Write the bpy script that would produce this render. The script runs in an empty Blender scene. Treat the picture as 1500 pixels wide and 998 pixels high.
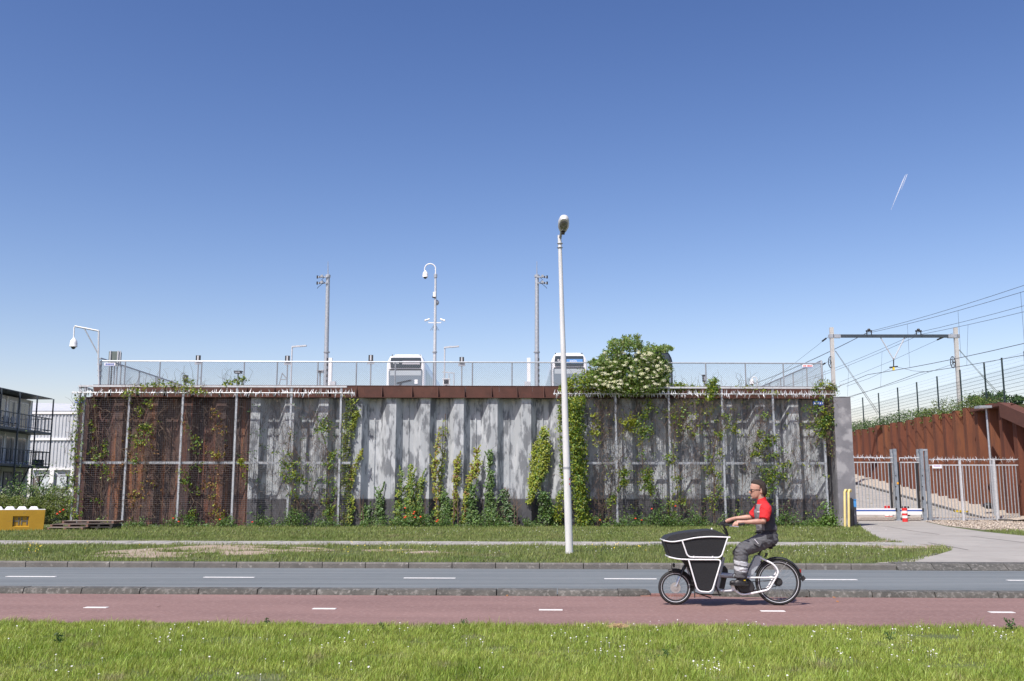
import bpy, math, random
import numpy as np
from mathutils import Vector, Matrix, noise
R = random.Random(7)
NR = np.random.RandomState(5)
scn = bpy.context.scene
col = scn.collection
rad = math.radians

# ------------------------------------------------------------------ camera
FPX, H, PITCH = 1458.0, 1.6, rad(8.97)
cam_d = bpy.data.cameras.new('camera'); cam = bpy.data.objects.new('camera', cam_d); col.objects.link(cam)
cam_d.sensor_width = 36.0; cam_d.lens = FPX * 36.0 / 1500.0
cam_d.clip_end = 40000; cam_d.clip_start = 0.1
cam.location = (0, 0, H); cam.rotation_euler = (math.pi / 2 + PITCH, 0, 0)
scn.camera = cam

# ------------------------------------------------------------------ world and sun
SUN = Vector((-0.38, -0.60, 1.0)).normalized()
elev = math.asin(SUN.z); rot = math.atan2(SUN.x, SUN.y)
w = bpy.data.worlds.new('World'); scn.world = w; w.use_nodes = True
wn, wl = w.node_tree.nodes, w.node_tree.links
bg = wn['Background']
sky = wn.new('ShaderNodeTexSky'); sky.sky_type = 'NISHITA'; sky.sun_disc = False
sky.sun_elevation = elev; sky.sun_rotation = rot
sky.altitude = 0; sky.air_density = 1.1; sky.dust_density = 0.9; sky.ozone_density = 3.0
# film-like colour response of the clear sky: one power and gain per channel
sks = wn.new('ShaderNodeSeparateColor'); skc = wn.new('ShaderNodeCombineColor'); wl.new(sky.outputs[0], sks.inputs[0])
for ch, (pw_, gn_) in enumerate(((1.72, 1.26), (1.56, 1.10), (1.36, 1.42))):
    p_ = wn.new('ShaderNodeMath'); p_.operation = 'POWER'; p_.inputs[1].default_value = pw_
    g_ = wn.new('ShaderNodeMath'); g_.operation = 'MULTIPLY'; g_.inputs[1].default_value = gn_
    wl.new(sks.outputs[ch], p_.inputs[0]); wl.new(p_.outputs[0], g_.inputs[0]); wl.new(g_.outputs[0], skc.inputs[ch])
wl.new(skc.outputs[0], bg.inputs[0]); bg.inputs[1].default_value = 0.050
sd = bpy.data.lights.new('sun', 'SUN'); so = bpy.data.objects.new('sun', sd); col.objects.link(so)
sd.energy = 5.0; sd.angle = rad(0.5); sd.color = (1.0, 0.955, 0.89)
so.rotation_euler = (-SUN).to_track_quat('-Z', 'Y').to_euler(); so.location = (-30, -50, 60)
vs = scn.view_settings
vs.view_transform = 'Standard'; vs.look = 'None'; vs.exposure = 0.22; vs.gamma = 1.0; vs.use_curve_mapping = False

# ------------------------------------------------------------------ pixel geometry (1500 px wide photograph)
def ray(px, py):
    u = (px - 750) / FPX; v = (499 - py) / FPX
    return Vector((u, math.cos(PITCH) - v * math.sin(PITCH), math.sin(PITCH) + v * math.cos(PITCH)))
def P(px, py, Y0, k=0.0):
    d = ray(px, py); t = Y0 / (d.y - k * d.x)
    return Vector((d.x * t, d.y * t, H + d.z * t))
def G(px, py, z=0.0):
    d = ray(px, py); t = (z - H) / d.z
    return Vector((d.x * t, d.y * t, z))
KW = 0.025      # yaw of the big wall
KR = -0.048     # yaw of the road
def W(px, py, Y0): return P(px, py, Y0, KW)

# ------------------------------------------------------------------ materials
MATS = {}
def M(name, c1, c2=None, scale=4.0, detail=5.0, rough=0.6, metal=0.0, bump=0.0, bscale=None, stretch=(1, 1, 1),
      lo=0.35, hi=0.65, island=0.0, objrand=0.0, trans=0.0, spec=0.5, c3=None, s3=20.0, lo3=.55, hi3=.7, emit=None, alpha=1.0, coat=0.0):
    m = bpy.data.materials.new(name); m.use_nodes = True
    n, l = m.node_tree.nodes, m.node_tree.links
    b = n['Principled BSDF']
    b.inputs['Roughness'].default_value = rough; b.inputs['Metallic'].default_value = metal
    b.inputs['Specular IOR Level'].default_value = spec
    b.inputs['Coat Weight'].default_value = coat
    def rgb(c):
        return (c[0], c[1], c[2], 1)
    b.inputs['Base Color'].default_value = rgb(c1)
    geo = n.new('ShaderNodeNewGeometry'); mp = n.new('ShaderNodeMapping')
    mp.inputs['Scale'].default_value = stretch
    l.new(geo.outputs['Position'], mp.inputs['Vector'])
    out = None
    if c2 is not None:
        t = n.new('ShaderNodeTexNoise'); t.inputs['Scale'].default_value = scale; t.inputs['Detail'].default_value = detail
        t.inputs['Roughness'].default_value = 0.62
        l.new(mp.outputs[0], t.inputs['Vector'])
        r = n.new('ShaderNodeMapRange'); r.inputs['From Min'].default_value = lo; r.inputs['From Max'].default_value = hi
        l.new(t.outputs['Fac'], r.inputs['Value'])
        mx = n.new('ShaderNodeMix'); mx.data_type = 'RGBA'
        mx.inputs['A'].default_value = rgb(c1); mx.inputs['B'].default_value = rgb(c2)
        l.new(r.outputs[0], mx.inputs['Factor']); out = mx.outputs['Result']
    if c3 is not None:
        t3 = n.new('ShaderNodeTexNoise'); t3.inputs['Scale'].default_value = s3; t3.inputs['Detail'].default_value = 4
        l.new(mp.outputs[0], t3.inputs['Vector'])
        r3 = n.new('ShaderNodeMapRange'); r3.inputs['From Min'].default_value = lo3; r3.inputs['From Max'].default_value = hi3
        l.new(t3.outputs['Fac'], r3.inputs['Value'])
        m3 = n.new('ShaderNodeMix'); m3.data_type = 'RGBA'
        if out: l.new(out, m3.inputs['A'])
        else: m3.inputs['A'].default_value = rgb(c1)
        m3.inputs['B'].default_value = rgb(c3); l.new(r3.outputs[0], m3.inputs['Factor']); out = m3.outputs['Result']
    def vary(src, amt, out):
        hs = n.new('ShaderNodeHueSaturation')
        mr = n.new('ShaderNodeMapRange'); mr.inputs['To Min'].default_value = 1 - amt; mr.inputs['To Max'].default_value = 1 + amt
        l.new(src, mr.inputs['Value']); l.new(mr.outputs[0], hs.inputs['Value'])
        mh = n.new('ShaderNodeMapRange'); mh.inputs['To Min'].default_value = .5 - amt * .04; mh.inputs['To Max'].default_value = .5 + amt * .04
        l.new(src, mh.inputs['Value']); l.new(mh.outputs[0], hs.inputs['Hue'])
        if out: l.new(out, hs.inputs['Color'])
        else: hs.inputs['Color'].default_value = rgb(c1)
        return hs.outputs[0]
    if island: out = vary(geo.outputs['Random Per Island'], island, out)
    if objrand:
        oi = n.new('ShaderNodeObjectInfo'); out = vary(oi.outputs['Random'], objrand, out)
    if out: l.new(out, b.inputs['Base Color'])
    if bump:
        tb = n.new('ShaderNodeTexNoise'); tb.inputs['Scale'].default_value = bscale or scale * 3; tb.inputs['Detail'].default_value = 5
        l.new(mp.outputs[0], tb.inputs['Vector'])
        bp = n.new('ShaderNodeBump'); bp.inputs['Strength'].default_value = bump; bp.inputs['Distance'].default_value = 0.02
        l.new(tb.outputs['Fac'], bp.inputs['Height']); l.new(bp.outputs[0], b.inputs['Normal'])
    surf = b.outputs[0]
    if trans:
        tr = n.new('ShaderNodeBsdfTranslucent')
        if out:
            g2 = n.new('ShaderNodeHueSaturation'); g2.inputs['Value'].default_value = 1.3; g2.inputs['Saturation'].default_value = 1.1
            l.new(out, g2.inputs['Color']); l.new(g2.outputs[0], tr.inputs['Color'])
        else: tr.inputs['Color'].default_value = rgb(c1)
        ms = n.new('ShaderNodeMixShader'); ms.inputs[0].default_value = trans
        l.new(surf, ms.inputs[1]); l.new(tr.outputs[0], ms.inputs[2]); surf = ms.outputs[0]
    if alpha < 1:
        tp = n.new('ShaderNodeBsdfTransparent'); ms = n.new('ShaderNodeMixShader'); ms.inputs[0].default_value = alpha
        l.new(tp.outputs[0], ms.inputs[1]); l.new(surf, ms.inputs[2]); surf = ms.outputs[0]
    l.new(surf, n['Material Output'].inputs['Surface'])
    MATS[name] = m
    return m

ASPH = M('asphalt', (.098, .114, .120), (.165, .186, .190), scale=1.5, stretch=(.05, 1.5, 1), lo=.3, hi=.7, rough=.85, c3=(.21, .225, .235), s3=60, lo3=.55, hi3=.72, bump=.25, bscale=70)
RED = M('red_asphalt', (.162, .094, .082), (.228, .138, .120), scale=1.1, stretch=(.25, 1, 1), lo=.3, hi=.7, rough=.88, c3=(.34, .235, .215), s3=55, lo3=.52, hi3=.72, bump=.25, bscale=60)
KERB = M('kerb_concrete', (.105, .100, .092), (.150, .142, .13), scale=3, rough=.9, c3=(.24, .23, .21), s3=9, lo3=.6, hi3=.7, bump=.5, bscale=40, objrand=.12)
KERBD = M('kerb_dirty', (.060, .060, .054), (.100, .098, .088), scale=4, rough=.9, c3=(.20, .195, .18), s3=16, lo3=.52, hi3=.75, bump=.6, bscale=40, objrand=.12)
SLAB = M('slab_concrete', (.27, .26, .24), (.35, .34, .31), scale=3, rough=.9, bump=.3, bscale=30, objrand=.08)
DRIVE = M('driveway_concrete', (.285, .27, .245), (.335, .32, .29), scale=.5, rough=.9, bump=.25, bscale=30, c3=(.24, .225, .20), s3=2.2, lo3=.55, hi3=.8)
SAND = M('sand', (.36, .30, .23), (.27, .21, .15), scale=3, rough=.95, bump=1.0, bscale=20)
GRAV = M('gravel', (.40, .34, .275), (.27, .225, .18), scale=9, rough=.95, bump=1.0, bscale=20, c3=(.50, .45, .38), s3=14, lo3=.5, hi3=.6)
STONE = M('gravel_stone', (.52, .46, .38), (.34, .29, .24), scale=5, rough=.9, island=.35)
SOIL = M('grass_ground', (.060, .085, .024), (.100, .120, .038), scale=.6, rough=.95, c3=(.12, .105, .06), s3=3.5, lo3=.56, hi3=.72, bump=1, bscale=25)
GRASS = M('grass_blades', (.240, .315, .050), (.375, .425, .095), scale=.9, rough=.5, island=.55, trans=.35, c3=(.33, .30, .14), s3=1.9, lo3=.60, hi3=.72)
GRASSF = M('grass_blades_far', (.145, .200, .042), (.230, .260, .080), scale=.35, rough=.6, island=.40, trans=.3, c3=(.20, .19, .09), s3=1.2, lo3=.56, hi3=.7)
DAISY = M('daisy_petals', (.58, .58, .56), rough=.7)
YELF = M('yellow_petals', (.75, .55, .03), rough=.7)
POPPY = M('poppy_petals', (.75, .07, .02), rough=.7)
PAINT = M('road_paint', (.74, .74, .72), (.60, .60, .58), scale=14, rough=.7)
GALV = M('galvanised_steel', (.34, .37, .40), (.46, .49, .52), scale=9, rough=.42, metal=.35)
GALVD = M('galvanised_wire', (.30, .32, .34), (.38, .40, .42), scale=9, rough=.5, metal=.3)
GALVL = M('galvanised_light', (.46, .48, .50), (.58, .60, .62), scale=9, rough=.45, metal=.15)
WHITE = M('white_paint', (.80, .80, .79), rough=.35, spec=.5)
POSTW = M('lamp_post_paint', (.55, .56, .55), (.64, .65, .64), scale=3, stretch=(4, 4, .5), rough=.45)
WHITEB = M('white_lacquer', (.78, .79, .80), rough=.18, coat=.5)
BLACK = M('black_plastic', (.018, .018, .020), (.026, .026, .028), scale=60, rough=.5)
BLACKT = M('black_textured_panel', (.012, .0125, .014), (.020, .021, .024), scale=80, rough=.55, spec=.3, bump=.35, bscale=150)
RUBBER = M('rubber', (.017, .017, .018), rough=.75)
SPK = M('spoke_steel', (.30, .31, .33), rough=.8, spec=.1)
ALU = M('silver_aluminium', (.55, .56, .58), rough=.3, metal=.8)
GREYM = M('grey_frame_paint', (.38, .42, .47), rough=.35, metal=.3)
YCABLE = M('sleeve_yellow', (.70, .58, .25), (.62, .5, .2), scale=5, rough=.5)
DGLASS = M('dark_glass', (.02, .03, .04), rough=.06, spec=.8)
SCRN = M('windscreen', (.16, .20, .24), rough=.06, spec=.8)
WOOD = M('weathered_wood', (.17, .14, .12), (.26, .22, .19), scale=2, stretch=(1, 1, 9), rough=.9, bump=.4, objrand=.25)
WOODD = M('dark_wood', (.030, .027, .025), (.05, .045, .04), scale=4, rough=.9, objrand=.2)
WOODR = M('reddish_wood', (.16, .07, .05), (.2, .12, .09), scale=4, rough=.9)
YELC = M('yellow_painted_concrete', (.36, .205, .010), (.41, .24, .014), scale=2, rough=.7, c3=(.22, .15, .04), s3=6, lo3=.64, hi3=.78)
LETG = M('grey_letter', (.13, .13, .12), rough=.8)
BLUE = M('blue_paint', (.03, .09, .36), rough=.5)
LBLUE = M('light_blue_plastic', (.06, .26, .58), rough=.4)
SIGNW = M('sign_white', (.80, .80, .82), rough=.5)
DISPB = M('display_blue', (.12, .30, .62), rough=.4)
DISPG = M('display_grey', (.45, .44, .47), rough=.4)
REDP = M('red_paint', (.62, .03, .03), rough=.45)
GREEN = M('dark_green_steel', (.025, .045, .045), rough=.5)
DARKST = M('dark_steel', (.035, .05, .065), (.05, .065, .08), scale=6, rough=.5)
FACADE = M('pale_facade', (.62, .64, .66), (.52, .54, .56), scale=1.2, rough=.6)
WFAC = M('white_container_steel', (.52, .54, .56), (.45, .47, .49), scale=1.5, rough=.5)
WIN = M('window_glass', (.10, .12, .14), rough=.08, spec=.8)
CURT = M('pale_blind', (.55, .60, .62), rough=.8)
RUST = M('corten_rust', (.095, .031, .015), (.165, .052, .020), scale=1.3, stretch=(2.2, 2.2, .35), rough=.85, bump=.3, bscale=30, c3=(.085, .030, .018), s3=2.6, lo3=.52, hi3=.75, objrand=.14)
RUSTC = M('rust_cap', (.062, .023, .015), (.090, .033, .022), scale=2, rough=.75, objrand=.08, c3=(.07, .03, .022), s3=5, lo3=.6, hi3=.75)
RUSTD = M('dark_rust', (.048, .036, .037), (.112, .050, .036), scale=1.6, stretch=(1.6, 1.6, .12), rough=.9, c3=(.20, .075, .04), s3=2.2, lo3=.55, hi3=.68, objrand=.3, bump=.3, bscale=25)
LEAF = M('leaf_green', (.085, .160, .028), (.140, .225, .045), scale=2.5, rough=.5, island=.40, trans=.3)
LEAFM = M('leaf_elder', (.130, .225, .045), (.210, .300, .075), scale=2.5, rough=.5, island=.40, trans=.35)
LEAFD = M('leaf_dark', (.048, .100, .026), (.080, .150, .036), scale=2.5, rough=.45, island=.40, trans=.2)
LEAFY = M('leaf_yellow_green', (.230, .290, .028), (.320, .350, .040), scale=2.5, rough=.5, island=.32, trans=.35)
LEAFR = M('leaf_reddish', (.16, .07, .03), (.25, .14, .04), scale=2.5, rough=.6, island=.4, trans=.25)
DRY = M('dry_twigs', (.15, .105, .075), (.09, .06, .045), scale=5, rough=.9, island=.4)
DRYD = M('dark_twigs', (.040, .032, .028), (.065, .05, .04), scale=5, rough=.9, island=.4)
POSTG = M('blue_grey_steel', (.20, .235, .27), (.27, .305, .34), scale=5, rough=.5, metal=.2)
BARK = M('bark', (.14, .115, .09), (.09, .07, .055), scale=8, rough=.9)
UMB = M('elder_blossom', (.58, .60, .34), (.78, .77, .62), scale=1.8, rough=.8, island=.15, trans=.25)
HOG = M('hedge_parsley', (.40, .44, .30), rough=.8, island=.2, trans=.2)
SKIN = M('skin', (.47, .275, .205), (.38, .200, .150), scale=11, rough=.5, lo=.4, hi=.6)
HAIR = M('hair', (.018, .011, .008), (.040, .024, .016), scale=60, rough=.6, stretch=(1, 1, 3), bump=.6, bscale=120)
SHR = M('red_cloth', (.60, .018, .022), (.52, .014, .018), scale=9, rough=.85, bump=.3, bscale=14)
SHG = M('grey_cloth', (.185, .175, .185), (.155, .148, .158), scale=9, rough=.9, bump=.3, bscale=14)
SHD = M('dark_cloth', (.032, .033, .042), (.042, .043, .054), scale=9, rough=.9, bump=.3, bscale=14)
TRG = M('trouser_grey', (.080, .083, .092), (.105, .108, .118), scale=8, rough=.9, bump=.7, bscale=10)
TRD = M('trouser_black', (.018, .018, .023), (.028, .028, .034), scale=9, rough=.9, bump=.5, bscale=12)
REFL = M('reflective_band', (.40, .42, .45), (.48, .50, .53), scale=12, rough=.5)
CLOUD = M('contrail_vapour', (.9, .9, .9), rough=1, alpha=.30, spec=0)

def wall_mat():   # grey coating on the steel with weathered vertical stains, darker painted plinth
    m = M('grey_coated_steel', (.36, .385, .405), (.165, .178, .195), scale=1.7, detail=9, stretch=(1.3, 1.3, .42), lo=.48, hi=.55, rough=.75,
          c3=(.44, .465, .485), s3=2.3, lo3=.54, hi3=.62, bump=.15, bscale=14, objrand=.06)
    n, l = m.node_tree.nodes, m.node_tree.links
    b = n['Principled BSDF']; src = b.inputs['Base Color'].links[0].from_socket
    geo = n.new('ShaderNodeNewGeometry'); sp = n.new('ShaderNodeSeparateXYZ'); l.new(geo.outputs['Position'], sp.inputs[0])
    lt = n.new('ShaderNodeMapRange'); lt.inputs['From Min'].default_value = 1.50; lt.inputs['From Max'].default_value = 1.58
    lt.inputs['To Min'].default_value = 1; lt.inputs['To Max'].default_value = 0
    l.new(sp.outputs[2], lt.inputs['Value'])
    t = n.new('ShaderNodeTexNoise'); t.inputs['Scale'].default_value = 1.7; l.new(geo.outputs['Position'], t.inputs['Vector'])
    mc = n.new('ShaderNodeMix'); mc.data_type = 'RGBA'; mc.inputs['A'].default_value = (.040, .041, .048, 1); mc.inputs['B'].default_value = (.100, .100, .110, 1)
    l.new(t.outputs['Fac'], mc.inputs['Factor'])
    mx = n.new('ShaderNodeMix'); mx.data_type = 'RGBA'
    l.new(lt.outputs[0], mx.inputs['Factor']); l.new(src, mx.inputs['A']); l.new(mc.outputs['Result'], mx.inputs['B'])
    l.new(mx.outputs['Result'], b.inputs['Base Color'])
    return m
GREYW = wall_mat()

def clouded_glass(): pass

# ------------------------------------------------------------------ mesh helpers
class MB:
    def __init__(s, off=None):
        s.v = []; s.f = []; s.m = []; s.off = Vector(off) if off is not None else None; s.cur = 0
    def add(s, vs_, fs):
        b = len(s.v); s.v.extend([tuple(x) for x in vs_])
        for f in fs: s.f.append(tuple(i + b for i in f)); s.m.append(s.cur)
    def box(s, c, size, rz=0.0, mat=None):
        hx, hy, hz = [a / 2 for a in size]
        pts = [Vector((x, y, z)) for z in (-hz, hz) for y in (-hy, hy) for x in (-hx, hx)]
        Mx = mat if mat is not None else Matrix.Rotation(rz, 3, 'Z')
        c = Vector(c)
        s.add([Mx @ p + c for p in pts], [(0, 2, 3, 1), (4, 5, 7, 6), (0, 1, 5, 4), (2, 6, 7, 3), (0, 4, 6, 2), (1, 3, 7, 5)])
        return s
    def bb(s, lo, hi):
        lo, hi = Vector(lo), Vector(hi); return s.box((lo + hi) / 2, hi - lo)
    def beam(s, a, b, w_, h_, up=(0, 0, 1)):
        a, b = Vector(a), Vector(b); d = b - a; L = d.length; d.normalize()
        u = Vector(up)
        if abs(u.dot(d)) > .98: u = Vector((0, 1, 0))
        sx = d.cross(u).normalized(); su = sx.cross(d).normalized()
        Mx = Matrix((sx, d, su)).transposed()
        return s.box((a + b) / 2, (w_, L, h_), mat=Mx)
    def tube(s, pts, r, n=8, cap=True, closed=False, sy=1.0):
        pts = [Vector(p) for p in pts]; N = len(pts)
        rs = r if isinstance(r, (list, tuple)) else [r] * N
        rings = []; prev = None
        for i, p in enumerate(pts):
            if closed: d = pts[(i + 1) % N] - pts[i - 1]
            else: d = pts[min(i + 1, N - 1)] - pts[max(i - 1, 0)]
            d.normalize()
            if prev is None:
                u = Vector((0, 0, 1)) if abs(d.z) < .9 else Vector((1, 0, 0))
            else: u = prev
            a = (u - d * u.dot(d)).normalized(); b = d.cross(a); prev = a
            rings.append([p + (a * math.cos(t) + b * math.sin(t) * sy) * rs[i] for t in [2 * math.pi * k / n for k in range(n)]])
        vs_ = [v for rg in rings for v in rg]; fs = []
        M_ = N if closed else N - 1
        for i in range(M_):
            j = (i + 1) % N
            for k in range(n):
                k2 = (k + 1) % n
                fs.append((i * n + k, i * n + k2, j * n + k2, j * n + k))
        if cap and not closed:
            fs.append(tuple(range(n - 1, -1, -1))); fs.append(tuple((N - 1) * n + k for k in range(n)))
        s.add(vs_, fs); return s
    def rings(s, rings, cap=True):
        n = len(rings[0]); fs = []
        for i in range(len(rings) - 1):
            for k in range(n):
                k2 = (k + 1) % n
                fs.append((i * n + k, i * n + k2, (i + 1) * n + k2, (i + 1) * n + k))
        if cap:
            fs.append(tuple(range(n - 1, -1, -1))); fs.append(tuple((len(rings) - 1) * n + k for k in range(n)))
        s.add([v for r_ in rings for v in r_], fs); return s
    def ell(s, c, r, n=12, m=8, rotm=None):
        c = Vector(c); vs_ = []; 
        for i in range(m + 1):
            th = math.pi * i / m
            for k in range(n):
                ph = 2 * math.pi * k / n
                p = Vector((r[0] * math.sin(th) * math.cos(ph), r[1] * math.sin(th) * math.sin(ph), r[2] * math.cos(th)))
                if rotm is not None: p = rotm @ p
                vs_.append(c + p)
        fs = [(i * n + k, (i + 1) * n + k, (i + 1) * n + (k + 1) % n, i * n + (k + 1) % n) for i in range(m) for k in range(n)]
        s.add(vs_, fs); return s
    def lathe(s, c, prof, n=16):      # prof: (r, z) list
        c = Vector(c); vs_ = [c + Vector((r * math.cos(2 * math.pi * k / n), r * math.sin(2 * math.pi * k / n), z)) for r, z in prof for k in range(n)]
        N = len(prof)
        fs = [(i * n + k, i * n + (k + 1) % n, (i + 1) * n + (k + 1) % n, (i + 1) * n + k) for i in range(N - 1) for k in range(n)]
        fs.append(tuple(range(n - 1, -1, -1))); fs.append(tuple((N - 1) * n + k for k in range(n)))
        s.add(vs_, fs); return s
    def prism(s, poly, y0, y1, bev=0.0):   # polygon in (x, z), extruded along y with a chamfer
        cx = sum(p[0] for p in poly) / len(poly); cz = sum(p[1] for p in poly) / len(poly)
        def shr(b):
            o = []
            for x, z in poly:
                dx, dz = cx - x, cz - z; L = math.hypot(dx, dz) or 1
                o.append((x + dx / L * b, z + dz / L * b))
            return o
        if bev: rg = [(y0, shr(bev)), (y0 + bev, poly), (y1 - bev, poly), (y1, shr(bev))]
        else: rg = [(y0, poly), (y1, poly)]
        return s.rings([[Vector((x, y, z)) for x, z in pl] for y, pl in rg])
    def build(s, name, mat, parent=None, smooth=False, kind=None, label=None):
        me = bpy.data.meshes.new(name)
        off = s.off
        vv = [(x - off.x, y - off.y, z - off.z) for x, y, z in s.v] if off is not None else s.v
        me.from_pydata(vv, [], s.f)
        mats = mat if isinstance(mat, (list, tuple)) else [mat]
        for q in mats: me.materials.append(q)
        if len(mats) > 1: me.polygons.foreach_set('material_index', s.m)
        if smooth is not False:
            me.polygons.foreach_set('use_smooth', [True] * len(s.f))
            if smooth is not True: me.set_sharp_from_angle(angle=rad(smooth))
        me.update()
        o = bpy.data.objects.new(name, me); col.objects.link(o)
        if parent is not None: o.parent = parent
        elif off is not None: o.location = off
        if kind: o['kind'] = kind
        if label: o['label'] = label
        return o

def thing(name, label, cat, loc=(0, 0, 0), rz=0.0, group=None):
    o = bpy.data.objects.new(name, None); col.objects.link(o)
    o.location = loc; o.rotation_euler = (0, 0, rz); o.empty_display_size = .2
    o['label'] = label; o['category'] = cat
    if group: o['group'] = group
    return o
def tag(o, label, cat, group=None):
    o['label'] = label; o['category'] = cat
    if group: o['group'] = group
    return o
def struct(o): o['kind'] = 'structure'; return o
def copy_tree(o, parent=None):
    c = o.copy(); col.objects.link(c)
    if parent is not None: c.parent = parent
    for ch in o.children: copy_tree(ch, c)
    return c
def share(src, name, loc, parent, rz=0.0, scale=None):
    c = src.copy(); c.name = name; col.objects.link(c); c.parent = parent; c.location = loc
    c.rotation_euler = (0, 0, rz)
    if scale: c.scale = scale
    return c
def np_mesh(name, V, F4, mat, parent=None, loc=None):
    """V (n,3), F4 (m,k) equal size faces"""
    me = bpy.data.meshes.new(name)
    me.vertices.add(len(V)); me.vertices.foreach_set('co', np.asarray(V, dtype=np.float32).ravel())
    k = F4.shape[1]
    me.loops.add(F4.size); me.loops.foreach_set('vertex_index', F4.astype(np.int32).ravel())
    me.polygons.add(len(F4)); me.polygons.foreach_set('loop_start', np.arange(0, F4.size, k, dtype=np.int32))
    me.update(calc_edges=True); me.validate()
    me.materials.append(mat)
    o = bpy.data.objects.new(name, me); col.objects.link(o)
    if parent is not None: o.parent = parent
    if loc is not None: o.location = loc
    return o
def leaves_arr(pts, size, nbias=(0, -.6, .55), spread=.9, rs=NR, asp=.62, droop=0.0):
    """one folded diamond leaf per point"""
    pts = np.asarray(pts, dtype=float); n = len(pts)
    sz = size * rs.uniform(.6, 1.3, n)
    nrm = rs.normal(0, spread, (n, 3)) + np.asarray(nbias); nrm /= np.linalg.norm(nrm, axis=1)[:, None] + 1e-9
    t = rs.normal(0, 1, (n, 3)); t[:, 2] -= droop
    t -= nrm * (t * nrm).sum(1)[:, None]; t /= np.linalg.norm(t, axis=1)[:, None] + 1e-9
    b = np.cross(nrm, t)
    s_ = sz[:, None]
    base = pts - t * s_ * .5; tip = pts + t * s_ * .5 - nrm * s_ * .12
    L_ = pts + b * s_ * asp * .5 + nrm * s_ * .10; R_ = pts - b * s_ * asp * .5 + nrm * s_ * .10
    V = np.stack([base, L_, tip, R_], 1).reshape(-1, 3)
    F = np.arange(4 * n).reshape(n, 4)
    return V, F
def wrinkle(o, amp, f=(9, 9, 16), seed=0.0):
    me = o.data; n = len(me.vertices); co = np.empty(n * 3, np.float32); no = np.empty(n * 3, np.float32)
    me.vertices.foreach_get('co', co); me.vertex_normals.foreach_get('vector', no); co = co.reshape(-1, 3); no = no.reshape(-1, 3)
    d = np.empty(n, np.float32)
    for i in range(n):
        x, y, z = co[i]
        a = noise.noise(Vector((x * f[0] + z * 5, y * f[1], z * f[2] + x * 6 + seed))); b = noise.noise(Vector((x * 22, y * 18, z * 34 + seed)))
        d[i] = (1 - 2.2 * abs(a)) * amp + b * amp * .45
    co += no * d[:, None]; me.vertices.foreach_set('co', co.ravel()); me.update()
def leaf_obj(name, pts, size, mat, parent=None, off=None, **kw):
    pts = np.asarray(pts, dtype=float)
    if off is not None: pts = pts - np.asarray(off)[None, :]
    V, F = leaves_arr(pts, size, **kw)
    F2 = np.concatenate([F[:, [0, 1, 2]], F[:, [0, 2, 3]]])
    return np_mesh(name, V, F2, mat, parent)

def text_obj(name, txt, size, mat, loc, rot, parent, depth=.003, sx=1.0):
    cu = bpy.data.curves.new(name, 'FONT'); cu.body = txt; cu.size = size; cu.extrude = depth
    cu.align_x = 'CENTER'; cu.align_y = 'CENTER'
    tmp = bpy.data.objects.new('tmp', cu); col.objects.link(tmp)
    bpy.context.view_layer.update()
    me = bpy.data.meshes.new_from_object(tmp.evaluated_get(bpy.context.evaluated_depsgraph_get()))
    bpy.data.objects.remove(tmp)
    me.materials.clear(); me.materials.append(mat)
    o = bpy.data.objects.new(name, me); col.objects.link(o); o.parent = parent
    o.location = loc; o.rotation_euler = rot; o.scale = (sx, 1, 1)
    return o
def remeshed(mb, name, mat, voxel, parent=None, smooth_it=3, keep=False):
    tmp = mb.build('tmp', mat if not isinstance(mat, (list, tuple)) else mat[0])
    m1 = tmp.modifiers.new('r', 'REMESH'); m1.mode = 'VOXEL'; m1.voxel_size = voxel; m1.use_smooth_shade = True
    m2 = tmp.modifiers.new('s', 'SMOOTH'); m2.factor = .5; m2.iterations = smooth_it
    bpy.context.view_layer.update()
    dg = bpy.context.evaluated_depsgraph_get()
    me = bpy.data.meshes.new_from_object(tmp.evaluated_get(dg)); me.name = name
    bpy.data.objects.remove(tmp)
    me.materials.clear()
    for q in (mat if isinstance(mat, (list, tuple)) else [mat]): me.materials.append(q)
    me.polygons.foreach_set('use_smooth', [True] * len(me.polygons))
    o = bpy.data.objects.new(name, me); col.objects.link(o)
    if parent is not None: o.parent = parent
    return o

# ================================================================== GROUND
def strip(name, mat, x0, x1, ya, yb, z, k=KR, nx=2, parent=None, zfun=None):
    mb = MB(); nx = max(nx, 2)
    vs_ = []
    for i in range(nx):
        x = x0 + (x1 - x0) * i / (nx - 1)
        vs_ += [(x, ya + k * x, z), (x, yb + k * x, z)]
    mb.add(vs_, [(2 * i, 2 * i + 2, 2 * i + 3, 2 * i + 1) for i in range(nx - 1)])
    o = mb.build(name, mat, parent)
    if parent is None: struct(o)
    return o
GE, KF, KB, RE, FK = 13.0, 16.86, 17.20, 23.26, 23.42   # grass edge, kerb front, kerb back, road far edge, far kerb back
mb = MB(); mb.add([(-3000, -200, -.06), (3000, -200, -.06), (3000, 9000, -.06), (-3000, 9000, -.06)], [(0, 1, 2, 3)])
struct(mb.build('ground', SOIL))
strip('near_verge', SOIL, -60, 60, -6, GE + .02, -.004)
path = strip('cycle_path', RED, -80, 80, GE, KF + .3, 0.0)
road = strip('road', ASPH, -80, 80, KF + .3, RE + .05, -.004)
for px in (36, 334, 630, 921, 1205, 1490, -262, 1784):   # dashes
    c = G(px, 846.5); y = 20.45 + KR * c.x
    mb = MB(); mb.box((0, 0, .002), (1.04, .13, .006)); o = mb.build('lane_marking', PAINT, road); o.location = (c.x, y, 0); o.rotation_euler = (0, 0, math.atan(KR))
for px in (125, 471, 807, 1129.5, 1455, -212, 1790):
    c = G(px, 894.5); y = 14.80 + KR * c.x
    mb = MB(); mb.box((0, 0, .003), (.34, .12, .006)); o = mb.build('cycle_path_marking', PAINT, path); o.location = (c.x, y, 0); o.rotation_euler = (0, 0, math.atan(KR))
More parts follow.
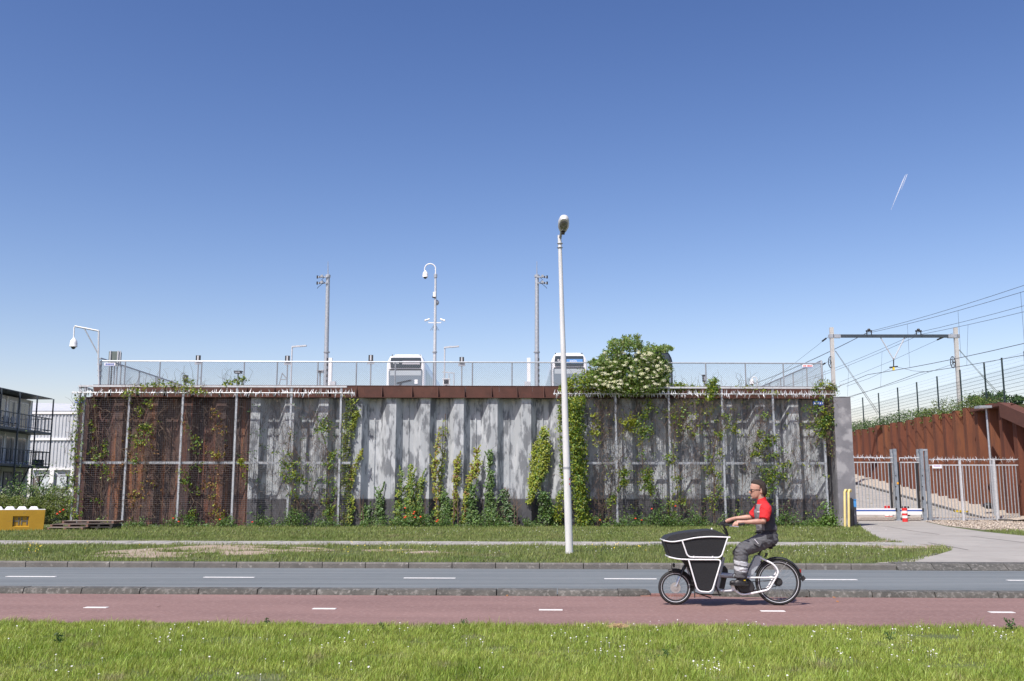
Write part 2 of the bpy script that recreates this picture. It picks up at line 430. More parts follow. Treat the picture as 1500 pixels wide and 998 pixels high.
# ---- near kerb : stones 1 m
AR = math.atan(KR)
def stone_mesh(L, prof, name, mat):
    mb = MB(); g = .008
    mb.rings([[Vector((x, y, z)) for y, z in prof] for x in (-L / 2 + g, L / 2 - g)])
    return mb
nk = bpy.data.objects.new('kerb', None); col.objects.link(nk); nk['kind'] = 'structure'
profN = [(-.02, -.05), (.0, .03), (.03, .095), (.06, .105), (.30, .108), (.34, -.05)]
src = None
nose_l = G(921, 868).x; nose_r = G(1058, 868).x
X = nose_l - .25
xs_left = []
while X > -22: xs_left.append(X - .5); X -= 1.0
xs_right = []; X = nose_r + .25
while X < 24: xs_right.append(X + .5); X += 1.0
for X in xs_left + xs_right:
    loc = (X, KF + KR * X, -.01 + R.uniform(-.004, .004))
    if src is None:
        src = stone_mesh(1.0, profN, 'kerb_stone', KERBD).build('kerb_stone', KERBD, nk); src.location = loc; src.rotation_euler = (0, 0, AR + R.uniform(-.004, .004))
    else: share(src, 'kerb_stone', loc, nk, AR + R.uniform(-.004, .004))
for s_, X in ((1, nose_l), (-1, nose_r)):    # rounded ends
    mb = MB(); rg = []
    for z, ins in ((-.06, 0), (.03, 0), (.085, .04), (.105, .09)):
        rg.append([Vector((-s_ * .25, -.02 + ins, z))] + [Vector((s_ * (-.25 + (.55 - ins) * math.sin(t)), .16 - (.18 - ins * .6) * math.cos(t), z)) for t in [math.pi * q / 10 for q in range(11)]] + [Vector((-s_ * .25, .34 - ins * .1, z))])
    mb.rings(rg); o = mb.build('kerb_end_stone', KERBD, nk); o.location = (X, KF + KR * X, 0); o.rotation_euler = (0, 0, AR)
# red pavers between the two kerb noses
gp = bpy.data.objects.new('crossing_paving', None); col.objects.link(gp); gp['kind'] = 'structure'
mbp = MB(); mbp.box((0, 0, 0), (.19, .085, .03)); psrc = mbp.build('paver', M('red_paver', (.25, .12, .09), (.20, .11, .09), scale=8, rough=.9, objrand=.25), gp)
first = True
for r_ in range(4):
    for c_ in range(9):
        X = nose_l + .28 + c_ * .2 + (r_ % 2) * .1 - .1; Y = KF + .07 + r_ * .095
        if X > nose_r - .32: continue
        if first: psrc.location = (X, Y + KR * X, .0); psrc.rotation_euler = (0, 0, AR); first = False
        else: share(psrc, 'paver', (X, Y + KR * X, R.uniform(0, .004)), gp, AR)
# ---- far kerb
profF = [(0, -.05), (.0, .10), (.02, .125), (.15, .128), (.16, -.05)]
fk = bpy.data.objects.new('far_kerb', None); col.objects.link(fk); fk['kind'] = 'structure'
dk_x = G(1303, 833).x
src = None; X = dk_x
while X > -22:
    loc = (X - .5, RE + KR * (X - .5), R.uniform(-.003, .003))
    if src is None: src = stone_mesh(1.0, profF, 'kerb_stone', KERB).build('kerb_stone', KERB, fk); src.location = loc; src.rotation_euler = (0, 0, AR)
    else: share(src, 'kerb_stone', loc, fk, AR + R.uniform(-.004, .004))
    X -= 1.0
profD = [(-.14, -.05), (-.14, .008), (.08, .118), (.12, .134), (.62, .137), (.63, -.05)]
src = None; X = dk_x
while X < 22:
    loc = (X + .4, RE + KR * (X + .4), R.uniform(-.002, .002))
    if src is None: src = stone_mesh(.8, profD, 'drop_kerb_stone', KERBD).build('drop_kerb_stone', KERBD, fk); src.location = loc; src.rotation_euler = (0, 0, AR)
    else: share(src, 'drop_kerb_stone', loc, fk, AR)
    X += .8
# ---- far verge sheet up to the wall and beyond (0.12 above the road)
ZV = .115
strip('verge', SOIL, -90, 90, FK - .06, 62, ZV, nx=2)
# ---- footpath of slabs
FPa, FPb = 31.8, 33.95
fp = strip('footpath', SAND, -60, G(1290, 796).x, FPa - .05, FPb + .05, ZV + .004, nx=2)
mbs = MB(); mbs.box((0, 0, 0), (.372, 1.04, .05)); src = mbs.build('slab', SLAB, fp); n_s = 0
X = G(1270, 796).x
while n_s < 290:
    for r_ in range(2):
        Y = FPa + .53 + r_ * 1.05
        loc = (X + (r_ * .19), Y + KR * X, ZV + .012 + R.uniform(-.006, .006))
        if n_s == 0: src.location = loc
        else: share(src, 'slab', loc, fp, AR * 1.0 + R.uniform(-.004, .004))
        n_s += 1
    X -= .383
# ---- driveway (polygon traced on the ground) and gravel
def gpoly(name, mat, pts, z, kind='structure', nsub=0):
    mb = MB(); vs_ = [G(x, y, z) for x, y in pts]
    vs_ = [Vector((v.x, max(v.y, RE + .30 + KR * v.x), v.z)) for v in vs_]
    mb.add(vs_, [tuple(range(len(vs_)))]); o = mb.build(name, mat); o['kind'] = kind; return o
drv = gpoly('driveway', DRIVE, [(1302, 829), (1372, 813), (1395, 806), (1385, 800), (1330, 796), (1290, 790), (1268, 778), (1256, 766.5),
      (1262, 761), (1330, 761), (1352, 763.5), (1385, 771), (1440, 779), (1520, 787), (1640, 792), (1640, 834), (1500, 831)], ZV + .010)
gpoly('gravel_bed', GRAV, [(1330, 758.5), (1352, 763), (1385, 770), (1440, 776), (1520, 779), (1600, 779), (1600, 757)], ZV + .014)
def gline(name, mat, pts, wv, z):
    mb = MB(); g_ = [G(a, b, z) for a, b in pts]
    for a, b in zip(g_[:-1], g_[1:]):
        d = (b - a).normalized(); n_ = Vector((-d.y, d.x, 0)) * wv / 2; mb.add([a - n_, b - n_, b + n_, a + n_], [(0, 1, 2, 3)])
    return mb.build(name, mat, drv)
JNT = M('joint_dark', (.12, .11, .10), rough=.9)
gline('expansion_joint', JNT, [(1266, 768), (1300, 771.5), (1338, 778), (1376, 783)], .07, ZV + .014)
gline('expansion_joint', JNT, [(1338, 783), (1376, 785), (1422, 785.5), (1510, 796)], .05, ZV + .016)
gline('expansion_joint', JNT, [(1360, 795), (1392, 801), (1418, 805.5)], .07, ZV + .014)
gline('edging', KERB, [(1306, 824.5), (1340, 817), (1372, 811)], .16, ZV + .014)
LFP = ['at the left edge near the first dash', 'right by the kerb at left, above the lawn corner', 'by the kerb left of centre', 'by the kerb under the big yellow creeper', 'by the kerb just left of the kerb nose', 'by the kerb right of the rear wheel', 'second along the kerb right of the rear wheel', 'farthest from the kerb right of the bike', 'last along the kerb toward the driveway']
lf = None; LFM = M('fallen_leaf_orange', (.42, .17, .05), (.25, .12, .05), scale=30, rough=.8)
for px, py in ((233, 889), (266, 870), (566, 872.5), (743, 873), (902, 873), (1181, 875), (1222, 876), (1227, 882), (1245, 875)):
    g_ = G(px, py, .002); mb = MB(); mb.add([(-.035, 0, 0), (0, -.02, .012), (.035, 0, .02), (0, .025, .006)], [(0, 1, 2), (0, 2, 3)])
    if lf is None: lf = tag(mb.build('fallen_leaf', LFM), 'small orange fallen leaf lying on the red cycle path', 'leaf', 'fallen leaves on the cycle path'); o = lf
    else: o = lf.copy(); col.objects.link(o)
    o['label'] = 'orange fallen leaf ' + LFP.pop(0); o.location = g_; o.rotation_euler = (0, 0, R.uniform(0, 6))
# ================================================================== GRASS
def grass(name, n, sampler, hgt, wid, z, mat, keep=None, lean=.35, rs=NR):
    X, Y = sampler(n)
    if keep is not None:
        k = keep(X, Y); X, Y = X[k], Y[k]
    n = len(X)
    h = hgt * rs.uniform(.45, 1.25, n) * (0.80 + .7 * np.array([noise.noise(Vector((x * .8, y * .8, 0))) + .6 * noise.noise(Vector((x * 3.1, y * 3.1, 5))) for x, y in zip(X, Y)]))
    a = rs.uniform(0, 2 * math.pi, n); wv = wid * rs.uniform(.6, 1.3, n)
    bx, by = np.cos(a) * wv, np.sin(a) * wv
    lx = rs.normal(.12, lean, n) * h; ly = rs.normal(0, lean, n) * h
    Z = np.full(n, z)
    v0 = np.stack([X - bx, Y - by, Z], 1); v1 = np.stack([X + bx, Y + by, Z], 1)
    v2 = np.stack([X + bx * .7 + lx * .45, Y + by * .7 + ly * .45, Z + h * .62], 1); v3 = np.stack([X - bx * .7 + lx * .45, Y - by * .7 + ly * .45, Z + h * .62], 1)
    v4 = np.stack([X + lx, Y + ly, Z + h], 1)
    V = np.stack([v0, v1, v2, v3, v4], 1).reshape(-1, 3)
    b = (np.arange(n) * 5)[:, None]
    F = np.concatenate([b + np.array([[0, 1, 2]]), b + np.array([[0, 2, 3]]), b + np.array([[3, 2, 4]])])
    o = np_mesh(name, V, F, mat); o['kind'] = 'stuff'; return o
def s_near(n):
    Y = NR.uniform(8.6, GE + .05 + .07 * np.sin(np.arange(n) * 1.7), n); X = NR.uniform(-1, 1, n) * (Y * .56 + 3.5)
    Y2 = Y + KR * X * np.clip((Y - 8.6) / 2, 0, 1); return X, Y2
def k_near(X, Y):
    rel = Y - KR * X; lim = np.array([GE + .02 + .10 * noise.noise(Vector((x * 1.3, 0, 9))) + .05 * noise.noise(Vector((x * 5, 0, 2))) for x in X])
    thin = np.array([noise.noise(Vector((x * 1.1, y * 1.5, 11))) for x, y in zip(X, Y)])
    return (rel < lim) & ~((thin > .42) & (NR.random_sample(len(X)) < .75))
grass('grass', 330000, s_near, .085, .0032, -.01, GRASS, k_near)
grass('grass_tufts', 20000, s_near, .15, .0035, -.01, GRASS, lambda X, Y: k_near(X, Y) & (np.array([noise.noise(Vector((x * 1.6, y * 1.6, 21))) for x, y in zip(X, Y)]) > .18))
def inpoly(X, Y, pts):
    g = [G(a, b, ZV) for a, b in pts]; inside = np.zeros(len(X), bool); j = len(g) - 1
    for i in range(len(g)):
        xi, yi, xj, yj = g[i].x, g[i].y, g[j].x, g[j].y
        c = ((yi > Y) != (yj > Y)) & (X < (xj - xi) * (Y - yi) / (yj - yi + 1e-12) + xi)
        inside ^= c; j = i
    return inside
SPATCH = [[(110, 816), (150, 808), (230, 803), (300, 799), (350, 799), (470, 803), (490, 807), (380, 813), (300, 815), (220, 818)], [(520, 806), (600, 805), (670, 811), (560, 812)], [(1262, 774), (1300, 781), (1400, 802), (1370, 806), (1300, 804), (1220, 797), (1300, 792)]]
def bareness(x, y): return noise.noise(Vector((x * .8, y * 1.1, 3))) + .45 * noise.noise(Vector((x * 2.6, y * 3.2, 7)))
for k_, pp_ in enumerate(SPATCH):
    g_ = [G(a, b, ZV) for a, b in pp_]; c_ = .11; x_0, x_1 = min(v.x for v in g_), max(v.x for v in g_); y_0, y_1 = min(v.y for v in g_), max(v.y for v in g_)
    gx_, gy_ = np.meshgrid(np.arange(x_0, x_1, c_), np.arange(y_0, y_1, c_)); gx_, gy_ = gx_.ravel(), gy_.ravel(); ok_ = inpoly(gx_, gy_, pp_)
    mb = MB(); zz_ = ZV + .006 + k_ * .0005
    for x, y in zip(gx_[ok_], gy_[ok_]):
        if bareness(x, y) > -.30:
            mb.add([(x, y, zz_ + .012 * noise.noise(Vector((x * 5, y * 5, 0)))) if 0 else (x, y, zz_), (x + c_, y, zz_), (x + c_, y + c_, zz_), (x, y + c_, zz_)], [(0, 1, 2, 3)])
    o = mb.build('bare_sand', SAND); o['kind'] = 'structure'
DRP = [(1300, 828), (1372, 813), (1397, 806), (1385, 800), (1330, 797), (1290, 791), (1268, 779), (1256, 766.5), (1250, 758), (1640, 757), (1640, 781), (1520, 781), (1440, 778), (1700, 790), (1700, 840)]
DRG = [(1303, 836), (1372, 813.3), (1395, 806), (1385, 800), (1330, 796), (1290, 790), (1268, 778), (1256, 766.5), (1250, 752), (1700, 752), (1700, 779), (1440, 777), (1448, 779.5), (1520, 787), (1700, 792), (1700, 845)]
def k_far(X, Y):
    rel = Y - KR * X
    ok = (rel > FK + .02) & ~((rel > FPa + .12) & (rel < FPb - .1) & (X < 13.5))
    # sandy bare ground, by noise and by the traced patches
    bare = inpoly(X, Y, SPATCH[0]) | inpoly(X, Y, SPATCH[1]) | inpoly(X, Y, SPATCH[2])
    nz = np.array([bareness(x, y) for x, y in zip(X, Y)])
    ok &= ~(bare & (nz + NR.normal(0, .12, len(X)) > -.12) & (NR.random_sample(len(X)) < .93)) & ~(nz > .62)
    ok &= ~inpoly(X, Y, DRG)
    return ok
def s_far(n):
    Y = NR.uniform(23.3, 40, n); X = NR.uniform(-1, 1, n) * (Y * .56 + 4); return X, Y
def s_far2(n):
    Y = NR.uniform(37, 53.2, n); X = NR.uniform(-1, 1, n) * (Y * .56 + 4); return X, Y
grass('verge_grass', 145000, s_far, .105, .0075, ZV, GRASSF, k_far)
grass('wall_side_grass', 90000, s_far2, .12, .011, ZV, GRASSF, k_far)
# daisies and other small flowers
def flowers(name, XY, z, r, mat, tilt=True):
    V = []; F = []; n6 = 6
    for x, y in XY:
        zz = z * R.uniform(.75, 1.25); b = len(V); rr = r * R.uniform(.7, 1.2)
        V.append((x, y - .006, zz + .004)); tx, ty = R.uniform(-.3, .3), R.uniform(-.75, -.2)
        for k in range(n6):
            a = k * math.pi / 3; V.append((x + rr * math.cos(a), y + rr * math.sin(a), zz + ty * -1 * 0 + rr * (math.cos(a) * tx + math.sin(a) * -ty)))
        for k in range(n6): F.append((b, b + 1 + k, b + 1 + (k + 1) % n6))
        V += [(x - .002, y, 0), (x + .002, y, 0), (x, y, zz)]; F.append((b + 7, b + 8, b + 9))
    o = np_mesh(name, np.array(V), np.array(F), mat); o['kind'] = 'stuff'; return o
pts = []
clumps = [(80, 912), (345, 912), (1040, 0), (265, 925), (250, 950), (230, 938), (440, 945), (505, 945), (400, 940), (600, 925), (700, 940), (830, 938), (905, 945), (660, 925), (950, 922), (960, 918), (1085, 925), (1100, 920), (1240, 965), (1360, 968), (1300, 960), (1330, 935), (1370, 930), (1200, 930), (1250, 938), (1480, 938), (1455, 932), (1020, 985), (1045, 980), (1095, 985), (860, 918), (900, 960)]
for cx_, cy_ in clumps:
    for _ in range(R.randint(2, 9)):
        y = cy_ + R.gauss(0, 6); x = cx_ + R.gauss(0, 18)
        if y > 914: g = G(x, min(y, 1040)); pts.append((g.x, g.y))
for _ in range(70):
    g = G(R.uniform(-20, 1520), 922 + 80 * R.random()); pts.append((g.x, g.y))
flowers('daisies', pts, .055, .0088, DAISY)
pts = []
for _ in range(260):
    x = R.choice([R.uniform(1160, 1300), R.uniform(0, 1240), R.uniform(560, 900)]); y = R.choice([R.uniform(800, 822), R.uniform(776, 792)])
    g = G(x, y); pts.append((g.x, g.y))
flowers('verge_daisies', pts, .19, .013, DAISY)
pts = []
for _ in range(60):
    g = G(R.choice([R.uniform(40, 60), R.uniform(500, 620), R.uniform(850, 960), R.uniform(0, 1260)]), R.uniform(801, 820)); pts.append((g.x, g.y))
flowers('yellow_verge_flowers', pts, .20, .016, YELF)
# small weeds
def weed(px, py, h, label, n=26, mat=LEAFD, z0=None):
    g = G(px, py, 0 if z0 is None else z0); t = thing('weed', label, 'weed', g)
    mb = MB()
    for _ in range(5):
        a = R.uniform(0, 6.28); mb.tube([(0, 0, 0), (math.cos(a) * h * .15, math.sin(a) * h * .15, h * .6), (math.cos(a) * h * .3, math.sin(a) * h * .3, h * .95)], [.004, .003, .002], 4)
    mb.build('stem', mat, t)
    p = [(R.gauss(0, h * .25), R.gauss(0, h * .25), h * R.uniform(.2, 1)) for _ in range(n)]
    leaf_obj('foliage', p, h * .34, mat, t, nbias=(0, -.3, .5), asp=.35)
weed(391, 917, .10, 'small green weed on the grass edge of the red cycle path, left of centre')
weed(679, 918, .10, 'small dark weed on the grass edge near the middle of the cycle path')
weed(1481, 926, .16, 'dark bushy thistle on the grass edge at far right of the cycle path', 40)
weed(86, 945, .13, 'dark dock plant in the lawn at bottom left among few daisies', 40)
weed(560, 924, .10, 'tiny narrow weed on the lawn edge between two dock plants')
weed(1303, 940, .11, 'dark green broad weed in the daisies at right of the lawn', 30)
weed(975, 965, .10, 'low dark weed in the foreground lawn below the cargo bike front wheel', 30)
for px, lab in ((497, 'left of centre'), (623, 'near the middle'), (1236, 'near the driveway'), (174, 'at far left'), (240, 'second from far left')):
    weed(px, 828, .13, 'tuft growing in the joint of the far kerb ' + lab, 20, LEAF)
# dry clod
g = G(905, 926); mb = MB(g); 
for _ in range(90):
    a = R.uniform(0, 6.28); c = g + Vector((R.gauss(0, .045), R.gauss(0, .03), .075 + R.uniform(-.02, .02)))
    mb.tube([c - Vector((math.cos(a) * .04, math.sin(a) * .04, R.uniform(-.01, .01))), c + Vector((math.cos(a) * .04, math.sin(a) * .04, 0))], .0022, 3)
tag(mb.build('hay_clump', M('dry_hay', (.42, .30, .17), (.3, .2, .1), scale=20, rough=.9)), 'small clump of dry brown hay lying on the green lawn', 'hay')

# ================================================================== THE BIG WALL
AW = math.atan(KW)
def wl_(px, Y0=53.0): return W(px, 650, Y0).x
XL, XR = wl_(131), wl_(1222)
ZT = W(660, 583, 52.9).z + .01           # underside of the cap
wall = thing('retaining_wall', 'long sheet pile retaining wall, rusty at its left end and grey painted with a dark plinth elsewhere', 'wall', (0, 53, 0), AW)
PW = 1.795; DP = .48
def pile_mb(PW=PW, DP=DP, hgt=1.0, thick=.012):
    a, b, c, d = .34, .58, .38, PW - 1.30   # slope back, recess, slope forward, front flat
    pr = [(0, 0), (d / 2 - .012, 0), (d / 2 - .012, -.012), (d / 2 + .012, -.012), (d / 2 + .012, 0), (d, 0), (d + a, DP), (d + a + b / 2 - .035, DP), (d + a + b / 2 - .03, DP - .05),
          (d + a + b / 2 + .03, DP - .05), (d + a + b / 2 + .035, DP), (d + a + b, DP), (PW, 0)]
    mb = MB(); n = len(pr)
    vs_ = [(x, y, z) for z in (0, hgt) for x, y in pr] + [(x, y + .03, z) for z in (0, hgt) for x, y in pr]
    fs = []
    for i in range(n - 1):
        fs += [(i, i + 1, n + i + 1, n + i), (2 * n + i + 1, 2 * n + i, 3 * n + i, 3 * n + i + 1), (n + i, n + i + 1, 3 * n + i + 1, 3 * n + i)]
    mb.add(vs_, fs); return mb
# protrusion right edge px 718/4+350=529.5 ; align the phase
edge = wl_(529.5); d_ = PW - 1.30
x0 = edge - d_
while x0 > XL: x0 -= PW
rust_lim = wl_(356)
srcg = srcr = None; x = x0 + PW
x -= PW
while x + PW * .75 < XR + .3:
    rusty = x + PW * .5 < rust_lim
    lx = x
    if rusty:
        if srcr is None:
            srcr = pile_mb().build('sheet_pile', RUSTD, wall, label='rusty brown steel sheet pile'); srcr.location = (lx, 0, -.3); srcr.scale = (1, 1, ZT + .3)
        else: share(srcr, 'sheet_pile', (lx, 0, -.3), wall, 0, (1, 1, ZT + .3))
    else:
        if srcg is None:
            srcg = pile_mb().build('sheet_pile', GREYW, wall); srcg.location = (lx, 0, -.3); srcg.scale = (1, 1, ZT + .3)
        else: share(srcg, 'sheet_pile', (lx, 0, -.3), wall, 0, (1, 1, ZT + .3))
    x += PW
XRR = x
# cap: a channel beam with fins, in lengths of one pile pair
capB = W(660, 583, 52.9).z; capT = W(660, 564.5, 52.9).z
xc = XL - .05
cs = None
fins = [wl_(v, 52.9) for v in (519.5, 557.5, 602, 640.5, 679.5, 719.5, 757.5, 797)]
mb = MB()
mb.box((0, .22, capT - .012), (PW - .003, .50, .024)); mb.box((0, .0, (capT + capB) / 2), (PW - .003, .025, capT - capB - .05)); mb.box((0, -.01, capB + .012), (PW - .003, .60, .024))
while xc < XR - .6:
    if cs is None: cs = mb.build('cap_beam', RUSTC, wall); cs.location = (xc + PW / 2, .12, 0)
    else: share(cs, 'cap_beam', (xc + PW / 2, .12, 0), wall, 0, (1.0, 1, 1))
    xc += PW
fm = MB(); hh = capT - capB - .03
fm.add([(-.012, 0, 0), (-.012, -.27, 0), (-.012, -.02, hh), (.012, 0, 0), (.012, -.27, 0), (.012, -.02, hh)], [(0, 1, 2), (3, 5, 4), (0, 3, 4, 1), (1, 4, 5, 2), (0, 2, 5, 3)])
fs_ = None
fx = list(fins); q = fins[0] - 1.45
while q > XL: fx.append(q); q -= 1.45
q = fins[-1] + 1.45
while q < XR: fx.append(q); q += 1.45
for q in fx:
    if fs_ is None: fs_ = fm.build('cap_fin', RUSTC, wall); fs_.location = (q, .106, capB + .026)
    else: share(fs_, 'cap_fin', (q, .106, capB + .026), wall)
# white coping rail on the flange
# end column and concrete body behind
pc0, pc1 = wl_(1223, 52.3), wl_(1248, 52.3)
tp = thing('end_column', 'square grey steel column closing the right end of the sheet pile wall', 'column', ((pc0 + pc1) / 2, 52.60 + KW * pc0, 0), AW)
mb = MB(); wdt = pc1 - pc0; zt = W(1235, 582, 52.2).z
lean = .0
mb.add([(-wdt / 2, -.4, -.1), (wdt / 2, -.4, -.1), (wdt / 2, .9, -.1), (-wdt / 2, .9, -.1), (-wdt / 2, -.4, zt), (wdt / 2, -.4, zt), (wdt / 2, .9, zt), (-wdt / 2, .9, zt)],
       [(0, 3, 2, 1), (4, 5, 6, 7), (0, 1, 5, 4), (1, 2, 6, 5), (2, 3, 7, 6), (3, 0, 4, 7)])
mb.build('shaft', M('column_grey', (.19, .19, .205), (.145, .147, .16), scale=.9, lo=.4, hi=.6, rough=.8, c3=(.30, .30, .31), s3=1.3, lo3=.56, hi3=.66, bump=.2, bscale=12), tp)
mb = MB(); mb.box((0, .25, zt + .015), (wdt + .04, 1.34, .03)); mb.build('cap_plate', GREYW, tp)
# deck body
mb = MB(); yb = 150
xl, xr = XL + .1, XR + .2
def YY(x, d): return d + KW * x
mb.add([(xl, YY(xl, 53.6), -.2), (xr, YY(xr, 53.6), -.2), (xr, yb, -.2), (xl, yb, -.2), (xl, YY(xl, 53.6), 7.25), (xr, YY(xr, 53.6), 7.25), (xr, 66, 8.0), (xl, 66, 8.0), (xr, yb, 8.0), (xl, yb, 8.0)],
       [(0, 1, 5, 4), (1, 2, 8, 6, 5), (3, 0, 4, 7, 9), (2, 3, 9, 8), (4, 5, 6, 7), (7, 6, 8, 9)])
struct(mb.build('bus_deck', M('deck_concrete', (.2, .2, .2), (.25, .25, .24), scale=1, rough=.9)))

# ================================================================== front mesh fences with spike rails
def wire_grid(mb, a, b, z0, z1, pitch=.105, r0=.0036):
    """grid of thin wires on the vertical plane through a,b (world xy)"""
    a = Vector(a); b = Vector(b); L = (b - a).length; d = (b - a) / L; n_ = Vector((d.y, -d.x, 0))
    def w3(p, q, u, r=r0):
        o = [p + u * r, p - u * r * .6 + n_ * r, p - u * r * .6 - n_ * r]; o2 = [x + (q - p) for x in o]
        mb.add(o + o2, [(0, 1, 4, 3), (1, 2, 5, 4), (2, 0, 3, 5)])
    k = int(L / pitch)
    for i in range(k + 1):
        p = a + d * (i * L / max(k, 1)); w3(Vector((p.x, p.y, z0)), Vector((p.x, p.y, z1)), d)
    k = int((z1 - z0) / pitch)
    for i in range(k + 1):
        z = z0 + i * (z1 - z0) / k; w3(Vector((a.x, a.y, z)), Vector((b.x, b.y, z)), Vector((0, 0, 1)), .0016)
MESHM = M('fence_mesh_wire', (.085, .09, .11), (.12, .125, .15), scale=9, rough=.5, metal=.2)
YF = 52.35
zr = W(300, 566.3, YF).z; zmid = W(300, 678, YF).z; zsp = W(300, 576, YF).z; zm_t = W(300, 583, YF).z
def front_fence(label, pxs, x_end0, x_end1, spike0, spike1, mid0, mid1, rail0, rail1):
    c = W((pxs[0] + pxs[-1]) / 2, 700, YF); c.z = 0
    t = thing('mesh_fence', label, 'fence', c)
    def pt(px, z, dy=0.0):
        p = W(px, 650, YF + dy); return Vector((p.x, p.y, z))
    post = None
    for px in pxs:
        p = pt(px, 0)
        mb = MB(); mb.box((0, 0, zr / 2 - .05), (.10, .10, zr + .1)); 
        if post is None: post = mb.build('post', GALV, t); post.location = (p.x - c.x, p.y - c.y, 0)
        else: share(post, 'post', (p.x - c.x, p.y - c.y, 0), t)
    edges = [x_end0] + [q for q in pxs if x_end0 + 8 < q < x_end1 - 8] + [x_end1]
    for a, b in zip(edges[:-1], edges[1:]):
        mb = MB(c); pa, pb = pt(a, 0, -.03), pt(b, 0, -.03)
        wire_grid(mb, (pa.x, pa.y, 0), (pb.x, pb.y, 0), .25, zm_t); o = mb.build('wire_mesh', MESHM, t)
    mb = MB(c); mb.beam(pt(mid0, zmid, .09), pt(mid1, zmid, .09), .07, .12); mb.build('middle_rail', GALV, t)
    mb = MB(c); mb.beam(pt(rail0, zr, -.02), pt(rail1, zr, -.02), .16, .09); mb.build('top_rail', GALVL, t)
    mb = MB(c); pa, pb = pt(spike0, zsp, -.16), pt(spike1, zsp, -.16); mb.tube([pa, pb], .028, 8); mb.build('spike_bar', GALVL, t)
    L = (pb - pa).length; d = (pb - pa).normalized()
    edges2 = [spike0] + [q for q in pxs if spike0 + 8 < q < spike1 - 8] + [spike1]
    for a, b in zip(edges2[:-1], edges2[1:]):
        mb = MB(c); A, B_ = pt(a, zsp, -.16), pt(b, zsp, -.16); L = (B_ - A).length; x = .04
        while x < L:
            for q in range(3):
                an = R.uniform(0, 6.28) if q else R.choice([1.2, 1.57, 1.9, 4.3, 4.7])
                ln = R.uniform(.17, .30); wv = .030
                o_ = A + d * x
                tip = o_ + Vector((d.x * R.uniform(-.10, .10), -math.cos(an) * ln, math.sin(an) * ln)) + d * R.uniform(-.05, .05)
                pr = Vector((0, math.sin(an), math.cos(an)))
                mb.add([o_ - d * wv, o_ + d * wv, o_ + pr * .012, tip], [(0, 1, 3), (1, 2, 3), (2, 0, 3)])
            x += R.uniform(.09, .15)
        o = mb.build('spike_blades', GALVL, t); o['kind'] = 'stuff'
    return t, pt, c
LP = [186, 265, 344, 424.5, 498]
tL, ptL, cL = front_fence('tall galvanised mesh fence with spike rail before the rusty left end of the wall', [120] + LP, 112, 514, 100, 518, 118, 514, 110, 506)
RP = [902.5, 981, 1059.5, 1134.5, 1208]
tR, ptR, cR = front_fence('tall galvanised mesh fence with spike rail right of the white lamp post', [828] + RP, 826, 1220, 811, 1226, 850, 1206, 826, 1212)
# left return of the fence, going back to the wall
mb = MB(cL); a = ptL(112, 0); b = Vector((a.x - .25, a.y + 2.2, 0)); wire_grid(mb, a, b, .25, zm_t); mb.build('wire_mesh', MESHM, tL)
mb = MB(cL); mb.bb((a.x - .05, a.y - .05, 0), (a.x + .05, a.y + .05, zr)); mb.bb((b.x - .05, b.y - .05, 0), (b.x + .05, b.y + .05, zr)); mb.build('return_post', GALV, tL)
mb = MB(cL); mb.beam((a.x, a.y, zr), (b.x, b.y, zr), .12, .1); mb.build('return_rail', GALV, tL); mb = MB(cL); mb.beam((a.x, a.y, zmid), (b.x, b.y, zmid), .07, .1); mb.build('return_rail', GALV, tL)

# small signs with illegible print
def sign(px, py, wpx, hpx, Y0, label, base, ink, pattern=0):
    p = W(px, py, Y0); s_ = p.y / 1458; wm, hm = wpx * s_, hpx * s_
    t = thing('sign', label, 'sign', p, AW)
    mb = MB(); mb.box((0, 0, 0), (wm, .02, hm)); mb.build('plate', base, t)
    mb = MB(); x = -wm * .42
    while x < wm * .40:
        q = R.uniform(.04, .075) * wm / .6
        if R.random() > .12: mb.box((x + q / 2, -.013, (0.0 if not pattern else hm * .06)), (q * .72, .006, hm * R.uniform(.35, .5)))
        x += q
    mb.build('lettering', ink, t)
    if pattern:
        mb = MB(); mb.box((0, -.012, -hm * .42), (wm * .96, .006, hm * .12)); mb.build('underline', BLUE, t)
    return t
sign(116, 588, 13, 5, YF - .1, 'dark blue sign with white letters hung on the left corner fence post', BLUE, SIGNW)
sign(1198.5, 591, 15, 5.5, YF - .1, 'dark blue sign with white letters behind the vines at the right end of the fence', BLUE, SIGNW)

# ================================================================== parapet chain link fence on top
YU = 54.4
zu = W(600, 530.5, YU).z; zb = 7.35
uposts = [183, 234, 295, 357.5, 406, 465.5, 522, 579, 635, 692, 750, 808, 864, 921, 978, 1034, 1092, 1147.5]
c = W(680, 560, YU); c.z = 7.2
tU = thing('chain_link_fence', 'chain link fence with grey tube rail along the top of the big wall', 'fence', c)
def upt(px, z): p = W(px, 545, YU); return Vector((p.x, p.y, z))
post = None
for px in [147] + uposts + [1204]:
    p = upt(px, 0); h_ = zu - 7.2 + (.12 if px == 1204 else 0); mb = MB(); mb.tube([(0, 0, 0), (0, 0, h_)], .038 if px not in (147, 1204) else .06, 8)
    loc = (p.x - c.x, p.y - c.y, 0)
    if post is None or px == 1204: o = mb.build('post', GALV, tU, smooth=40); o.location = loc; post = post or o
    elif px == 183: post2 = mb.build('post', GALV, tU, smooth=40); post2.location = loc
    else: share(post2, 'post', loc, tU)
mb = MB(c); mb.tube([upt(147, zu), upt(1204, zu)], .038, 8); mb.build('top_rail', GALV, tU, smooth=40)
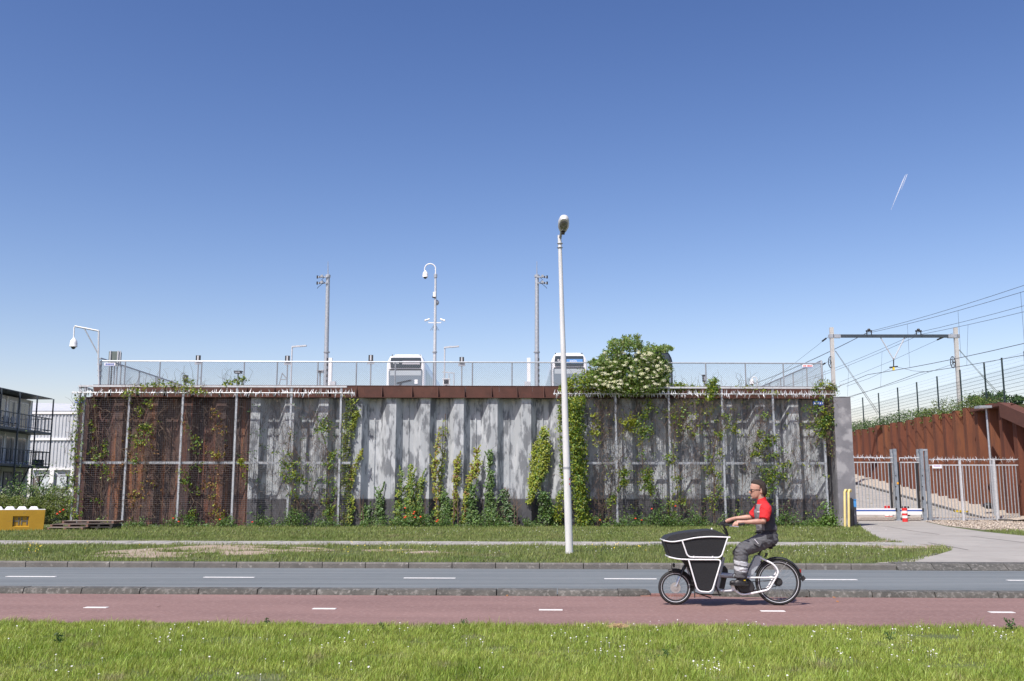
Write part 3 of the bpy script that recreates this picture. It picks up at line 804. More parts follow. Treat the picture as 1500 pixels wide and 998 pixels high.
def chain(mb, A, B_, z0, z1, pitch=.115, r=.0045):
    A, B_ = Vector(A), Vector(B_); L = (B_ - A).length; d = (B_ - A) / L; n_ = Vector((d.y, -d.x, 0)); hgt = z1 - z0
    s = -hgt
    while s < L:
        for sg in (1, -1):
            # line x = s + t (t height), clipped
            t0, t1 = max(0, -s), min(hgt, L - s)
            if t1 <= t0: continue
            za, zb_ = (z0 + t0, z0 + t1) if sg == 1 else (z1 - t0, z1 - t1)
            p = A + d * (s + t0); q = A + d * (s + t1); p = Vector((p.x, p.y, za)); q = Vector((q.x, q.y, zb_))
            u = (q - p).normalized().cross(n_)
            o = [p + u * r, p - u * r * .6 + n_ * r, p - u * r * .6 - n_ * r]; o2 = [x + (q - p) for x in o]
            mb.add(o + o2, [(0, 1, 4, 3), (1, 2, 5, 4), (2, 0, 3, 5)])
        s += pitch
CL = M('chain_link_wire', (.26, .29, .32), (.34, .37, .40), scale=9, rough=.5, metal=.2)
allp = [147] + uposts + [1204]
for a, b in zip(allp[:-1], allp[1:]):
    mb = MB(c); chain(mb, upt(a, 0) + Vector((0, -.05, 0)), upt(b, 0) + Vector((0, -.05, 0)), zb, zu); mb.build('chain_link_mesh', CL, tU)
for px, sgn, label in ((147, -1, 'left side chain link fence receding from the corner of the deck'), (1204, 1, 'right side chain link fence receding from the corner of the deck')):
    a = upt(px, 7.2); t = thing('chain_link_fence', label, 'fence', a)
    e = Vector((a.x - sgn * .2, a.y + 22, 0)); a0 = Vector((a.x, a.y, 0))
    mb = MB(a); mb.tube([(a.x, a.y, zu + .15), (e.x, e.y, zu + .15 )], .04, 8); mb.build('top_rail', GALV, t, smooth=40)
    src = None
    for i in range(1, 9):
        q = a0.lerp(e, i / 8.0)
        mb = MB(); mb.tube([(0, 0, 0), (0, 0, zu + .15 - 7.2)], .04, 8)
        loc = (q.x - a.x, q.y - a.y, 0)
        if src is None: src = mb.build('post', GALVD, t, smooth=40); src.location = loc
        else: share(src, 'post', loc, t)
    mb = MB(a); chain(mb, a0 + Vector((0.03, 0, 0)), e, zb, zu + .12, pitch=.16); mb.build('chain_link_mesh', CL, t)
sign(161, 534, 16, 5, YU - .1, 'white sign with blue underline on the chain link fence at the left corner', SIGNW, BLUE, 1)
sign(1183, 536.5, 16, 4.5, YU - .1, 'white sign with blue underline on the chain link fence near its right end', SIGNW, REDP, 1)

# ================================================================== masts, cameras, lamps on the deck
def deckpole(name, label, cat, px_b, py_b, px_t, py_t, Y, r0, r1, mat=GALV, group=None):
    a = P(px_b, py_b, Y); a.z = min(a.z, 8.0) if Y > 56 else a.z
    b = P(px_t, py_t, Y); t = thing(name, label, cat, (a.x, a.y, 7.5), group=group)
    mb = MB((a.x, a.y, 7.5)); mb.tube([(a.x, a.y, 7.3), a.lerp(b, .5), b], [r0, (r0 + r1) / 2, r1], 12); mb.build('pole', mat, t, smooth=40)
    return t, Vector((a.x, a.y, 7.5)), b
def mast(label, px_b, px_t, sg, grp):
    Y = 60; t, o, b = deckpole('equipment_mast', label, 'mast', px_b, 570, px_t, 404, Y, .15, .12, group=grp)
    mb = MB(o); mb.tube([b, P(px_t, 383, Y)], [.03, .012], 6); mb.build('lightning_rod', GALVD, t)
    mb = MB(o); mb.lathe(b + Vector((0, 0, -.1)), [(.16, 0), (.16, .14), (.12, .16)], 12); mb.build('top_collar', GALV, t)
    for dy, ln in ((-.12, .62), (-.5, .62)):
        mb = MB(o); z = b.z + dy; mb.beam((b.x, b.y - .15, z), (b.x + sg * ln, b.y - .15, z), .06, .07); mb.build('cross_arm', GALV, t)
        mb = MB(o); mb.tube([(b.x + sg * ln, b.y - .15, z + .09), (b.x + sg * ln, b.y - .15, z - .09)], .05, 8); mb.tube([(b.x + sg * (ln - .15), b.y - .15, z + .06), (b.x + sg * (ln - .15), b.y - .15, z - .06)], .04, 8); mb.build('insulator', BLACK, t)
        mb = MB(o); mb.box((b.x + sg * (ln - .28), b.y - .2, z + .05), (.14, .12, .14)); mb.build('clamp', GALVD, t)
    mb = MB(o); zz = b.z - .55
    mb.tube([(b.x + sg * (.15 + .45 * math.sin(q * math.pi / 8)), b.y - .2, zz + .1 - .42 * math.sin(q * math.pi / 10)) for q in range(9)], .016, 5)
    mb.tube([(b.x + sg * .18, b.y - .2, b.z - .15), (b.x + sg * .35, b.y - .2, b.z - .3), (b.x + sg * .2, b.y - .2, b.z - .42)], .018, 5); mb.build('cable_loop', BLACK, t)
    # clutter at the foot: pipes and cabinet
    s = 1.0
    mb = MB(o); p = P(px_b + (7 if sg < 0 else -12), 540, Y - .3); mb.box((p.x, p.y, 8.75), (.2, .25, 2.4)); mb.build('conduit_box', WHITE, t)
    mb = MB(o); p = P(px_b + (11 if sg < 0 else -14), 556, Y - .4); mb.box((p.x, p.y, 8.05), (.34, .3, .9)); mb.build('cabinet', GALVL, t)
    mb = MB(o); x_ = o.x + (.02 if sg < 0 else .2)
    for k in range(7): mb.box((x_ + .08 * (-sg), o.y - .2, 7.9 + k * .33), (.07, .06, .16))
    mb.build('cable_clamps', BLACK, t)
    mb = MB(o); mb.lathe((o.x, o.y, P(px_b, 517, Y).z), [(.19, 0), (.19, .07)], 12); mb.build('band', GALVD, t)
mast('thick grey mast with cross arms to its left, left of the first white bus', 477, 480.5, -1, 'tall equipment masts on the deck')
mast('thick grey mast with cross arms to its right, just left of the white lamp post', 786.5, 786.5, 1, 'tall equipment masts on the deck')
def dome(mb_w, mb_b, p, s=1.0, off=None):
    mb_w.lathe(p, [(.03 * s, .22 * s), (.05 * s, .18 * s), (.12 * s, .1 * s), (.145 * s, -.02 * s), (.145 * s, -.12 * s), (.15 * s, -.13 * s), (.15 * s, -.16 * s), (.10 * s, -.165 * s)][::-1], 16)
    mb_b.ell(p + Vector((0, 0, -.16 * s)), (.095 * s, .095 * s, .1 * s), 12, 8)
# CCTV mast
Y = 58
t, o, b = deckpole('camera_mast', 'white surveillance mast with a hooked top and dome camera beside the first bus', 'camera mast', 636.5, 572, 638, 403, Y, .11, .06, GALVL)
mb = MB(o); r_ = (b - P(622, 403, Y)).length / 2; cx_ = (b.x + P(622, 403, Y).x) / 2
zc = P(638, 394, Y).z
mb.tube([b, (b.x, b.y, zc)] + [(cx_ + r_ * math.cos(q * math.pi / 10), b.y, zc + r_ * .95 * math.sin(q * math.pi / 10)) for q in range(11)] + [(cx_ - r_, b.y, zc - .1)], .035, 8); mb.build('swan_neck', WHITE, t, smooth=60)
m1, m2 = MB(o), MB(o); dome(m1, m2, P(623, 402, Y), 1.1); m1.build('dome_camera', WHITE, t, smooth=40); m2.build('dome_lens', DGLASS, t, smooth=True)
mb = MB(o); mb.lathe(P(638, 407, Y), [(.10, 0), (.10, .2), (.07, .24)], 10); mb.build('collar', GALV, t)
mb = MB(o); mb.box(P(636.5, 432, Y) + Vector((0, -.05, 0)), (.16, .2, .3)); mb.build('junction_box', WHITE, t)
mb = MB(o); mb.ell(P(639.5, 443, Y) + Vector((0, .1, 0)), (.14, .1, .17), 10, 8); mb.build('siren', GALVD, t, smooth=True)
mb = MB(o); mb.box(P(636, 435.5, Y), (.2, .2, .08)); mb.build('bracket', BLACK, t)
za = P(637, 473, Y)
mb = MB(o); mb.beam((za.x - .36, za.y, za.z), (za.x + .36, za.y, za.z), .05, .05); mb.build('cross_arm', WHITE, t)
for sg in (-1, 1):
    mb = MB(o); q = za + Vector((sg * .36, 0, .06)); mb.tube([q - Vector((0, 0, .08)), q], .02, 6)
    mb.tube([q + Vector((-sg * .04, 0, .16)), q + Vector((sg * .24, -.08, .05))], .052, 10); mb.build('bullet_camera', WHITE, t, smooth=40)
mb = MB(o)
for q in (-.2, -.12, .12, .2): mb.tube([(za.x + q * .2, za.y, za.z - .12), (za.x + q * 1.3, za.y - .1, za.z - .48)], .01, 4)
mb.build('hanging_cable', BLACK, t)
mb = MB(o); mb.lathe(P(636.8, 517, Y), [(.14, 0), (.14, .08)], 10); mb.build('band', GALV, t)
# corner camera bracket on the left
Y = 54.4; pb = W(146.5, 565, Y); o = Vector((pb.x, pb.y, 7.2))
t = thing('corner_camera', 'white dome camera hanging from a bracket arm above the left corner of the wall', 'camera', o)
c0 = W(145.5, 525, Y); c1 = W(146, 485.5, Y); c2 = W(111, 478.5, Y); 
mb = MB(o); mb.tube([o + Vector((.03, -.12, .1)), c0 + Vector((0, -.12, 0)), c1 + Vector((0, -.12, 0))], .05, 8)
mb.tube([c1 + Vector((0, -.12, 0)), c2 + Vector((0, -.12, 0))], .05, 8); mb.build('bracket_arm', GALVL, t, smooth=60)
mb = MB(o); mb.tube([W(125, 482, Y) + Vector((0, -.12, 0)), W(144.5, 518, Y) + Vector((0, -.12, 0))], .032, 6); mb.build('diagonal_strut', GALVD, t)
mb = MB(o); mb.tube([c2 + Vector((0.02, -.12, 0.02)), W(110, 481, Y) + Vector((0, -.12, 0)), W(109.3, 498, Y) + Vector((0, -.12, 0))], .035, 8); mb.build('drop_tube', WHITE, t, smooth=60)
m1, m2 = MB(o), MB(o); dome(m1, m2, W(109.3, 503, Y) + Vector((0, -.12, 0)), 1.35); m1.build('dome_camera', WHITE, t, smooth=40); m2.build('dome_lens', DGLASS, t, smooth=True)
mb = MB(o)
for yy in (526, 534, 543, 551): mb.box(W(146.5, yy, Y) + Vector((0, -.03, 0)), (.2, .2, .04))
mb.build('pipe_clamp', GALVD, t)
# small far dome camera on a hook at the right
Y = 62; o = P(1109, 566, Y); o.z = 7.5; t = thing('hook_camera', 'small white dome camera on a hooked tube behind the parapet at right', 'camera', o)
xr_, xl_ = P(1109, 560, Y).x, P(1101.5, 560, Y).x; zc = P(1105, 556, Y).z; r_ = (xr_ - xl_) / 2
mb = MB(o); mb.tube([(xr_, Y, 7.6)] + [((xr_ + xl_) / 2 + r_ * math.cos(q * math.pi / 8), Y, zc + r_ * math.sin(q * math.pi / 8)) for q in range(9)] + [(xl_, Y, zc - .1)], .03, 7); mb.build('hooked_tube', WHITE, t, smooth=60)
m1, m2 = MB(o), MB(o); dome(m1, m2, P(1101.5, 559.5, Y), .95); m1.build('dome_camera', WHITE, t, smooth=40); m2.build('dome_lens', DGLASS, t, smooth=True)
# equipment cabinet
Y = 57; p = P(168.5, 525.5, Y); o = Vector((p.x, p.y, 7.4)); t = thing('equipment_cabinet', 'grey green equipment cabinet on four thin poles behind the left end of the parapet', 'cabinet', o)
s_ = Y / 1458
mb = MB(o); mb.box(p, (14 * s_, .5, 20 * s_)); mb.build('case', M('cabinet_green', (.10, .13, .12), (.13, .16, .15), scale=3, rough=.5), t)
for dx in (-7, 4.2, 7.6):
    mb = MB(o); q = P(168.5 + dx, 525, Y - .28); mb.tube([(q.x, q.y, p.z - .5), (q.x, q.y, p.z + 10.5 * s_)], .05 if dx < 7 else .035, 8); mb.build('frame_tube', GALVL, t, smooth=40)
for dx in (-9, -5.5, -1.5, 2.5):
    mb = MB(o); q = P(168.5 + dx, 550, Y); mb.tube([(q.x, q.y, 7.3), (q.x, q.y, p.z - .1)], .045, 8); mb.build('leg', BLACK if dx == -5.5 else GALV, t, smooth=40)
# platform lamps with flat heads
def flat_lamp(label, px, py_t, px_h0, px_h1, Y):
    q = P(px, py_t, Y); o = Vector((q.x, q.y, 7.8)); t = thing('platform_lamp', label, 'lamp', o, group='flat headed lamps on the deck')
    mb = MB(o); mb.tube([(q.x, q.y, 7.5), q], [.055, .045], 8); mb.build('pole', GALVL, t, smooth=40)
    a, b = P(px_h0, py_t + .5, Y), P(px_h1, py_t - 1.5, Y)
    mb = MB(o); mb.beam(a, a.lerp(b, .5) + Vector((0, 0, .02)), .16, .09); mb.beam(a.lerp(b, .45), b, .22, .08); mb.build('lamp_head', GALVL, t)
flat_lamp('flat headed platform lamp left of the thick left mast', 428, 508, 427.5, 449, 62)
flat_lamp('flat headed platform lamp right of the hooked camera mast', 651.5, 509, 650.5, 672.5, 62)
# stop indicator posts
def stop_post(px, py, label, Y=66):
    q = P(px, py, Y); o = Vector((q.x, q.y, 7.8)); t = thing('stop_sign_post', label, 'sign post', o, group='small black indicator posts on the deck')
    mb = MB(o); mb.tube([(q.x, q.y, 7.5), (q.x, q.y, q.z + .05)], .045, 8); mb.build('pole', GALVD, t, smooth=40)
    mb = MB(o); mb.box((q.x, q.y - .08, q.z - .02), (.30, .12, .40)); mb.build('indicator_box', BLACK, t)
    mb = MB(o); mb.box((q.x, q.y - .155, q.z - .02), (.10, .02, .36)); mb.build('pole_clamp', GALVL, t)
    mb = MB(o); mb.box((q.x, q.y - .05, q.z - .32), (.46, .04, .22)); mb.build('plate', GALV, t)
for px, py, la in ((291, 525, 'at far left, right of the cabinet'), (421.5, 525.5, 'beside the left platform lamp'), (543.5, 524.5, 'left of the first bus'), (676.5, 527.5, 'right of the hooked camera mast')):
    stop_post(px, py, 'black indicator box on a thin post, ' + la)
# little things above the cap
def mini(name, label, cat, px, py, wpx, hpx, Y, mat, legs=0):
    p = P(px, py, Y); s_ = Y / 1458; o = Vector((p.x, p.y, 7.5)); t = thing(name, label, cat, o)
    mb = MB(o); mb.box(p, (wpx * s_, .3, hpx * s_)); mb.box(p + Vector((0, 0, hpx * s_ / 2 + .02)), (wpx * s_ + .06, .36, .04)); mb.build('case', mat, t)
    mb = MB(o); mb.tube([(p.x, p.y, 7.4), (p.x, p.y, p.z)], .05, 8); mb.build('foot', GALVD, t)
    mb = MB(o); mb.box(p + Vector((0, -.16, 0)), (wpx * s_ * .7, .02, hpx * s_ * .7)); mb.build('front_plate', BLACK if mat is not BLACK else GALVD, t)
mini('control_box', 'small black control box just above the cap at left', 'box', 272, 556, 4, 10, 58, BLACK)
mini('flood_lamp', 'small dark flood lamp above the cap left of the left platform lamp', 'lamp', 349, 546, 10, 2.6, 58, BLACK)
mini('control_box', 'small black control box above the vines right of the elder bush', 'box', 1031.5, 555, 4, 9, 58, BLACK)
mini('ticket_box', 'pale box between the hooked camera mast and the second platform lamp', 'box', 654, 560, 10, 8, 60, WHITE)
mini('ticket_box', 'pale small box with sloped rod near the left platform lamp', 'box', 469, 545, 8, 3, 60, GALVL)
# small platform shelter frame right of cctv mast
p = P(657, 546, 61); o = Vector((p.x, p.y, 7.6)); t = thing('shelter_frame', 'low grey frame with two posts right of the hooked camera mast', 'frame', o); s_ = 61 / 1458
mb = MB(o); mb.beam(P(648, 545, 61), P(666, 547, 61), .1, .06); mb.build('top_bar', GALVL, t)
for px in (657.5, 665):
    mb = MB(o); q = P(px, 548, 61); mb.tube([(q.x, q.y, 7.6), q], .035, 6); mb.build('post', GALVL, t)
# barrier arms
p = P(414, 560, 60); o = Vector((p.x, p.y, 7.6)); t = thing('barrier_frame', 'dark triangular stand behind the parapet left of the left platform lamp', 'stand', o)
mb = MB(o); mb.tube([P(408, 566, 60), P(413.5, 547, 60)], .03, 6); mb.tube([P(413.5, 547, 60), P(421, 556, 60)], .03, 6); mb.tube([P(411, 556, 60), P(421, 556, 60)], .025, 6); mb.build('rod', GALVD, t)

# ================================================================== buses
def bus(label, px0, px1, py_top, Y, L, side, dark=False, route=None):
    """front face spans px0..px1, roof at py_top"""
    a, b = P(px0, 540, Y), P(px1, 540, Y); wd = b.x - a.x; zt = P(750, py_top, Y).z; z0 = 8.0; hgt = zt - z0
    cx_ = (a.x + b.x) / 2; o = Vector((cx_, Y, z0)); t = thing('bus', label, 'bus', o, 0)
    body = M('bus_black_paint', (.012, .013, .015), rough=.15, coat=.6) if dark else WHITEB
    hw = wd / 2
    def sec(y, ins, top, rr=.16):
        zz = hgt - top; w_ = hw - ins
        pts = [(-w_, .25), (-w_, 1.2), (-w_, zz - .62), (-w_ + .06, zz - .38), (-w_ + .06 + rr, zz - .06), (-w_ + .12 + rr * 1.6, zz), (w_ - .12 - rr * 1.6, zz), (w_ - .06 - rr, zz - .06), (w_ - .06, zz - .38), (w_, zz - .62), (w_, 1.2), (w_, .25)]
        return [Vector((x, y, z)) for x, z in pts]
    mb = MB(); mb.rings([sec(.02, .10, .10), sec(.10, .02, .03), sec(.5, 0, 0), sec(L, 0, 0)]); mb.build('body', body, t, smooth=35)
    # roof equipment
    mb = MB(); mb.box((0, 3.2, hgt + .12), (wd * .7, 3.5, .26)); mb.build('roof_unit', body, t); mb = MB(); mb.box((0, 8.5, hgt + .1), (wd * .6, 2.4, .2)); mb.build('roof_unit', body, t)
    # destination panel
    zd = hgt - .54
    mb = MB(); mb.prism([(-hw * .77, zd - .33), (hw * .77, zd - .33), (hw * .80, zd), (hw * .77, zd + .37), (-hw * .77, zd + .37), (-hw * .80, zd)], -.05, .06, .03); dp = mb.build('destination_window', DGLASS, t)
    mb = MB()
    if route:
        mb.box((hw * .30, -.056, zd + .0), (hw * .88, .012, .30)); mb.build('line_display', DISPB, dp)
        text_obj('destination_text', 'gein', .30, SIGNW, (hw * .22, -.066, zd + .02), (math.pi / 2, 0, 0), dp, .002)
        text_obj('line_number', '50', .34, SIGNW, (-hw * .52, -.060, zd - .0), (math.pi / 2, 0, 0), dp, .002)
    elif not dark:
        mb.box((hw * .28, -.056, zd + .02), (hw * .92, .012, .24)); mb.build('line_display', DISPG, dp)
        m2 = MB()
        x = -hw * .15
        while x < hw * .7: q = R.uniform(.04, .08); m2.box((x, -.066, zd + .07), (q * .7, .006, .06)); x += q
        m2.build('display_text', REDP, dp)
        m2 = MB()
        for x in (-.62, -.55, -.45, -.38): m2.box((hw * x, -.056, zd + .03), (.05, .008, .17))
        m2.build('line_number', SIGNW, dp); m2 = MB(); m2.box((-hw * .30, -.056, zd + .05), (.1, .01, .06)); m2.build('lamp_dot', REDP, dp)
    # windscreen
    zw1 = zd - .48; zw0 = .75
    mb = MB(); mb.prism([(-hw * .86, zw0), (hw * .86, zw0), (hw * .88, zw1 - .1), (hw * .84, zw1), (-hw * .84, zw1), (-hw * .88, zw1 - .1)], -.02, .10, .03); ws = mb.build('windscreen', SCRN, t)
    mb = MB(); mb.box((0, -.03, zw1 + .03), (wd * .84, .04, .06)); mb.build('windscreen_trim', BLACK, t)
    mb = MB(); mb.box((0, -.027, zw1 - .20), (wd * .80, .008, .34)); mb.build('sun_blind', M('bus_blind', (.42, .47, .50), rough=.5) if not dark else BLACK, ws)
    mb = MB(); mb.beam((-hw * .45, -.05, zw0 + .50), (hw * .30, -.05, zw0 + .72), .03, .05); mb.beam((-hw * .5, -.05, zw0 + .1), (-hw * .2, -.05, zw0 + .5), .03, .03); mb.build('wiper', BLACK, t)
    mb = MB(); mb.box((hw * .55, -.03, zw0 + .60), (.22, .02, .3)); mb.build('windscreen_paper', SIGNW, ws)
    mb = MB(); mb.box((0, .0, .5), (wd * .95, .12, .28)); mb.build('bumper', body, t)
    for sg in (-1, 1):
        mb = MB(); mb.ell((sg * hw * .78, -.02, .62), (.16, .06, .1), 10, 6); mb.build('headlight', SIGNW, t, smooth=True)
        mb = MB(); mb.tube([(sg * hw * .72, .25, hgt - .02), (sg * hw * .72, .25, hgt + .07)], .035, 8); mb.build('marker_lamp', BLACK, t)
        y = .9
        wsrc = None
        while y < L - 1.4:
            if wsrc is None:
                mb = MB(); mb.box((0, 0, 0), (.03, 1.25, 1.05)); wsrc = mb.build('side_window', DGLASS, t); wsrc.location = (sg * (hw + .004), y + .65, 1.75)
            else: share(wsrc, 'side_window', (sg * (hw + .004), y + .65, 1.75), t)
            y += 1.42
        for y in (2.6, L - 3):
            mb = MB(); mb.tube([(sg * (hw - .3), y, .5), (sg * (hw + .01), y, .5)], .48, 20); mb.build('wheel', RUBBER, t, smooth=40)
    return t
bus('white articulated bus parked on the deck between the left mast and the hooked camera mast', 566, 622.5, 520.5, 67, 17, 1)
bus('white bus with blue destination display half hidden behind the lamp post and elder bush', 807, 860.5, 518, 67, 12, 1, route='50')
bus('black bus mostly hidden behind the flowering elder bush', 934, 986, 515.5, 67, 12, 1, dark=True)

# ================================================================== street lamp
g = G(834, 811, ZV); t = thing('street_lamp', 'tall white tapered street lamp standing in the grass verge before the wall, leaning slightly left', 'street lamp', g)
Yl = g.y
b = P(820.2, 358, Yl); mid = P(828, 620, Yl)
mb = MB(g); mb.tube([g + Vector((0, 0, -.1)), g + Vector((0, 0, .05)), g.lerp(b, .33), g.lerp(b, .66), b], [.108, .105, .092, .073, .052], 20); mb.build('pole', POSTW, t, smooth=40)
e1 = P(820, 347, Yl)
mb = MB(g); mb.tube([b, P(819.3, 345, Yl)], [.055, .05], 14); mb.build('pole_cap', POSTW, t, smooth=40)
mb = MB(g); 
for yy in (357, 363): q = P(820.2, yy, Yl); mb.lathe(q, [(.075, -.012), (.082, 0), (.075, .012)], 14)
mb.build('collar', GALVD, t)
h0 = P(820.5, 350, Yl); h1 = P(822.5, 337, Yl) + Vector((0, -.45, 0))
mb = MB(g); mb.tube([h0, h0.lerp(h1, .5), h1], [.04, .035, .035], 8); mb.build('arm', GALVD, t, smooth=60)
# head: rounded lamp seen from below, reaching toward the road
hc = P(825.5, 330, Yl - .75)
def head_ring(y, wv, zb_, zt_):
    return [hc + Vector((wv * math.cos(a) * (1 if abs(math.cos(a)) < .99 else 1), y, zb_ if math.sin(a) < -.5 else (zt_ * max(0, math.sin(a)) ** .7 if math.sin(a) > 0 else zb_ * .6 * abs(math.sin(a)) / .5))) for a in [2 * math.pi * (k + .5) / 14 for k in range(14)]]
_n0 = 0
def tilted(m_):
    Rm = Matrix.Rotation(rad(-14), 3, 'X')
    m_.v = [tuple(Rm @ ((Vector(v) - hc) * .92) + hc) for v in m_.v]; return m_
mb = MB(g); mb.rings([head_ring(-.42, .06, -.03, .08), head_ring(-.36, .13, -.05, .15), head_ring(-.15, .165, -.06, .20), head_ring(.1, .165, -.06, .20), head_ring(.3, .12, -.05, .16), head_ring(.42, .06, -.04, .09)]); tilted(mb).build('lamp_head', M('lamp_head_grey', (.55, .56, .56), rough=.5), t, smooth=50)
mb = MB(g); mb.ell(hc + Vector((0, -.08, -.055)), (.13, .27, .085), 14, 8); tilted(mb).build('lamp_glass', M('lamp_glass', (.13, .13, .105), rough=.15, spec=.7), t, smooth=True)
mb = MB(g); mb.box(hc + Vector((0, .33, -.06)), (.10, .16, .08)); tilted(mb).build('lamp_joint', BLACK, t)
q = g.lerp(b, (811 - 690) / (811 - 358.)); mb = MB(g); mb.tube([q + Vector((0, 0, -.03)), q + Vector((0, 0, .03))], .1005, 20); mb.build('band', GALVD, t, smooth=40)
for yy, m_ in ((706, REDP), (713, REDP), (704, BLACK), (716, BLACK)):
    q = g.lerp(b, (811 - yy) / (811 - 358.)); mb = MB(g)
    a0 = -.85 if m_ is REDP else -.6
    mb.add([q + Vector((.1 * math.cos(a), .1 * math.sin(a), dz)) for a in (a0 - .25, a0, a0 + .25) for dz in (-.02, .02)], [(0, 2, 3, 1), (2, 4, 5, 3)]); mb.build('sticker', m_, t)

# ================================================================== plants on the wall
GRP = 'climbing plants on the wall and fences'
def vine(label, path, n, size, mat, Yp, twigs=0, mat2=None, frac2=0.0, stem=True, thick=.22, cluster=5, kw={}):
    """path: (px, py, half width px)"""
    p0 = path[-1]; base = W(p0[0], p0[1], Yp); t = thing('climbing_plant', label, 'climbing plant', base)
    pts = []; n = int(n * 1.5); size = size * 1.12
    seg = [math.hypot(b[0] - a[0], b[1] - a[1]) * (a[2] + b[2]) for a, b in zip(path[:-1], path[1:])]; tot = sum(seg)
    ncl = max(1, n // cluster)
    onmesh = abs(Yp - YFm) < .01
    seeds = [R.random() * tot for _ in range(max(5, int(tot / 260)))] if onmesh else None
    for _ in range(ncl):
        q = R.random() * tot; i = 0; so_ = None
        if onmesh and R.random() < .85: so_ = R.choice(seeds); q = min(tot - 1, max(0, so_ + R.gauss(0, tot * .022)))
        while q > seg[i] and i < len(seg) - 1: q -= seg[i]; i += 1
        a, b = path[i], path[i + 1]; f = min(1, q / (seg[i] + .001)) if onmesh else R.random()
        hw = a[2] + (b[2] - a[2]) * f; x = a[0] + (b[0] - a[0]) * f; y = a[1] + (b[1] - a[1]) * f
        dx, dy = b[0] - a[0], b[1] - a[1]; L = math.hypot(dx, dy) or 1
        off = (max(-1, min(1, R.gauss(0, .48))) * hw) if so_ is None else (math.sin(so_ * 12.9) * .8 + R.gauss(0, .38)) * hw * 1.25
        x += -dy / L * off; y += dx / L * off
        p = W(x, y, Yp - R.random() ** 1.5 * thick * (1 - abs(off) / (hw + .01) * .6))
        for _ in range(cluster): pts.append((p.x + R.gauss(0, size * .55), p.y + R.gauss(0, size * .3), p.z + R.gauss(0, size * .55)))
    if Yp > 52.8 and not onmesh:
        for _ in range(max(5, n // 110)):
            i = R.randrange(len(path) - 1); a, b = path[i], path[i + 1]; f = R.random(); sd = R.choice([-1, 1])
            x = a[0] + (b[0] - a[0]) * f + sd * (a[2] + (b[2] - a[2]) * f) * .6; y = a[1] + (b[1] - a[1]) * f; L_ = R.uniform(5, 17)
            for k_ in range(int(L_ * 1.6)):
                g_ = k_ / (L_ * 1.6); p = W(x + sd * g_ * L_ * .35 + math.sin(g_ * 5 + x) * .8, y - g_ * L_, Yp - .04); pts.append((p.x, p.y, p.z))
    if not onmesh and not kw and Yp > 52.8: kw = dict(nbias=(0, -1.1, .55), spread=.38)
    R.shuffle(pts); k2 = int(len(pts) * frac2)
    leaf_obj('foliage', pts[k2:], size, mat, t, off=base, **kw)
    if k2 > 4 and mat2: leaf_obj('foliage', pts[:k2], size, mat2, t, off=base, **kw)
    if stem:
        mb = MB(base)
        pp = [W(x + R.uniform(-1, 1), y, Yp + .01) for x, y, h in path]
        mb.tube(pp, .02, 5); mb.build('stem', DRY, t)
    if twigs:
        mb = MB(base)
        for _ in range(twigs):
            q = R.random() * tot; i = 0
            while q > seg[i] and i < len(seg) - 1: q -= seg[i]; i += 1
            a, b = path[i], path[i + 1]; f = R.random(); hw = (a[2] + (b[2] - a[2]) * f)
            x = a[0] + (b[0] - a[0]) * f + R.gauss(0, hw * .8); y = a[1] + (b[1] - a[1]) * f + R.gauss(0, 4)
            l_ = R.uniform(8, 26); an = R.gauss(1.57, .6)
            ps = [W(x, y, Yp - R.uniform(-.02, .12))]
            for _s in range(3):
                x += math.cos(an) * l_ / 3 * R.choice([-1, 1, 1]); y -= math.sin(an) * l_ / 3; an += R.gauss(0, .5); ps.append(W(x, y, Yp - R.uniform(-.02, .12)))
            mb.tube(ps, [.008, .007, .006, .004], 3, cap=False)
        mb.build('twigs', DRYD if R.random() < .5 else DRY, t, kind='stuff')
    return t
S1 = .11
YFm = YF - .06
# -- over the rusty left part (on the mesh)
vine('thin straggly creeper at the left end of the rusty mesh panel', [(138, 575, 5), (140, 620, 6), (150, 700, 9), (148, 770, 8)], 260, S1, LEAF, YFm, 60, LEAFY, .3)
vine('sparse green creeper hanging from the rail in the first full rusty bay', [(190, 590, 20), (205, 610, 18), (212, 650, 12), (195, 680, 10)], 330, S1, LEAF, YFm, 90, LEAFY, .35)
vine('brown dry creeper on the lower half of the first full rusty bay', [(205, 640, 18), (215, 690, 14), (200, 740, 12), (190, 768, 8)], 150, S1, LEAFR, YFm, 120, LEAFY, .3)
vine('thin creeper climbing beside the second mesh post on the rusty wall', [(272, 600, 10), (278, 640, 9), (288, 672, 12), (268, 700, 8), (285, 735, 8), (268, 766, 6)], 260, S1, LEAF, YFm, 70, LEAFY, .3)
vine('reddish dry creeper in the third rusty bay', [(310, 595, 10), (316, 640, 9), (320, 690, 12), (312, 735, 12), (322, 768, 6)], 300, S1, LEAFR, YFm, 110, LEAFY, .35)
vine('few leaves at the joint between rusty and grey wall', [(357, 640, 4), (354, 665, 5), (352, 700, 4)], 60, S1, LEAFY, YFm, 8)
vine('loose leafy creeper left of the post on the first grey bay', [(425, 635, 10), (422, 665, 14), (434, 680, 14), (428, 720, 12), (440, 745, 10), (430, 770, 7)], 460, S1, LEAF, YFm, 150, LEAFY, .4)
vine('leafy creeper on the mesh left of the last left post', [(480, 608, 12), (468, 625, 14), (475, 645, 16), (482, 680, 10), (480, 740, 10), (490, 770, 8)], 560, S1, LEAF, YFm, 160, LEAFY, .3)
vine('bright yellow green creeper running up the wall at the end of the left fence', [(514, 585, 8), (510, 620, 9), (506, 660, 6), (505, 700, 6), (512, 740, 8), (508, 772, 7)], 900, S1, LEAFY, 52.9, 20, LEAF, .35, thick=.3)
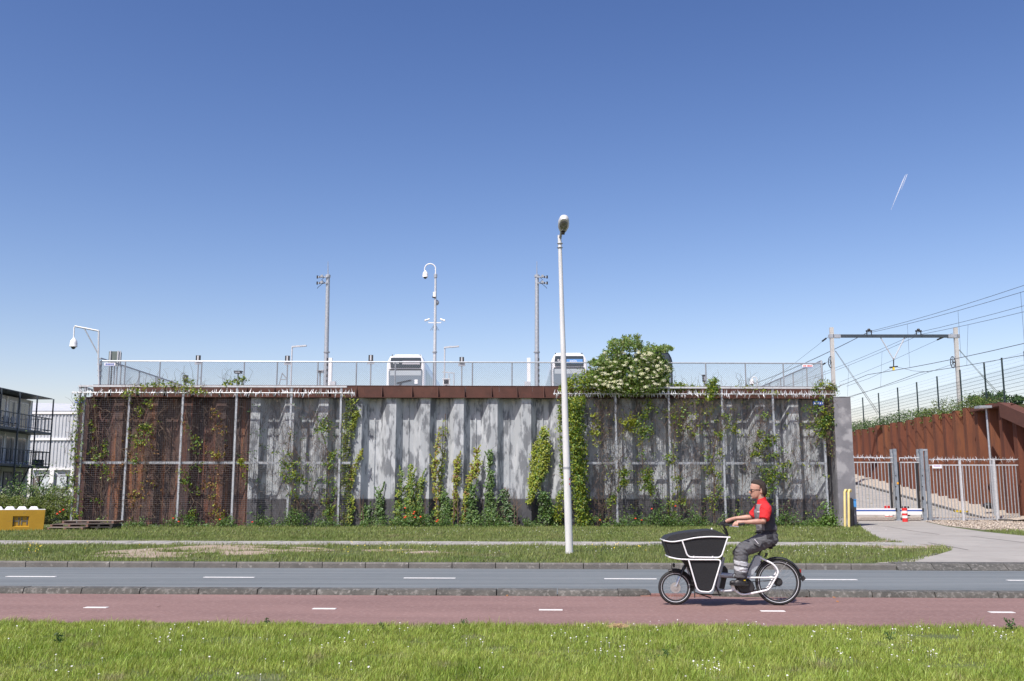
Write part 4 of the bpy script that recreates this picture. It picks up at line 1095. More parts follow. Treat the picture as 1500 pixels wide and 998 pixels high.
vine('short yellow green creeper branch leaning right beside the left fence end', [(529, 662, 2), (520, 685, 3.5), (513, 705, 4), (508, 715, 4)], 160, S1, LEAFY, 52.9, 0, LEAFR, .15)
vine('small creeper patch high on the wall right of the left fence end', [(523, 600, 4), (519, 615, 4), (512, 630, 5)], 120, S1, LEAFY, 52.9, 0)
# -- centre bays
C_ = 52.92
vine('thin creeper strand with yellow leaves climbing the third open bay', [(644, 625, 1.5), (640, 655, 3), (636, 690, 4), (638, 715, 3), (640, 770, 3)], 280, S1, LEAFY, 52.98, 0, LEAFR, .25)
vine('very thin beaded creeper strand reaching highest in the open bays', [(652, 606, .8), (652, 640, 1.2), (650, 668, 2.2), (647, 675, 4), (645, 720, 2), (642, 765, 2)], 240, S1 * .85, LEAFY, 53.3, 0, LEAF, .3)
vine('creeper with brown tinged leaves on the fifth pile flank', [(670, 668, 2.5), (668, 690, 4.2), (668, 712, 3.5), (667, 740, 2), (664, 768, 2)], 330, S1, LEAFY, C_, 0, LEAFR, .25)
vine('slanting yellow creeper with reddish top on the sixth pile', [(698, 658, 2), (700, 675, 6), (694, 692, 6), (688, 703, 3.5), (684, 720, 3), (680, 768, 4)], 520, S1, LEAFY, C_, 8, LEAFR, .22)
vine('upright dark green ivy spire right of the slanting yellow creeper', [(718, 660, 1.5), (718, 685, 5), (716, 720, 5), (720, 745, 9), (720, 773, 12)], 620, S1, LEAFD, C_, 10, LEAF, .4)
vine('large bright yellow green creeper patch on the last open bay', [(797, 628, 3), (797, 650, 9), (795, 680, 10), (786, 705, 8), (780, 722, 4), (774, 738, 2)], 1500, S1, LEAFY, C_, 0, LEAF, .25, thick=.35, cluster=3)
vine('narrow yellow creeper strip along the left flank of the large yellow patch', [(784, 650, 3), (782, 680, 4), (778, 715, 5)], 300, S1, LEAFY, 53.0, 0)
vine('tall spired creeper in the middle of the flowering weeds', [(601, 682, 2), (603, 705, 5), (600, 730, 7), (604, 755, 9), (598, 773, 12)], 800, S1, LEAFY, C_, 10, LEAF, .6, thick=.5)
vine('slim creeper left of the tall spired one', [(589, 692, 2), (588, 710, 4), (584, 735, 4), (582, 760, 6), (578, 773, 8)], 380, S1, LEAF, C_, 6, LEAFY, .3, thick=.4)
vine('slim creeper right of the tall spired one', [(617, 700, 2), (616, 715, 5), (612, 735, 4), (616, 772, 6)], 300, S1, LEAF, C_, 6, LEAFY, .35)
vine('dark ivy growing low in the second open bay', [(556, 718, 3), (556, 735, 5), (556, 773, 8)], 420, S1, LEAFD, 52.95, 8, LEAF, .35)
vine('low dark ivy right of the left fence end', [(538, 742, 5), (536, 758, 9), (540, 773, 13)], 420, S1, LEAFD, 52.9, 30, LEAF, .4)
vine('ivy tangle at the foot of the wall under the beaded strand', [(650, 722, 3), (655, 740, 7), (652, 758, 8), (658, 773, 10)], 520, S1, LEAFD, 52.9, 10, LEAF, .5)
vine('dark ivy tangle at the foot of the sixth pile', [(692, 710, 5), (690, 735, 8), (686, 755, 10), (690, 773, 14)], 720, S1, LEAFD, 52.9, 20, LEAF, .45)
vine('dry twiggy ivy at the foot of the wall right of the green spire', [(738, 718, 5), (742, 740, 10), (744, 773, 12)], 420, S1, LEAFD, 52.9, 60, DRY, .15)
vine('dense low ivy left of the white lamp post foot', [(796, 722, 5), (800, 740, 12), (804, 758, 16), (806, 774, 20)], 900, S1, LEAFD, 52.7, 40, LEAF, .35, thick=.5)
vine('yellow speckled leaves beside the lamp post foot', [(822, 720, 3), (818, 740, 8), (818, 765, 10)], 300, S1, LEAFY, 52.5, 0, LEAF, .4)
vine('tall dense green creeper column right behind the white lamp post', [(842, 582, 14), (842, 620, 14), (846, 660, 13), (848, 700, 12), (852, 735, 11), (856, 773, 10)], 5200, S1, LEAF, YF - .25, 60, LEAFY, .45, thick=.8)
vine('thin creeper fringe left of the white lamp post', [(820, 585, 4), (821, 640, 3), (824, 680, 4), (827, 730, 4)], 420, S1, LEAFY, 52.6, 10, LEAF, .5, thick=.5)
# -- right mesh
vine('hanging creeper with two long tufts under the elder bush', [(948, 580, 14), (950, 600, 12), (942, 625, 10), (940, 655, 7), (942, 700, 8), (955, 730, 5)], 800, S1, LEAF, YFm, 90, LEAFY, .35)
vine('small yellow green patch high in the first right bay', [(872, 604, 3), (870, 620, 6), (878, 650, 6)], 140, S1, LEAFY, YFm, 30)
vine('light green tufts beside the first right post', [(925, 608, 6), (918, 620, 10), (906, 640, 8)], 260, S1, LEAFY, YFm, 60)
vine('creeper tuft crossing the middle rail at the first right post', [(912, 665, 6), (905, 680, 10), (908, 695, 8), (903, 730, 5), (885, 770, 5)], 340, S1, LEAF, YFm, 80, LEAFY, .4)
vine('dark dry creeper web over the upper part of the second right bay', [(1000, 590, 30), (1010, 640, 26)], 260, S1, LEAFY, YFm, 260, LEAF, .4)
vine('creeper tuft at the second right post', [(1000, 600, 8), (990, 625, 10), (985, 660, 8), (990, 700, 7), (992, 720, 9), (985, 770, 6)], 420, S1, LEAF, YFm, 110, LEAFY, .5)
vine('leafy creeper behind the cyclist head climbing the third right bay', [(1070, 598, 16), (1072, 615, 12), (1050, 640, 10), (1043, 680, 7), (1047, 710, 7), (1045, 770, 8)], 480, S1, LEAF, YFm, 160, LEAFY, .5)
vine('big loose creeper over the middle rail left of the fourth right post', [(1128, 640, 10), (1132, 665, 18), (1138, 690, 18), (1130, 715, 8), (1110, 745, 8), (1105, 770, 8)], 780, S1, LEAF, YFm, 170, LEAFY, .3)
vine('yellow tipped creeper above the cyclist between two posts', [(1120, 600, 12), (1112, 630, 9), (1104, 660, 9), (1095, 690, 7)], 260, S1, LEAFY, YFm, 140, LEAF, .5)
vine('leafy creeper hanging in the last right bay', [(1205, 575, 12), (1200, 600, 14), (1195, 635, 12), (1208, 615, 10), (1195, 655, 8)], 560, S1, LEAF, YFm, 120, LEAFY, .3)
vine('bright creeper beside the grey end column', [(1222, 575, 8), (1217, 600, 8), (1215, 630, 6), (1220, 670, 3)], 380, S1, LEAFD, YFm, 120, LEAFY, .4)
for a, b_ in ((870, 900), (905, 975), (985, 1055), (1062, 1130), (1140, 1205)):
    vine('dry dark twigs on the mesh between %s' % {870: 'the green column and the first right post', 905: 'the first and second right posts', 985: 'the second and third right posts', 1062: 'the third and fourth right posts', 1140: 'the fourth and last right posts'}[a],
         [((a + b_) / 2, 585, (b_ - a) / 2), ((a + b_) / 2, 640, (b_ - a) / 2.2), ((a + b_) / 2, 720, (b_ - a) / 2.4), ((a + b_) / 2, 772, (b_ - a) / 2.4)], 120, S1 * .8, LEAFD, YFm, 330, LEAFY, .5, stem=False)
for a, lab in ((160, 'first'), (225, 'second'), (300, 'third')):
    vine('web of dry dark twigs on the mesh over the %s rusty bay from the left' % lab, [(a, 590, 30), (a, 680, 26), (a, 770, 24)], 40, S1 * .8, LEAFR, YFm, 200, stem=False)
for a, lab in ((390, 'first'), (455, 'second')):
    vine('web of dark twigs on the mesh over the %s grey bay of the left fence' % lab, [(a, 590, 30), (a, 680, 28), (a, 770, 26)], 120, S1 * .8, LEAFD, YFm, 240, stem=False)
vine('loose creeper tangled around the left corner fence post', [(118, 580, 7), (112, 640, 10), (108, 700, 10), (108, 765, 10)], 420, S1, LEAF, YFm - .1, 130, LEAFY, .35)
# foliage over the rails
vine('light creeper draped over the spike rail of the left fence', [(300, 575, 6), (230, 562, 5), (200, 572, 6), (175, 578, 5)], 300, S1, LEAFY, YFm - .2, 60, LEAF, .4, stem=False)
vine('small sprig above the rail at the flood lamp', [(362, 556, 2), (345, 560, 6), (328, 562, 3)], 150, S1, LEAF, 52.4, 20, LEAFY, .4, stem=False)
vine('small sprig above the rail right of the left cabinet', [(268, 556, 4), (285, 563, 3)], 60, S1, LEAF, 52.4, 10, LEAFY, .4, stem=False)
vine('yellow green mound of creeper spilling over the cap at the elder foot', [(822, 572, 6), (850, 560, 18), (890, 560, 20), (930, 570, 12)], 3000, S1, LEAFY, 52.6, 40, LEAF, .5, stem=False, thick=.9)
vine('low creeper on the cap right of the elder bush', [(975, 568, 8), (1000, 568, 7), (1025, 572, 6)], 420, S1, LEAF, 52.5, 20, LEAFY, .5, stem=False)
vine('bushy sprig standing above the cap right of the elder bush', [(1046, 556, 3), (1045, 565, 11), (1042, 578, 10), (1040, 585, 6)], 620, S1, LEAFY, 52.4, 30, LEAF, .5, stem=False, thick=.5)
vine('green sprig over the cap at the right corner', [(1190, 570, 4), (1205, 564, 8), (1225, 572, 5)], 260, S1, LEAF, 52.4, 20, LEAFY, .4, stem=False)
vine('dry creeper thread along the cap between sprig and right corner', [(1080, 568, 3), (1110, 572, 5), (1140, 575, 3)], 90, S1, LEAFY, 52.4, 50, stem=False)

# ---- elder bush
base = W(925, 575, 53.3); t = thing('elder_bush', 'large elder bush covered in cream blossom umbels growing over the wall cap', 'bush', base)
lobes = [(925, 572, 46, 10), (925, 548, 52, 30), (900, 530, 26, 18), (925, 503, 14, 14), (905, 508, 14, 12), (950, 520, 20, 16), (880, 555, 22, 18), (965, 545, 18, 22), (955, 565, 28, 14), (900, 565, 30, 12), (972, 512, 12, 5), (873, 532, 10, 6)]
pts = []
for lx, ly, rx, ry in lobes:
    n_ = int(rx * ry * 5.0)
    for _ in range(n_):
        while True:
            u = Vector((R.uniform(-1, 1), R.uniform(-1, 1), R.uniform(-1, 1)))
            if .25 < u.length < 1: break
        if noise.noise(Vector((lx + u.x * rx * .14, u.y * 2, ly + u.z * ry * .14))) < -.12 - .5 * (1 - u.length): continue
        p = W(lx + u.x * rx, ly + u.z * ry, 52.6 + u.y * 1.1)
        pts.append(p)
for _ in range(190):
    lx, ly, rx, ry = R.choice(lobes); an = R.uniform(-.3, 3.44); dx, dz = math.cos(an), math.sin(an); ln = R.uniform(.10, .42)
    for _k in range(16):
        f = .80 + ln * _k / 16
        pts.append(W(lx + dx * rx * f + R.gauss(0, 1.3), ly - dz * ry * f + R.gauss(0, 1.1), 53.0 + R.uniform(-.5, .3)))
leaf_obj('foliage', [p for i, p in enumerate(pts) if i % 3], .15, LEAFM, t, off=base, asp=.4, nbias=(0, -.4, .7)); leaf_obj('foliage', pts[::3], .15, GRASSF, t, off=base, asp=.4, nbias=(0, -.4, .7))
mb = MB(base)
for _ in range(22):
    lx, ly, rx, ry = R.choice(lobes); e = W(lx + R.uniform(-.8, .8) * rx, ly - .7 * ry * R.random(), 53 + R.uniform(-.8, .8)); s0 = W(925 + R.uniform(-20, 20), 582, 53.2)
    mb.tube([s0, s0.lerp(e, .5) + Vector((R.uniform(-.2, .2), R.uniform(-.2, .2), .15)), e], [.035, .022, .008], 5)
mb.build('branches', BARK, t)
um = MB()
um.ell((0, 0, -.01), (.05, .05, .015), 6, 4)
for _ in range(34):
    a = R.uniform(0, 6.28); r_ = .115 * math.sqrt(R.random()); c_ = Vector((r_ * math.cos(a), r_ * math.sin(a), .03 - r_ * r_ * 2.2)); s_ = .016
    a = R.uniform(0, 3); u = Vector((math.cos(a), math.sin(a), R.uniform(-.3, .3))) * s_; v = Vector((-math.sin(a), math.cos(a), R.uniform(-.3, .3))) * s_
    um.add([c_ - u, c_ - v, c_ + u, c_ + v], [(0, 1, 2, 3)])
us = None
for _ in range(165):
    lx, ly, rx, ry = R.choice(lobes[1:2] * 4 + lobes[2:3] + lobes[5:10])
    an = R.uniform(0, 6.28); rr = math.sqrt(R.random()) * .95
    x, y = lx + math.cos(an) * rr * rx, ly + math.sin(an) * rr * ry
    if y < 515: continue
    p = W(x, y, 52.6 - 1.15 * math.sqrt(max(0, 1 - rr * rr)) - .08) - base; rt = (R.uniform(.35, 1.1), R.uniform(-.5, .5), 0); sc = R.uniform(.45, 1.15)
    if us is None: us = um.build('umbel', UMB, t); o = us; o.location = p
    else: o = share(us, 'umbel', p, t)
    o.rotation_euler = rt; o.scale = (sc, sc, sc)

# ---- bushes / weeds at the foot of the wall
def bush(px, py, wpx, hpx, Y0, n, label, mat, mat2=None, name='weed_clump', cat='weeds', size=.1, fl=None, nf=0, asp=.5):
    b0 = W(px, py, Y0); b0.z = ZV; s_ = Y0 / 1458.; t = thing(name, label, cat, b0); rx, rz = wpx * s_ / 2, hpx * s_
    pts = []
    while len(pts) < n:
        x, y, z = R.gauss(0, rx * .5), R.gauss(0, .25), abs(R.gauss(0, .5)) * rz
        if noise.noise(Vector((x * 2.2 + px, y, z * 2.2))) < -.15: continue
        z *= max(.25, 1 - (abs(x) / rx) ** 2 * .6); pts.append((x, y, z))
    k = n // 2 if mat2 else n
    leaf_obj('foliage', pts[:k], size, mat, t, asp=asp)
    if mat2: leaf_obj('foliage', pts[k:], size, mat2, t, asp=asp)
    mb = MB()
    for x, y, z in pts[::max(1, n // 24)]: mb.tube([(x * .4, y * .4, -.05), (x * .8, y * .8, z * .6), (x, y, z)], [.01, .007, .004], 4)
    mb.build('stems', DRY if mat is not LEAFD else LEAFD, t)
    if nf:
        src = None
        for _ in range(nf):
            m2 = MB(); m2.ell((0, 0, 0), (.055, .055, .035), 7, 4)
            loc = (R.gauss(0, rx * .5), -.35 - R.random() * .15, R.uniform(.35, .9) * rz)
            if src is None: src = m2.build('flower', fl, t); src.location = loc
            else: share(src, 'flower', loc, t)
    return t
bl = [(200, 772, 60, 10, 'below the first full rusty bay', 0), (270, 772, 60, 18, 'between the first two rusty bays', 2), (330, 772, 50, 14, 'below the third rusty bay', 1), (385, 773, 50, 16, 'below the first grey bay', 1), (430, 774, 46, 28, 'at the post of the first grey bay', 0),
      (480, 774, 50, 14, 'before the last left fence post', 0), (545, 775, 40, 12, 'left of the flowering weeds', 0), (600, 775, 75, 34, 'amid the open bays with poppies', 7), (645, 775, 50, 22, 'right of the poppies', 3), (715, 775, 60, 22, 'below the green ivy spire', 0),
      (770, 775, 50, 12, 'below the large yellow patch', 0), (880, 775, 60, 14, 'right of the creeper column', 1), (925, 775, 50, 20, 'below the first right post', 2), (972, 775, 60, 34, 'below the second right post', 2), (1020, 775, 50, 24, 'left of the cyclist hands', 0),
      (1075, 775, 50, 22, 'behind the cyclist arms', 0), (1150, 775, 60, 22, 'right of the cyclist back', 0), (1185, 775, 40, 16, 'left of the leafy shrub by the column', 0)]
for px, py, w_, h_, la, nf in bl:
    bush(px, py, w_, h_, 51.9, int(w_ * h_ * .9), 'green weeds at the wall foot ' + la, LEAF, LEAFD, fl=POPPY, nf=nf)
bush(1212, 776, 40, 26, 51.3, 900, 'dense leafy green shrub at the foot of the end column', LEAF, LEAF, name='shrub', cat='shrub', size=.16)
# bare sapling stems
for i, (x, h_, la) in enumerate(((527.5, 58, 'right of the left fence end'), (533, 50, 'second from the left fence end'), (664, 64, 'under the sixth pile'), (671, 55, 'right of the sixth pile'), (622, 60, 'right of the poppies'), (754, 54, 'left of the large yellow patch'), (757, 48, 'close beside another left of the yellow patch'), (876, 60, 'right of the creeper column'), (1048, 95, 'at left behind the bike box'), (1087, 80, 'just left of the cyclist face'), (1010, 50, 'behind the handlebar'))):
    g0 = W(x, 775, 52.6); g0.z = 0; mb = MB(g0); tp_ = W(x + R.uniform(-2, 2), 775 - h_, 52.6)
    mb.tube([g0, g0.lerp(tp_, .5) + Vector((R.uniform(-.05, .05), 0, 0)), tp_], [.026, .02, .012], 6)
    for _ in range(3): q = g0.lerp(tp_, R.uniform(.4, .8)); mb.tube([q, q + Vector((R.choice([-1, 1]) * R.uniform(.1, .35), 0, R.uniform(.25, .5)))], [.012, .006], 4)
    tag(mb.build('bare_stem', DRY), 'thin bare stem standing at the wall foot ' + la, 'stem')

# ================================================================== left side : hedge, block, pallets, buildings
t = bush(52, 772, 165, 60, 58, 8500, 'tall green undergrowth with pale parsley flowers behind the yellow block', LEAF, LEAFD, name='undergrowth', cat='undergrowth', size=.16, asp=.35)
b0 = t.location
pts = [(R.uniform(-3.4, 3.0), R.uniform(-1.2, .6), R.uniform(1.0, 2.15)) for _ in range(1000)]
leaf_obj('blossom', pts, .07, HOG, t, nbias=(0, -.3, 1), asp=.9)
pts = [(R.uniform(-4.4, 3.4), R.uniform(-1.4, 1.0), 2.0 * math.sqrt(R.random())) for _ in range(11000)]
pts = [(x, y, z * (.62 + .75 * abs(noise.noise(Vector((x * 1.1, y * .6, 4)))) + .3 * noise.noise(Vector((x * 4, 2, 0))))) for x, y, z in pts]
leaf_obj('foliage', pts, .17, GRASSF, t, asp=.22, nbias=(0, -.5, .4))
g = MB(); 
for px, py in ((88, 750), (84, 753), (93, 747)): g.ell(P(px, py, 55) - b0, (.06, .06, .05), 8, 5)
g.build('poppy', POPPY, t)
# yellow stackable concrete block
pl, pr_ = G(0, 777, ZV), G(63, 777, ZV); Yb_ = 46.5
pL = P(-6, 777, Yb_); pR = P(63, 778, Yb_); s_ = Yb_ / 1458
zt_ = P(40, 747, Yb_).z; o = Vector((pR.x, Yb_, ZV)); t = thing('concrete_block', 'yellow painted stackable concrete block with white studs on top and the letters HH', 'concrete block', o)
t.rotation_euler = (0, 0, rad(24)); Wb = 2.55; Hb = zt_ - ZV; D_ = .8
f0, f1 = (P(20, 756.5, Yb_).x - o.x) / 1.09, (P(43.5, 756.5, Yb_).x - o.x) / 1.09; z0_, z1_ = P(30, 771.5, Yb_).z - ZV, P(30, 756, Yb_).z - ZV
tl = .03
mb = MB()
def fp_(x, z, y=0.0): return Vector((x + (.035 * (z / Hb) if x > -.1 else 0), y, z))
A = [(-Wb, -.1), (.0, -.1), (.0, Hb), (-Wb, Hb)]; B4 = [(f0, z0_), (f1, z0_), (f1, z1_), (f0, z1_)]
vs_ = [fp_(x, z) for x, z in A] + [fp_(x, z) for x, z in B4] + [Vector((x + (.02 if i in (0, 3) else -.03), .09, z + (.03 if i < 2 else -.015))) for i, (x, z) in enumerate(B4)] + [fp_(x, z, D_) for x, z in A]
mb.add(vs_, [(0, 1, 5, 4), (1, 2, 6, 5), (2, 3, 7, 6), (3, 0, 4, 7), (4, 5, 9, 8), (5, 6, 10, 9), (6, 7, 11, 10), (7, 4, 8, 11), (8, 9, 10, 11), (1, 13, 14, 2), (13, 12, 15, 14), (12, 0, 3, 15)])
mb.build('body', YELC, t)
mb = MB(); mb.box((-Wb / 2 + .03, D_ / 2, Hb + .014), (Wb + .02, D_, .03)); mb.build('white_top', WHITE, t)
def stud():
    mb = MB(); rg = []
    for s2, z in ((.20, 0), (.12, .125)): rg.append([Vector((-s2, -s2 * .9, z)), Vector((s2, -s2 * .9, z)), Vector((s2, s2 * .9, z)), Vector((-s2, s2 * .9, z))])
    mb.rings(rg); return mb
ss = None
for px in (54, 37, 20, 3, -14):
    q = (P(px, 745, Yb_ + .3).x - o.x) / 1.09 + .0
    for yy in (.2, .62):
        if ss is None: ss = stud().build('stud', WHITE, t); ss.location = (q, yy, Hb + .028)
        else: share(ss, 'stud', (q, yy, Hb + .028), t)
for dx in (-.19, .15): text_obj('letter', 'H', .50, LETG, ((f0 + f1) / 2 + dx - .01, .08, (z0_ + z1_) / 2 - .005), (math.pi / 2, 0, 0), t, .008, .95)
# pallets
def pallet(px0, px1, Yp, zbase, label, rz=0.0, L=1.2, dark=False, top=True):
    a = P(px0, 775, Yp); t = thing('pallet', label, 'pallet', (a.x, Yp, zbase), rz, 'wooden pallets stacked before the fence')
    wd = (P(px1, 775, Yp).x - a.x); m_ = WOODD if dark else WOOD
    for k in range(3):
        mb = MB(); x = .05 + (wd - .1) * k / 2.0; mb.box((x, L / 2, .065), (.1, L, .09)); mb.build('block_rail', WOODR if not dark else WOODD, t)
    for k in range(6):
        y = .06 + (L - .12) * k / 5.0
        mb = MB(); mb.box((wd / 2, y, .122), (wd, .12, .022)); mb.build('plank', m_, t)
    for k in range(3):
        y = .06 + (L - .12) * k / 2.0
        mb = MB(); mb.box((wd / 2, y, .012), (wd, .12, .022)); mb.build('plank', m_, t)
pallet(69, 122, 46.6, ZV + .0, 'lowest front pallet of the grey wooden stack, sticking out left', -.03)
pallet(73, 128, 46.7, ZV + .14, 'second pallet from the bottom of the wooden stack', .02)
pallet(90, 165, 47.0, ZV + .29, 'top pallet of the wooden stack with bleached planks', .03, 1.4)
pallet(124, 164, 46.9, ZV + .14, 'upper right dark pallet of the wooden stack', .03, dark=True)
pallet(121, 163, 46.9, ZV + .0, 'lower right dark pallet of the wooden stack', .02, dark=True)
# building A : dark balcony block
XA0, XA1 = -38.6, -36.95; YA0, YA1 = 60.0, 80.0
fz = [P(0, 679.5, 72.2).z, P(0, 625.3, 72.2).z, P(0, 569.5, 72.2).z]
o = Vector((XA0, YA1, 0)); t = thing('apartment_block', 'three storey container apartment block with dark steel balconies at the left edge', 'building', o)
mb = MB(o); mb.bb((-50, YA0, 0), (XA0, YA1, fz[2] - .15)); mb.build('wall', FACADE, t)
mb = MB(o); mb.beam((XA0 - .3, YA0 - .3, fz[2] + .02), (XA0 - .3, YA1 + .15, fz[2] + .02), 3.6, .07); mb.build('roof', DARKST, t)
levels = [(0.3, fz[0]), (fz[0] + .1, fz[1]), (fz[1] + .1, fz[2])]
for li, (za, zb_) in enumerate(levels):
    y = YA1 - .5; k = 0
    while y > YA0 + 1:
        # pilaster, window door with frame
        mb = MB(o); mb.bb((XA0, y - .08, za), (XA0 + .10, y + .10, zb_ - .2)); mb.build('pilaster', WHITE if li else FACADE, t)
        mb = MB(o); mb.bb((XA0, y - 1.55, za + .15), (XA0 + .05, y - .25, zb_ - .45)); wf = mb.build('window', WHITE if li else DARKST, t)
        mb = MB(o); mb.bb((XA0 + .052, y - 1.48, za + .22), (XA0 + .06, y - .93, zb_ - .52)); mb.bb((XA0 + .052, y - .86, za + .22), (XA0 + .06, y - .32, zb_ - .52)); mb.build('pane', WIN, wf)
        y -= 1.85; k += 1
for li, z in enumerate((fz[0], fz[1])):
    mb = MB(o); mb.bb((XA0 + .05, YA0, z - .12), (XA1, YA1, z + .06)); mb.build('balcony_floor', DARKST, t)
    mb = MB(o); mb.beam((XA1, YA0, z + 1.15), (XA1, YA1, z + 1.15), .06, .06); mb.beam((XA1, YA1, z + 1.15), (XA0, YA1, z + 1.15), .06, .06)
    mb.beam((XA1, YA0, z + .22), (XA1, YA1, z + .22), .05, .05); mb.beam((XA1, YA1, z + .22), (XA0, YA1, z + .22), .05, .05); mb.build('railing', DARKST, t)
    y = YA1; src = None
    while y > YA0:
        mb = MB(); mb.box((0, 0, .64), (.05, .05, 1.1))
        loc = (XA1 - o.x, y - o.y, z)
        if src is None: src = mb.build('baluster', GALVD if li else DARKST, t); src.location = loc
        else: share(src, 'baluster', loc, t)
        y -= .62
    for xx in (.55, 1.1): share(src, 'baluster', (xx, 0, z), t)
    # privacy mesh infill
    mb = MB(o)
    for k in range(9):
        zz = z + .3 + k * .1; mb.beam((XA1 - .02, YA0, zz), (XA1 - .02, YA1 - .1, zz), .012, .014)
    mb.build('railing_wires', DARKST, t)
y = YA1
while y > YA0:
    mb = MB(o); mb.beam((XA1, y, 0 if y < YA1 - 1 else fz[0]), (XA1, y, fz[2]), .09, .09); mb.build('balcony_post', DARKST, t)
    y -= 2.75
mb = MB(o); mb.beam((XA1, YA1, fz[0]), (XA0 + .1, YA1 + .0, .6), .08, .08); mb.build('diagonal_strut', DARKST, t); mb = MB(o); mb.beam((XA1 - .2, YA1 - 2.75, fz[0]), (XA0 + .1, YA1 - 2.75, .8), .08, .08); mb.build('diagonal_strut', DARKST, t)
for k, (y, m_) in enumerate(((YA1 - .7, BLACK), (YA1 - 1.0, DARKST))):
    mb = MB(o); mb.bb((XA1 - .7, y - .25, fz[0] + .06), (XA1 - .2, y + .25, fz[0] + .55)); mb.build('balcony_box', m_, t)
mb = MB(o)
for q in range(4): mb.box((XA0 + .5, YA1 - 3.6 - q * 1.2, fz[1] + .55), (.5, .5, .06)); mb.box((XA0 + .3, YA1 - 3.6 - q * 1.2, fz[1] + .8), (.06, .5, .5))
mb.build('balcony_chair', GALVD, t)
# building B : white corrugated
Yq = 95.0
def Q(px, py): return P(px, py, Yq)
x0_, x1_ = Q(-40, 600).x, Q(133, 600).x
zs = [Q(80, y).z for y in (724, 687, 643.5, 605, 589)]
o = Vector((x0_, Yq, 0)); t = thing('white_container_building', 'white corrugated container building behind the dark balcony block', 'building', o)
mb = MB(o); mb.bb((x0_, Yq + .12, 0), (x1_, Yq + 12, zs[3] + .1)); mb.build('wall', WFAC, t)
mb = MB(o); mb.add([(x0_, Yq - .1, zs[3] + .1), (x1_, Yq - .1, zs[3] + .1), (x1_, Yq + 7, P(120, 594, Yq + 7).z), (x0_, Yq + 7, P(50, 589, Yq + 7).z), (x0_, Yq + 12, zs[3] + .1), (x1_, Yq + 12, zs[3] + .1)], [(0, 1, 2, 3), (3, 2, 5, 4), (1, 5, 2), (0, 3, 4)]); mb.build('roof', WFAC, t)
for li in (1, 2):
    za, zb_ = zs[li], zs[li + 1]
    mb = MB(o); n_ = int((x1_ - x0_) / .33); vs_ = []; fs = []
    for i in range(n_):
        xa = x0_ + i * .33
        for j, (dx, dy) in enumerate(((0, 0), (.10, 0), (.14, .07), (.28, .07), (.33, 0))):
            vs_ += [(xa + dx, Yq + dy - .04, za + .12), (xa + dx, Yq + dy - .04, zb_ - .12)]
    for i in range(len(vs_) // 2 - 1): fs.append((2 * i, 2 * i + 2, 2 * i + 3, 2 * i + 1))
    mb.add(vs_, fs); mb.build('corrugated_panel', WFAC, t)
for z in (zs[1], zs[2], zs[3]):
    mb = MB(o); mb.bb((x0_, Yq - .12, z - .11), (x1_, Yq + .1, z + .11)); mb.build('floor_beam', WHITE, t)
mb = MB(o); mb.bb((x0_, Yq - .13, zs[3] + .112), (x1_, Yq + .1, zs[3] + .2)); mb.build('gutter', GALVD, t)
for px in (46, 76.5, 107): 
    mb = MB(o); q = Q(px, 700).x; mb.bb((q - .2, Yq - .18, .1), (q + .2, Yq + .1, zs[1] - .12)); mb.build('column', WHITE, t)
for px0, px1, m_ in ((59, 73.5, CURT), (83, 98, CURT), (49, 57, WIN), (100, 104, WIN), (112, 126, WIN)):
    mb = MB(o); a, b = Q(px0, 697), Q(px1, 717); mb.bb((a.x, Yq - .05, b.z), (b.x, Yq + .11, a.z)); wf = mb.build('window', BLACK, t)
    mb = MB(o); mb.bb((a.x + .08, Yq - .07, b.z + .08), (b.x - .08, Yq - .051, a.z - .08)); mb.build('pane', m_, wf)
mb = MB(o); mb.bb((Q(47, 0).x, Yq - .045, Q(60, 733).z), (Q(110, 0).x, Yq - .005, Q(60, 719).z)); mb.build('plinth', DARKST, t)
for a, b in (((48, 690), (60, 722)), ((73, 700), (60, 722)), ((82, 692), (98, 712))):
    mb = MB(o); mb.tube([P(a[0], a[1], Yq - .5), P(b[0], b[1], Yq - .5)], .06, 6); mb.build('cross_brace', GALVL, t)

# ================================================================== right side : ramp, corten wall, gate
RX = 33.3
def rampz(y): return max(ZV, (y - 66.5) * .112)
mb = MB(); xs = [17.8, 31.2]; ys = [63.0, 66.5, 98, 135]
mb.add([(x, y, rampz(y) + (.012 if y < 64 else 0)) for y in ys for x in xs], [(2 * i, 2 * i + 1, 2 * i + 3, 2 * i + 2) for i in range(3)])
RAMPM = M('ramp_pavers', (.29, .27, .245), (.36, .34, .31), scale=1.2, rough=.9, c3=(.20, .19, .12), s3=1.6, lo3=.56, hi3=.70, bump=.5, bscale=9)
ramp = struct(mb.build('ramp', RAMPM))
src = None
for r_ in range(16):
    y = 68.5 + r_ * 1.9
    for c_ in range(8):
        x = 19.2 + c_ * 1.6 + (r_ % 2) * .8
        if x > 30.8: continue
        loc = (x, y, rampz(y) + .012)
        if src is None:
            mb = MB(); mb.box((0, 0, 0), (.62, .20, .03)); src = mb.build('white_paver', M('white_paver', (.52, .50, .45), rough=.9), ramp); src.location = loc; src.rotation_euler = (math.atan(.112), 0, 0)
        else: o = share(src, 'white_paver', loc, ramp); o.rotation_euler = (math.atan(.112), 0, 0)
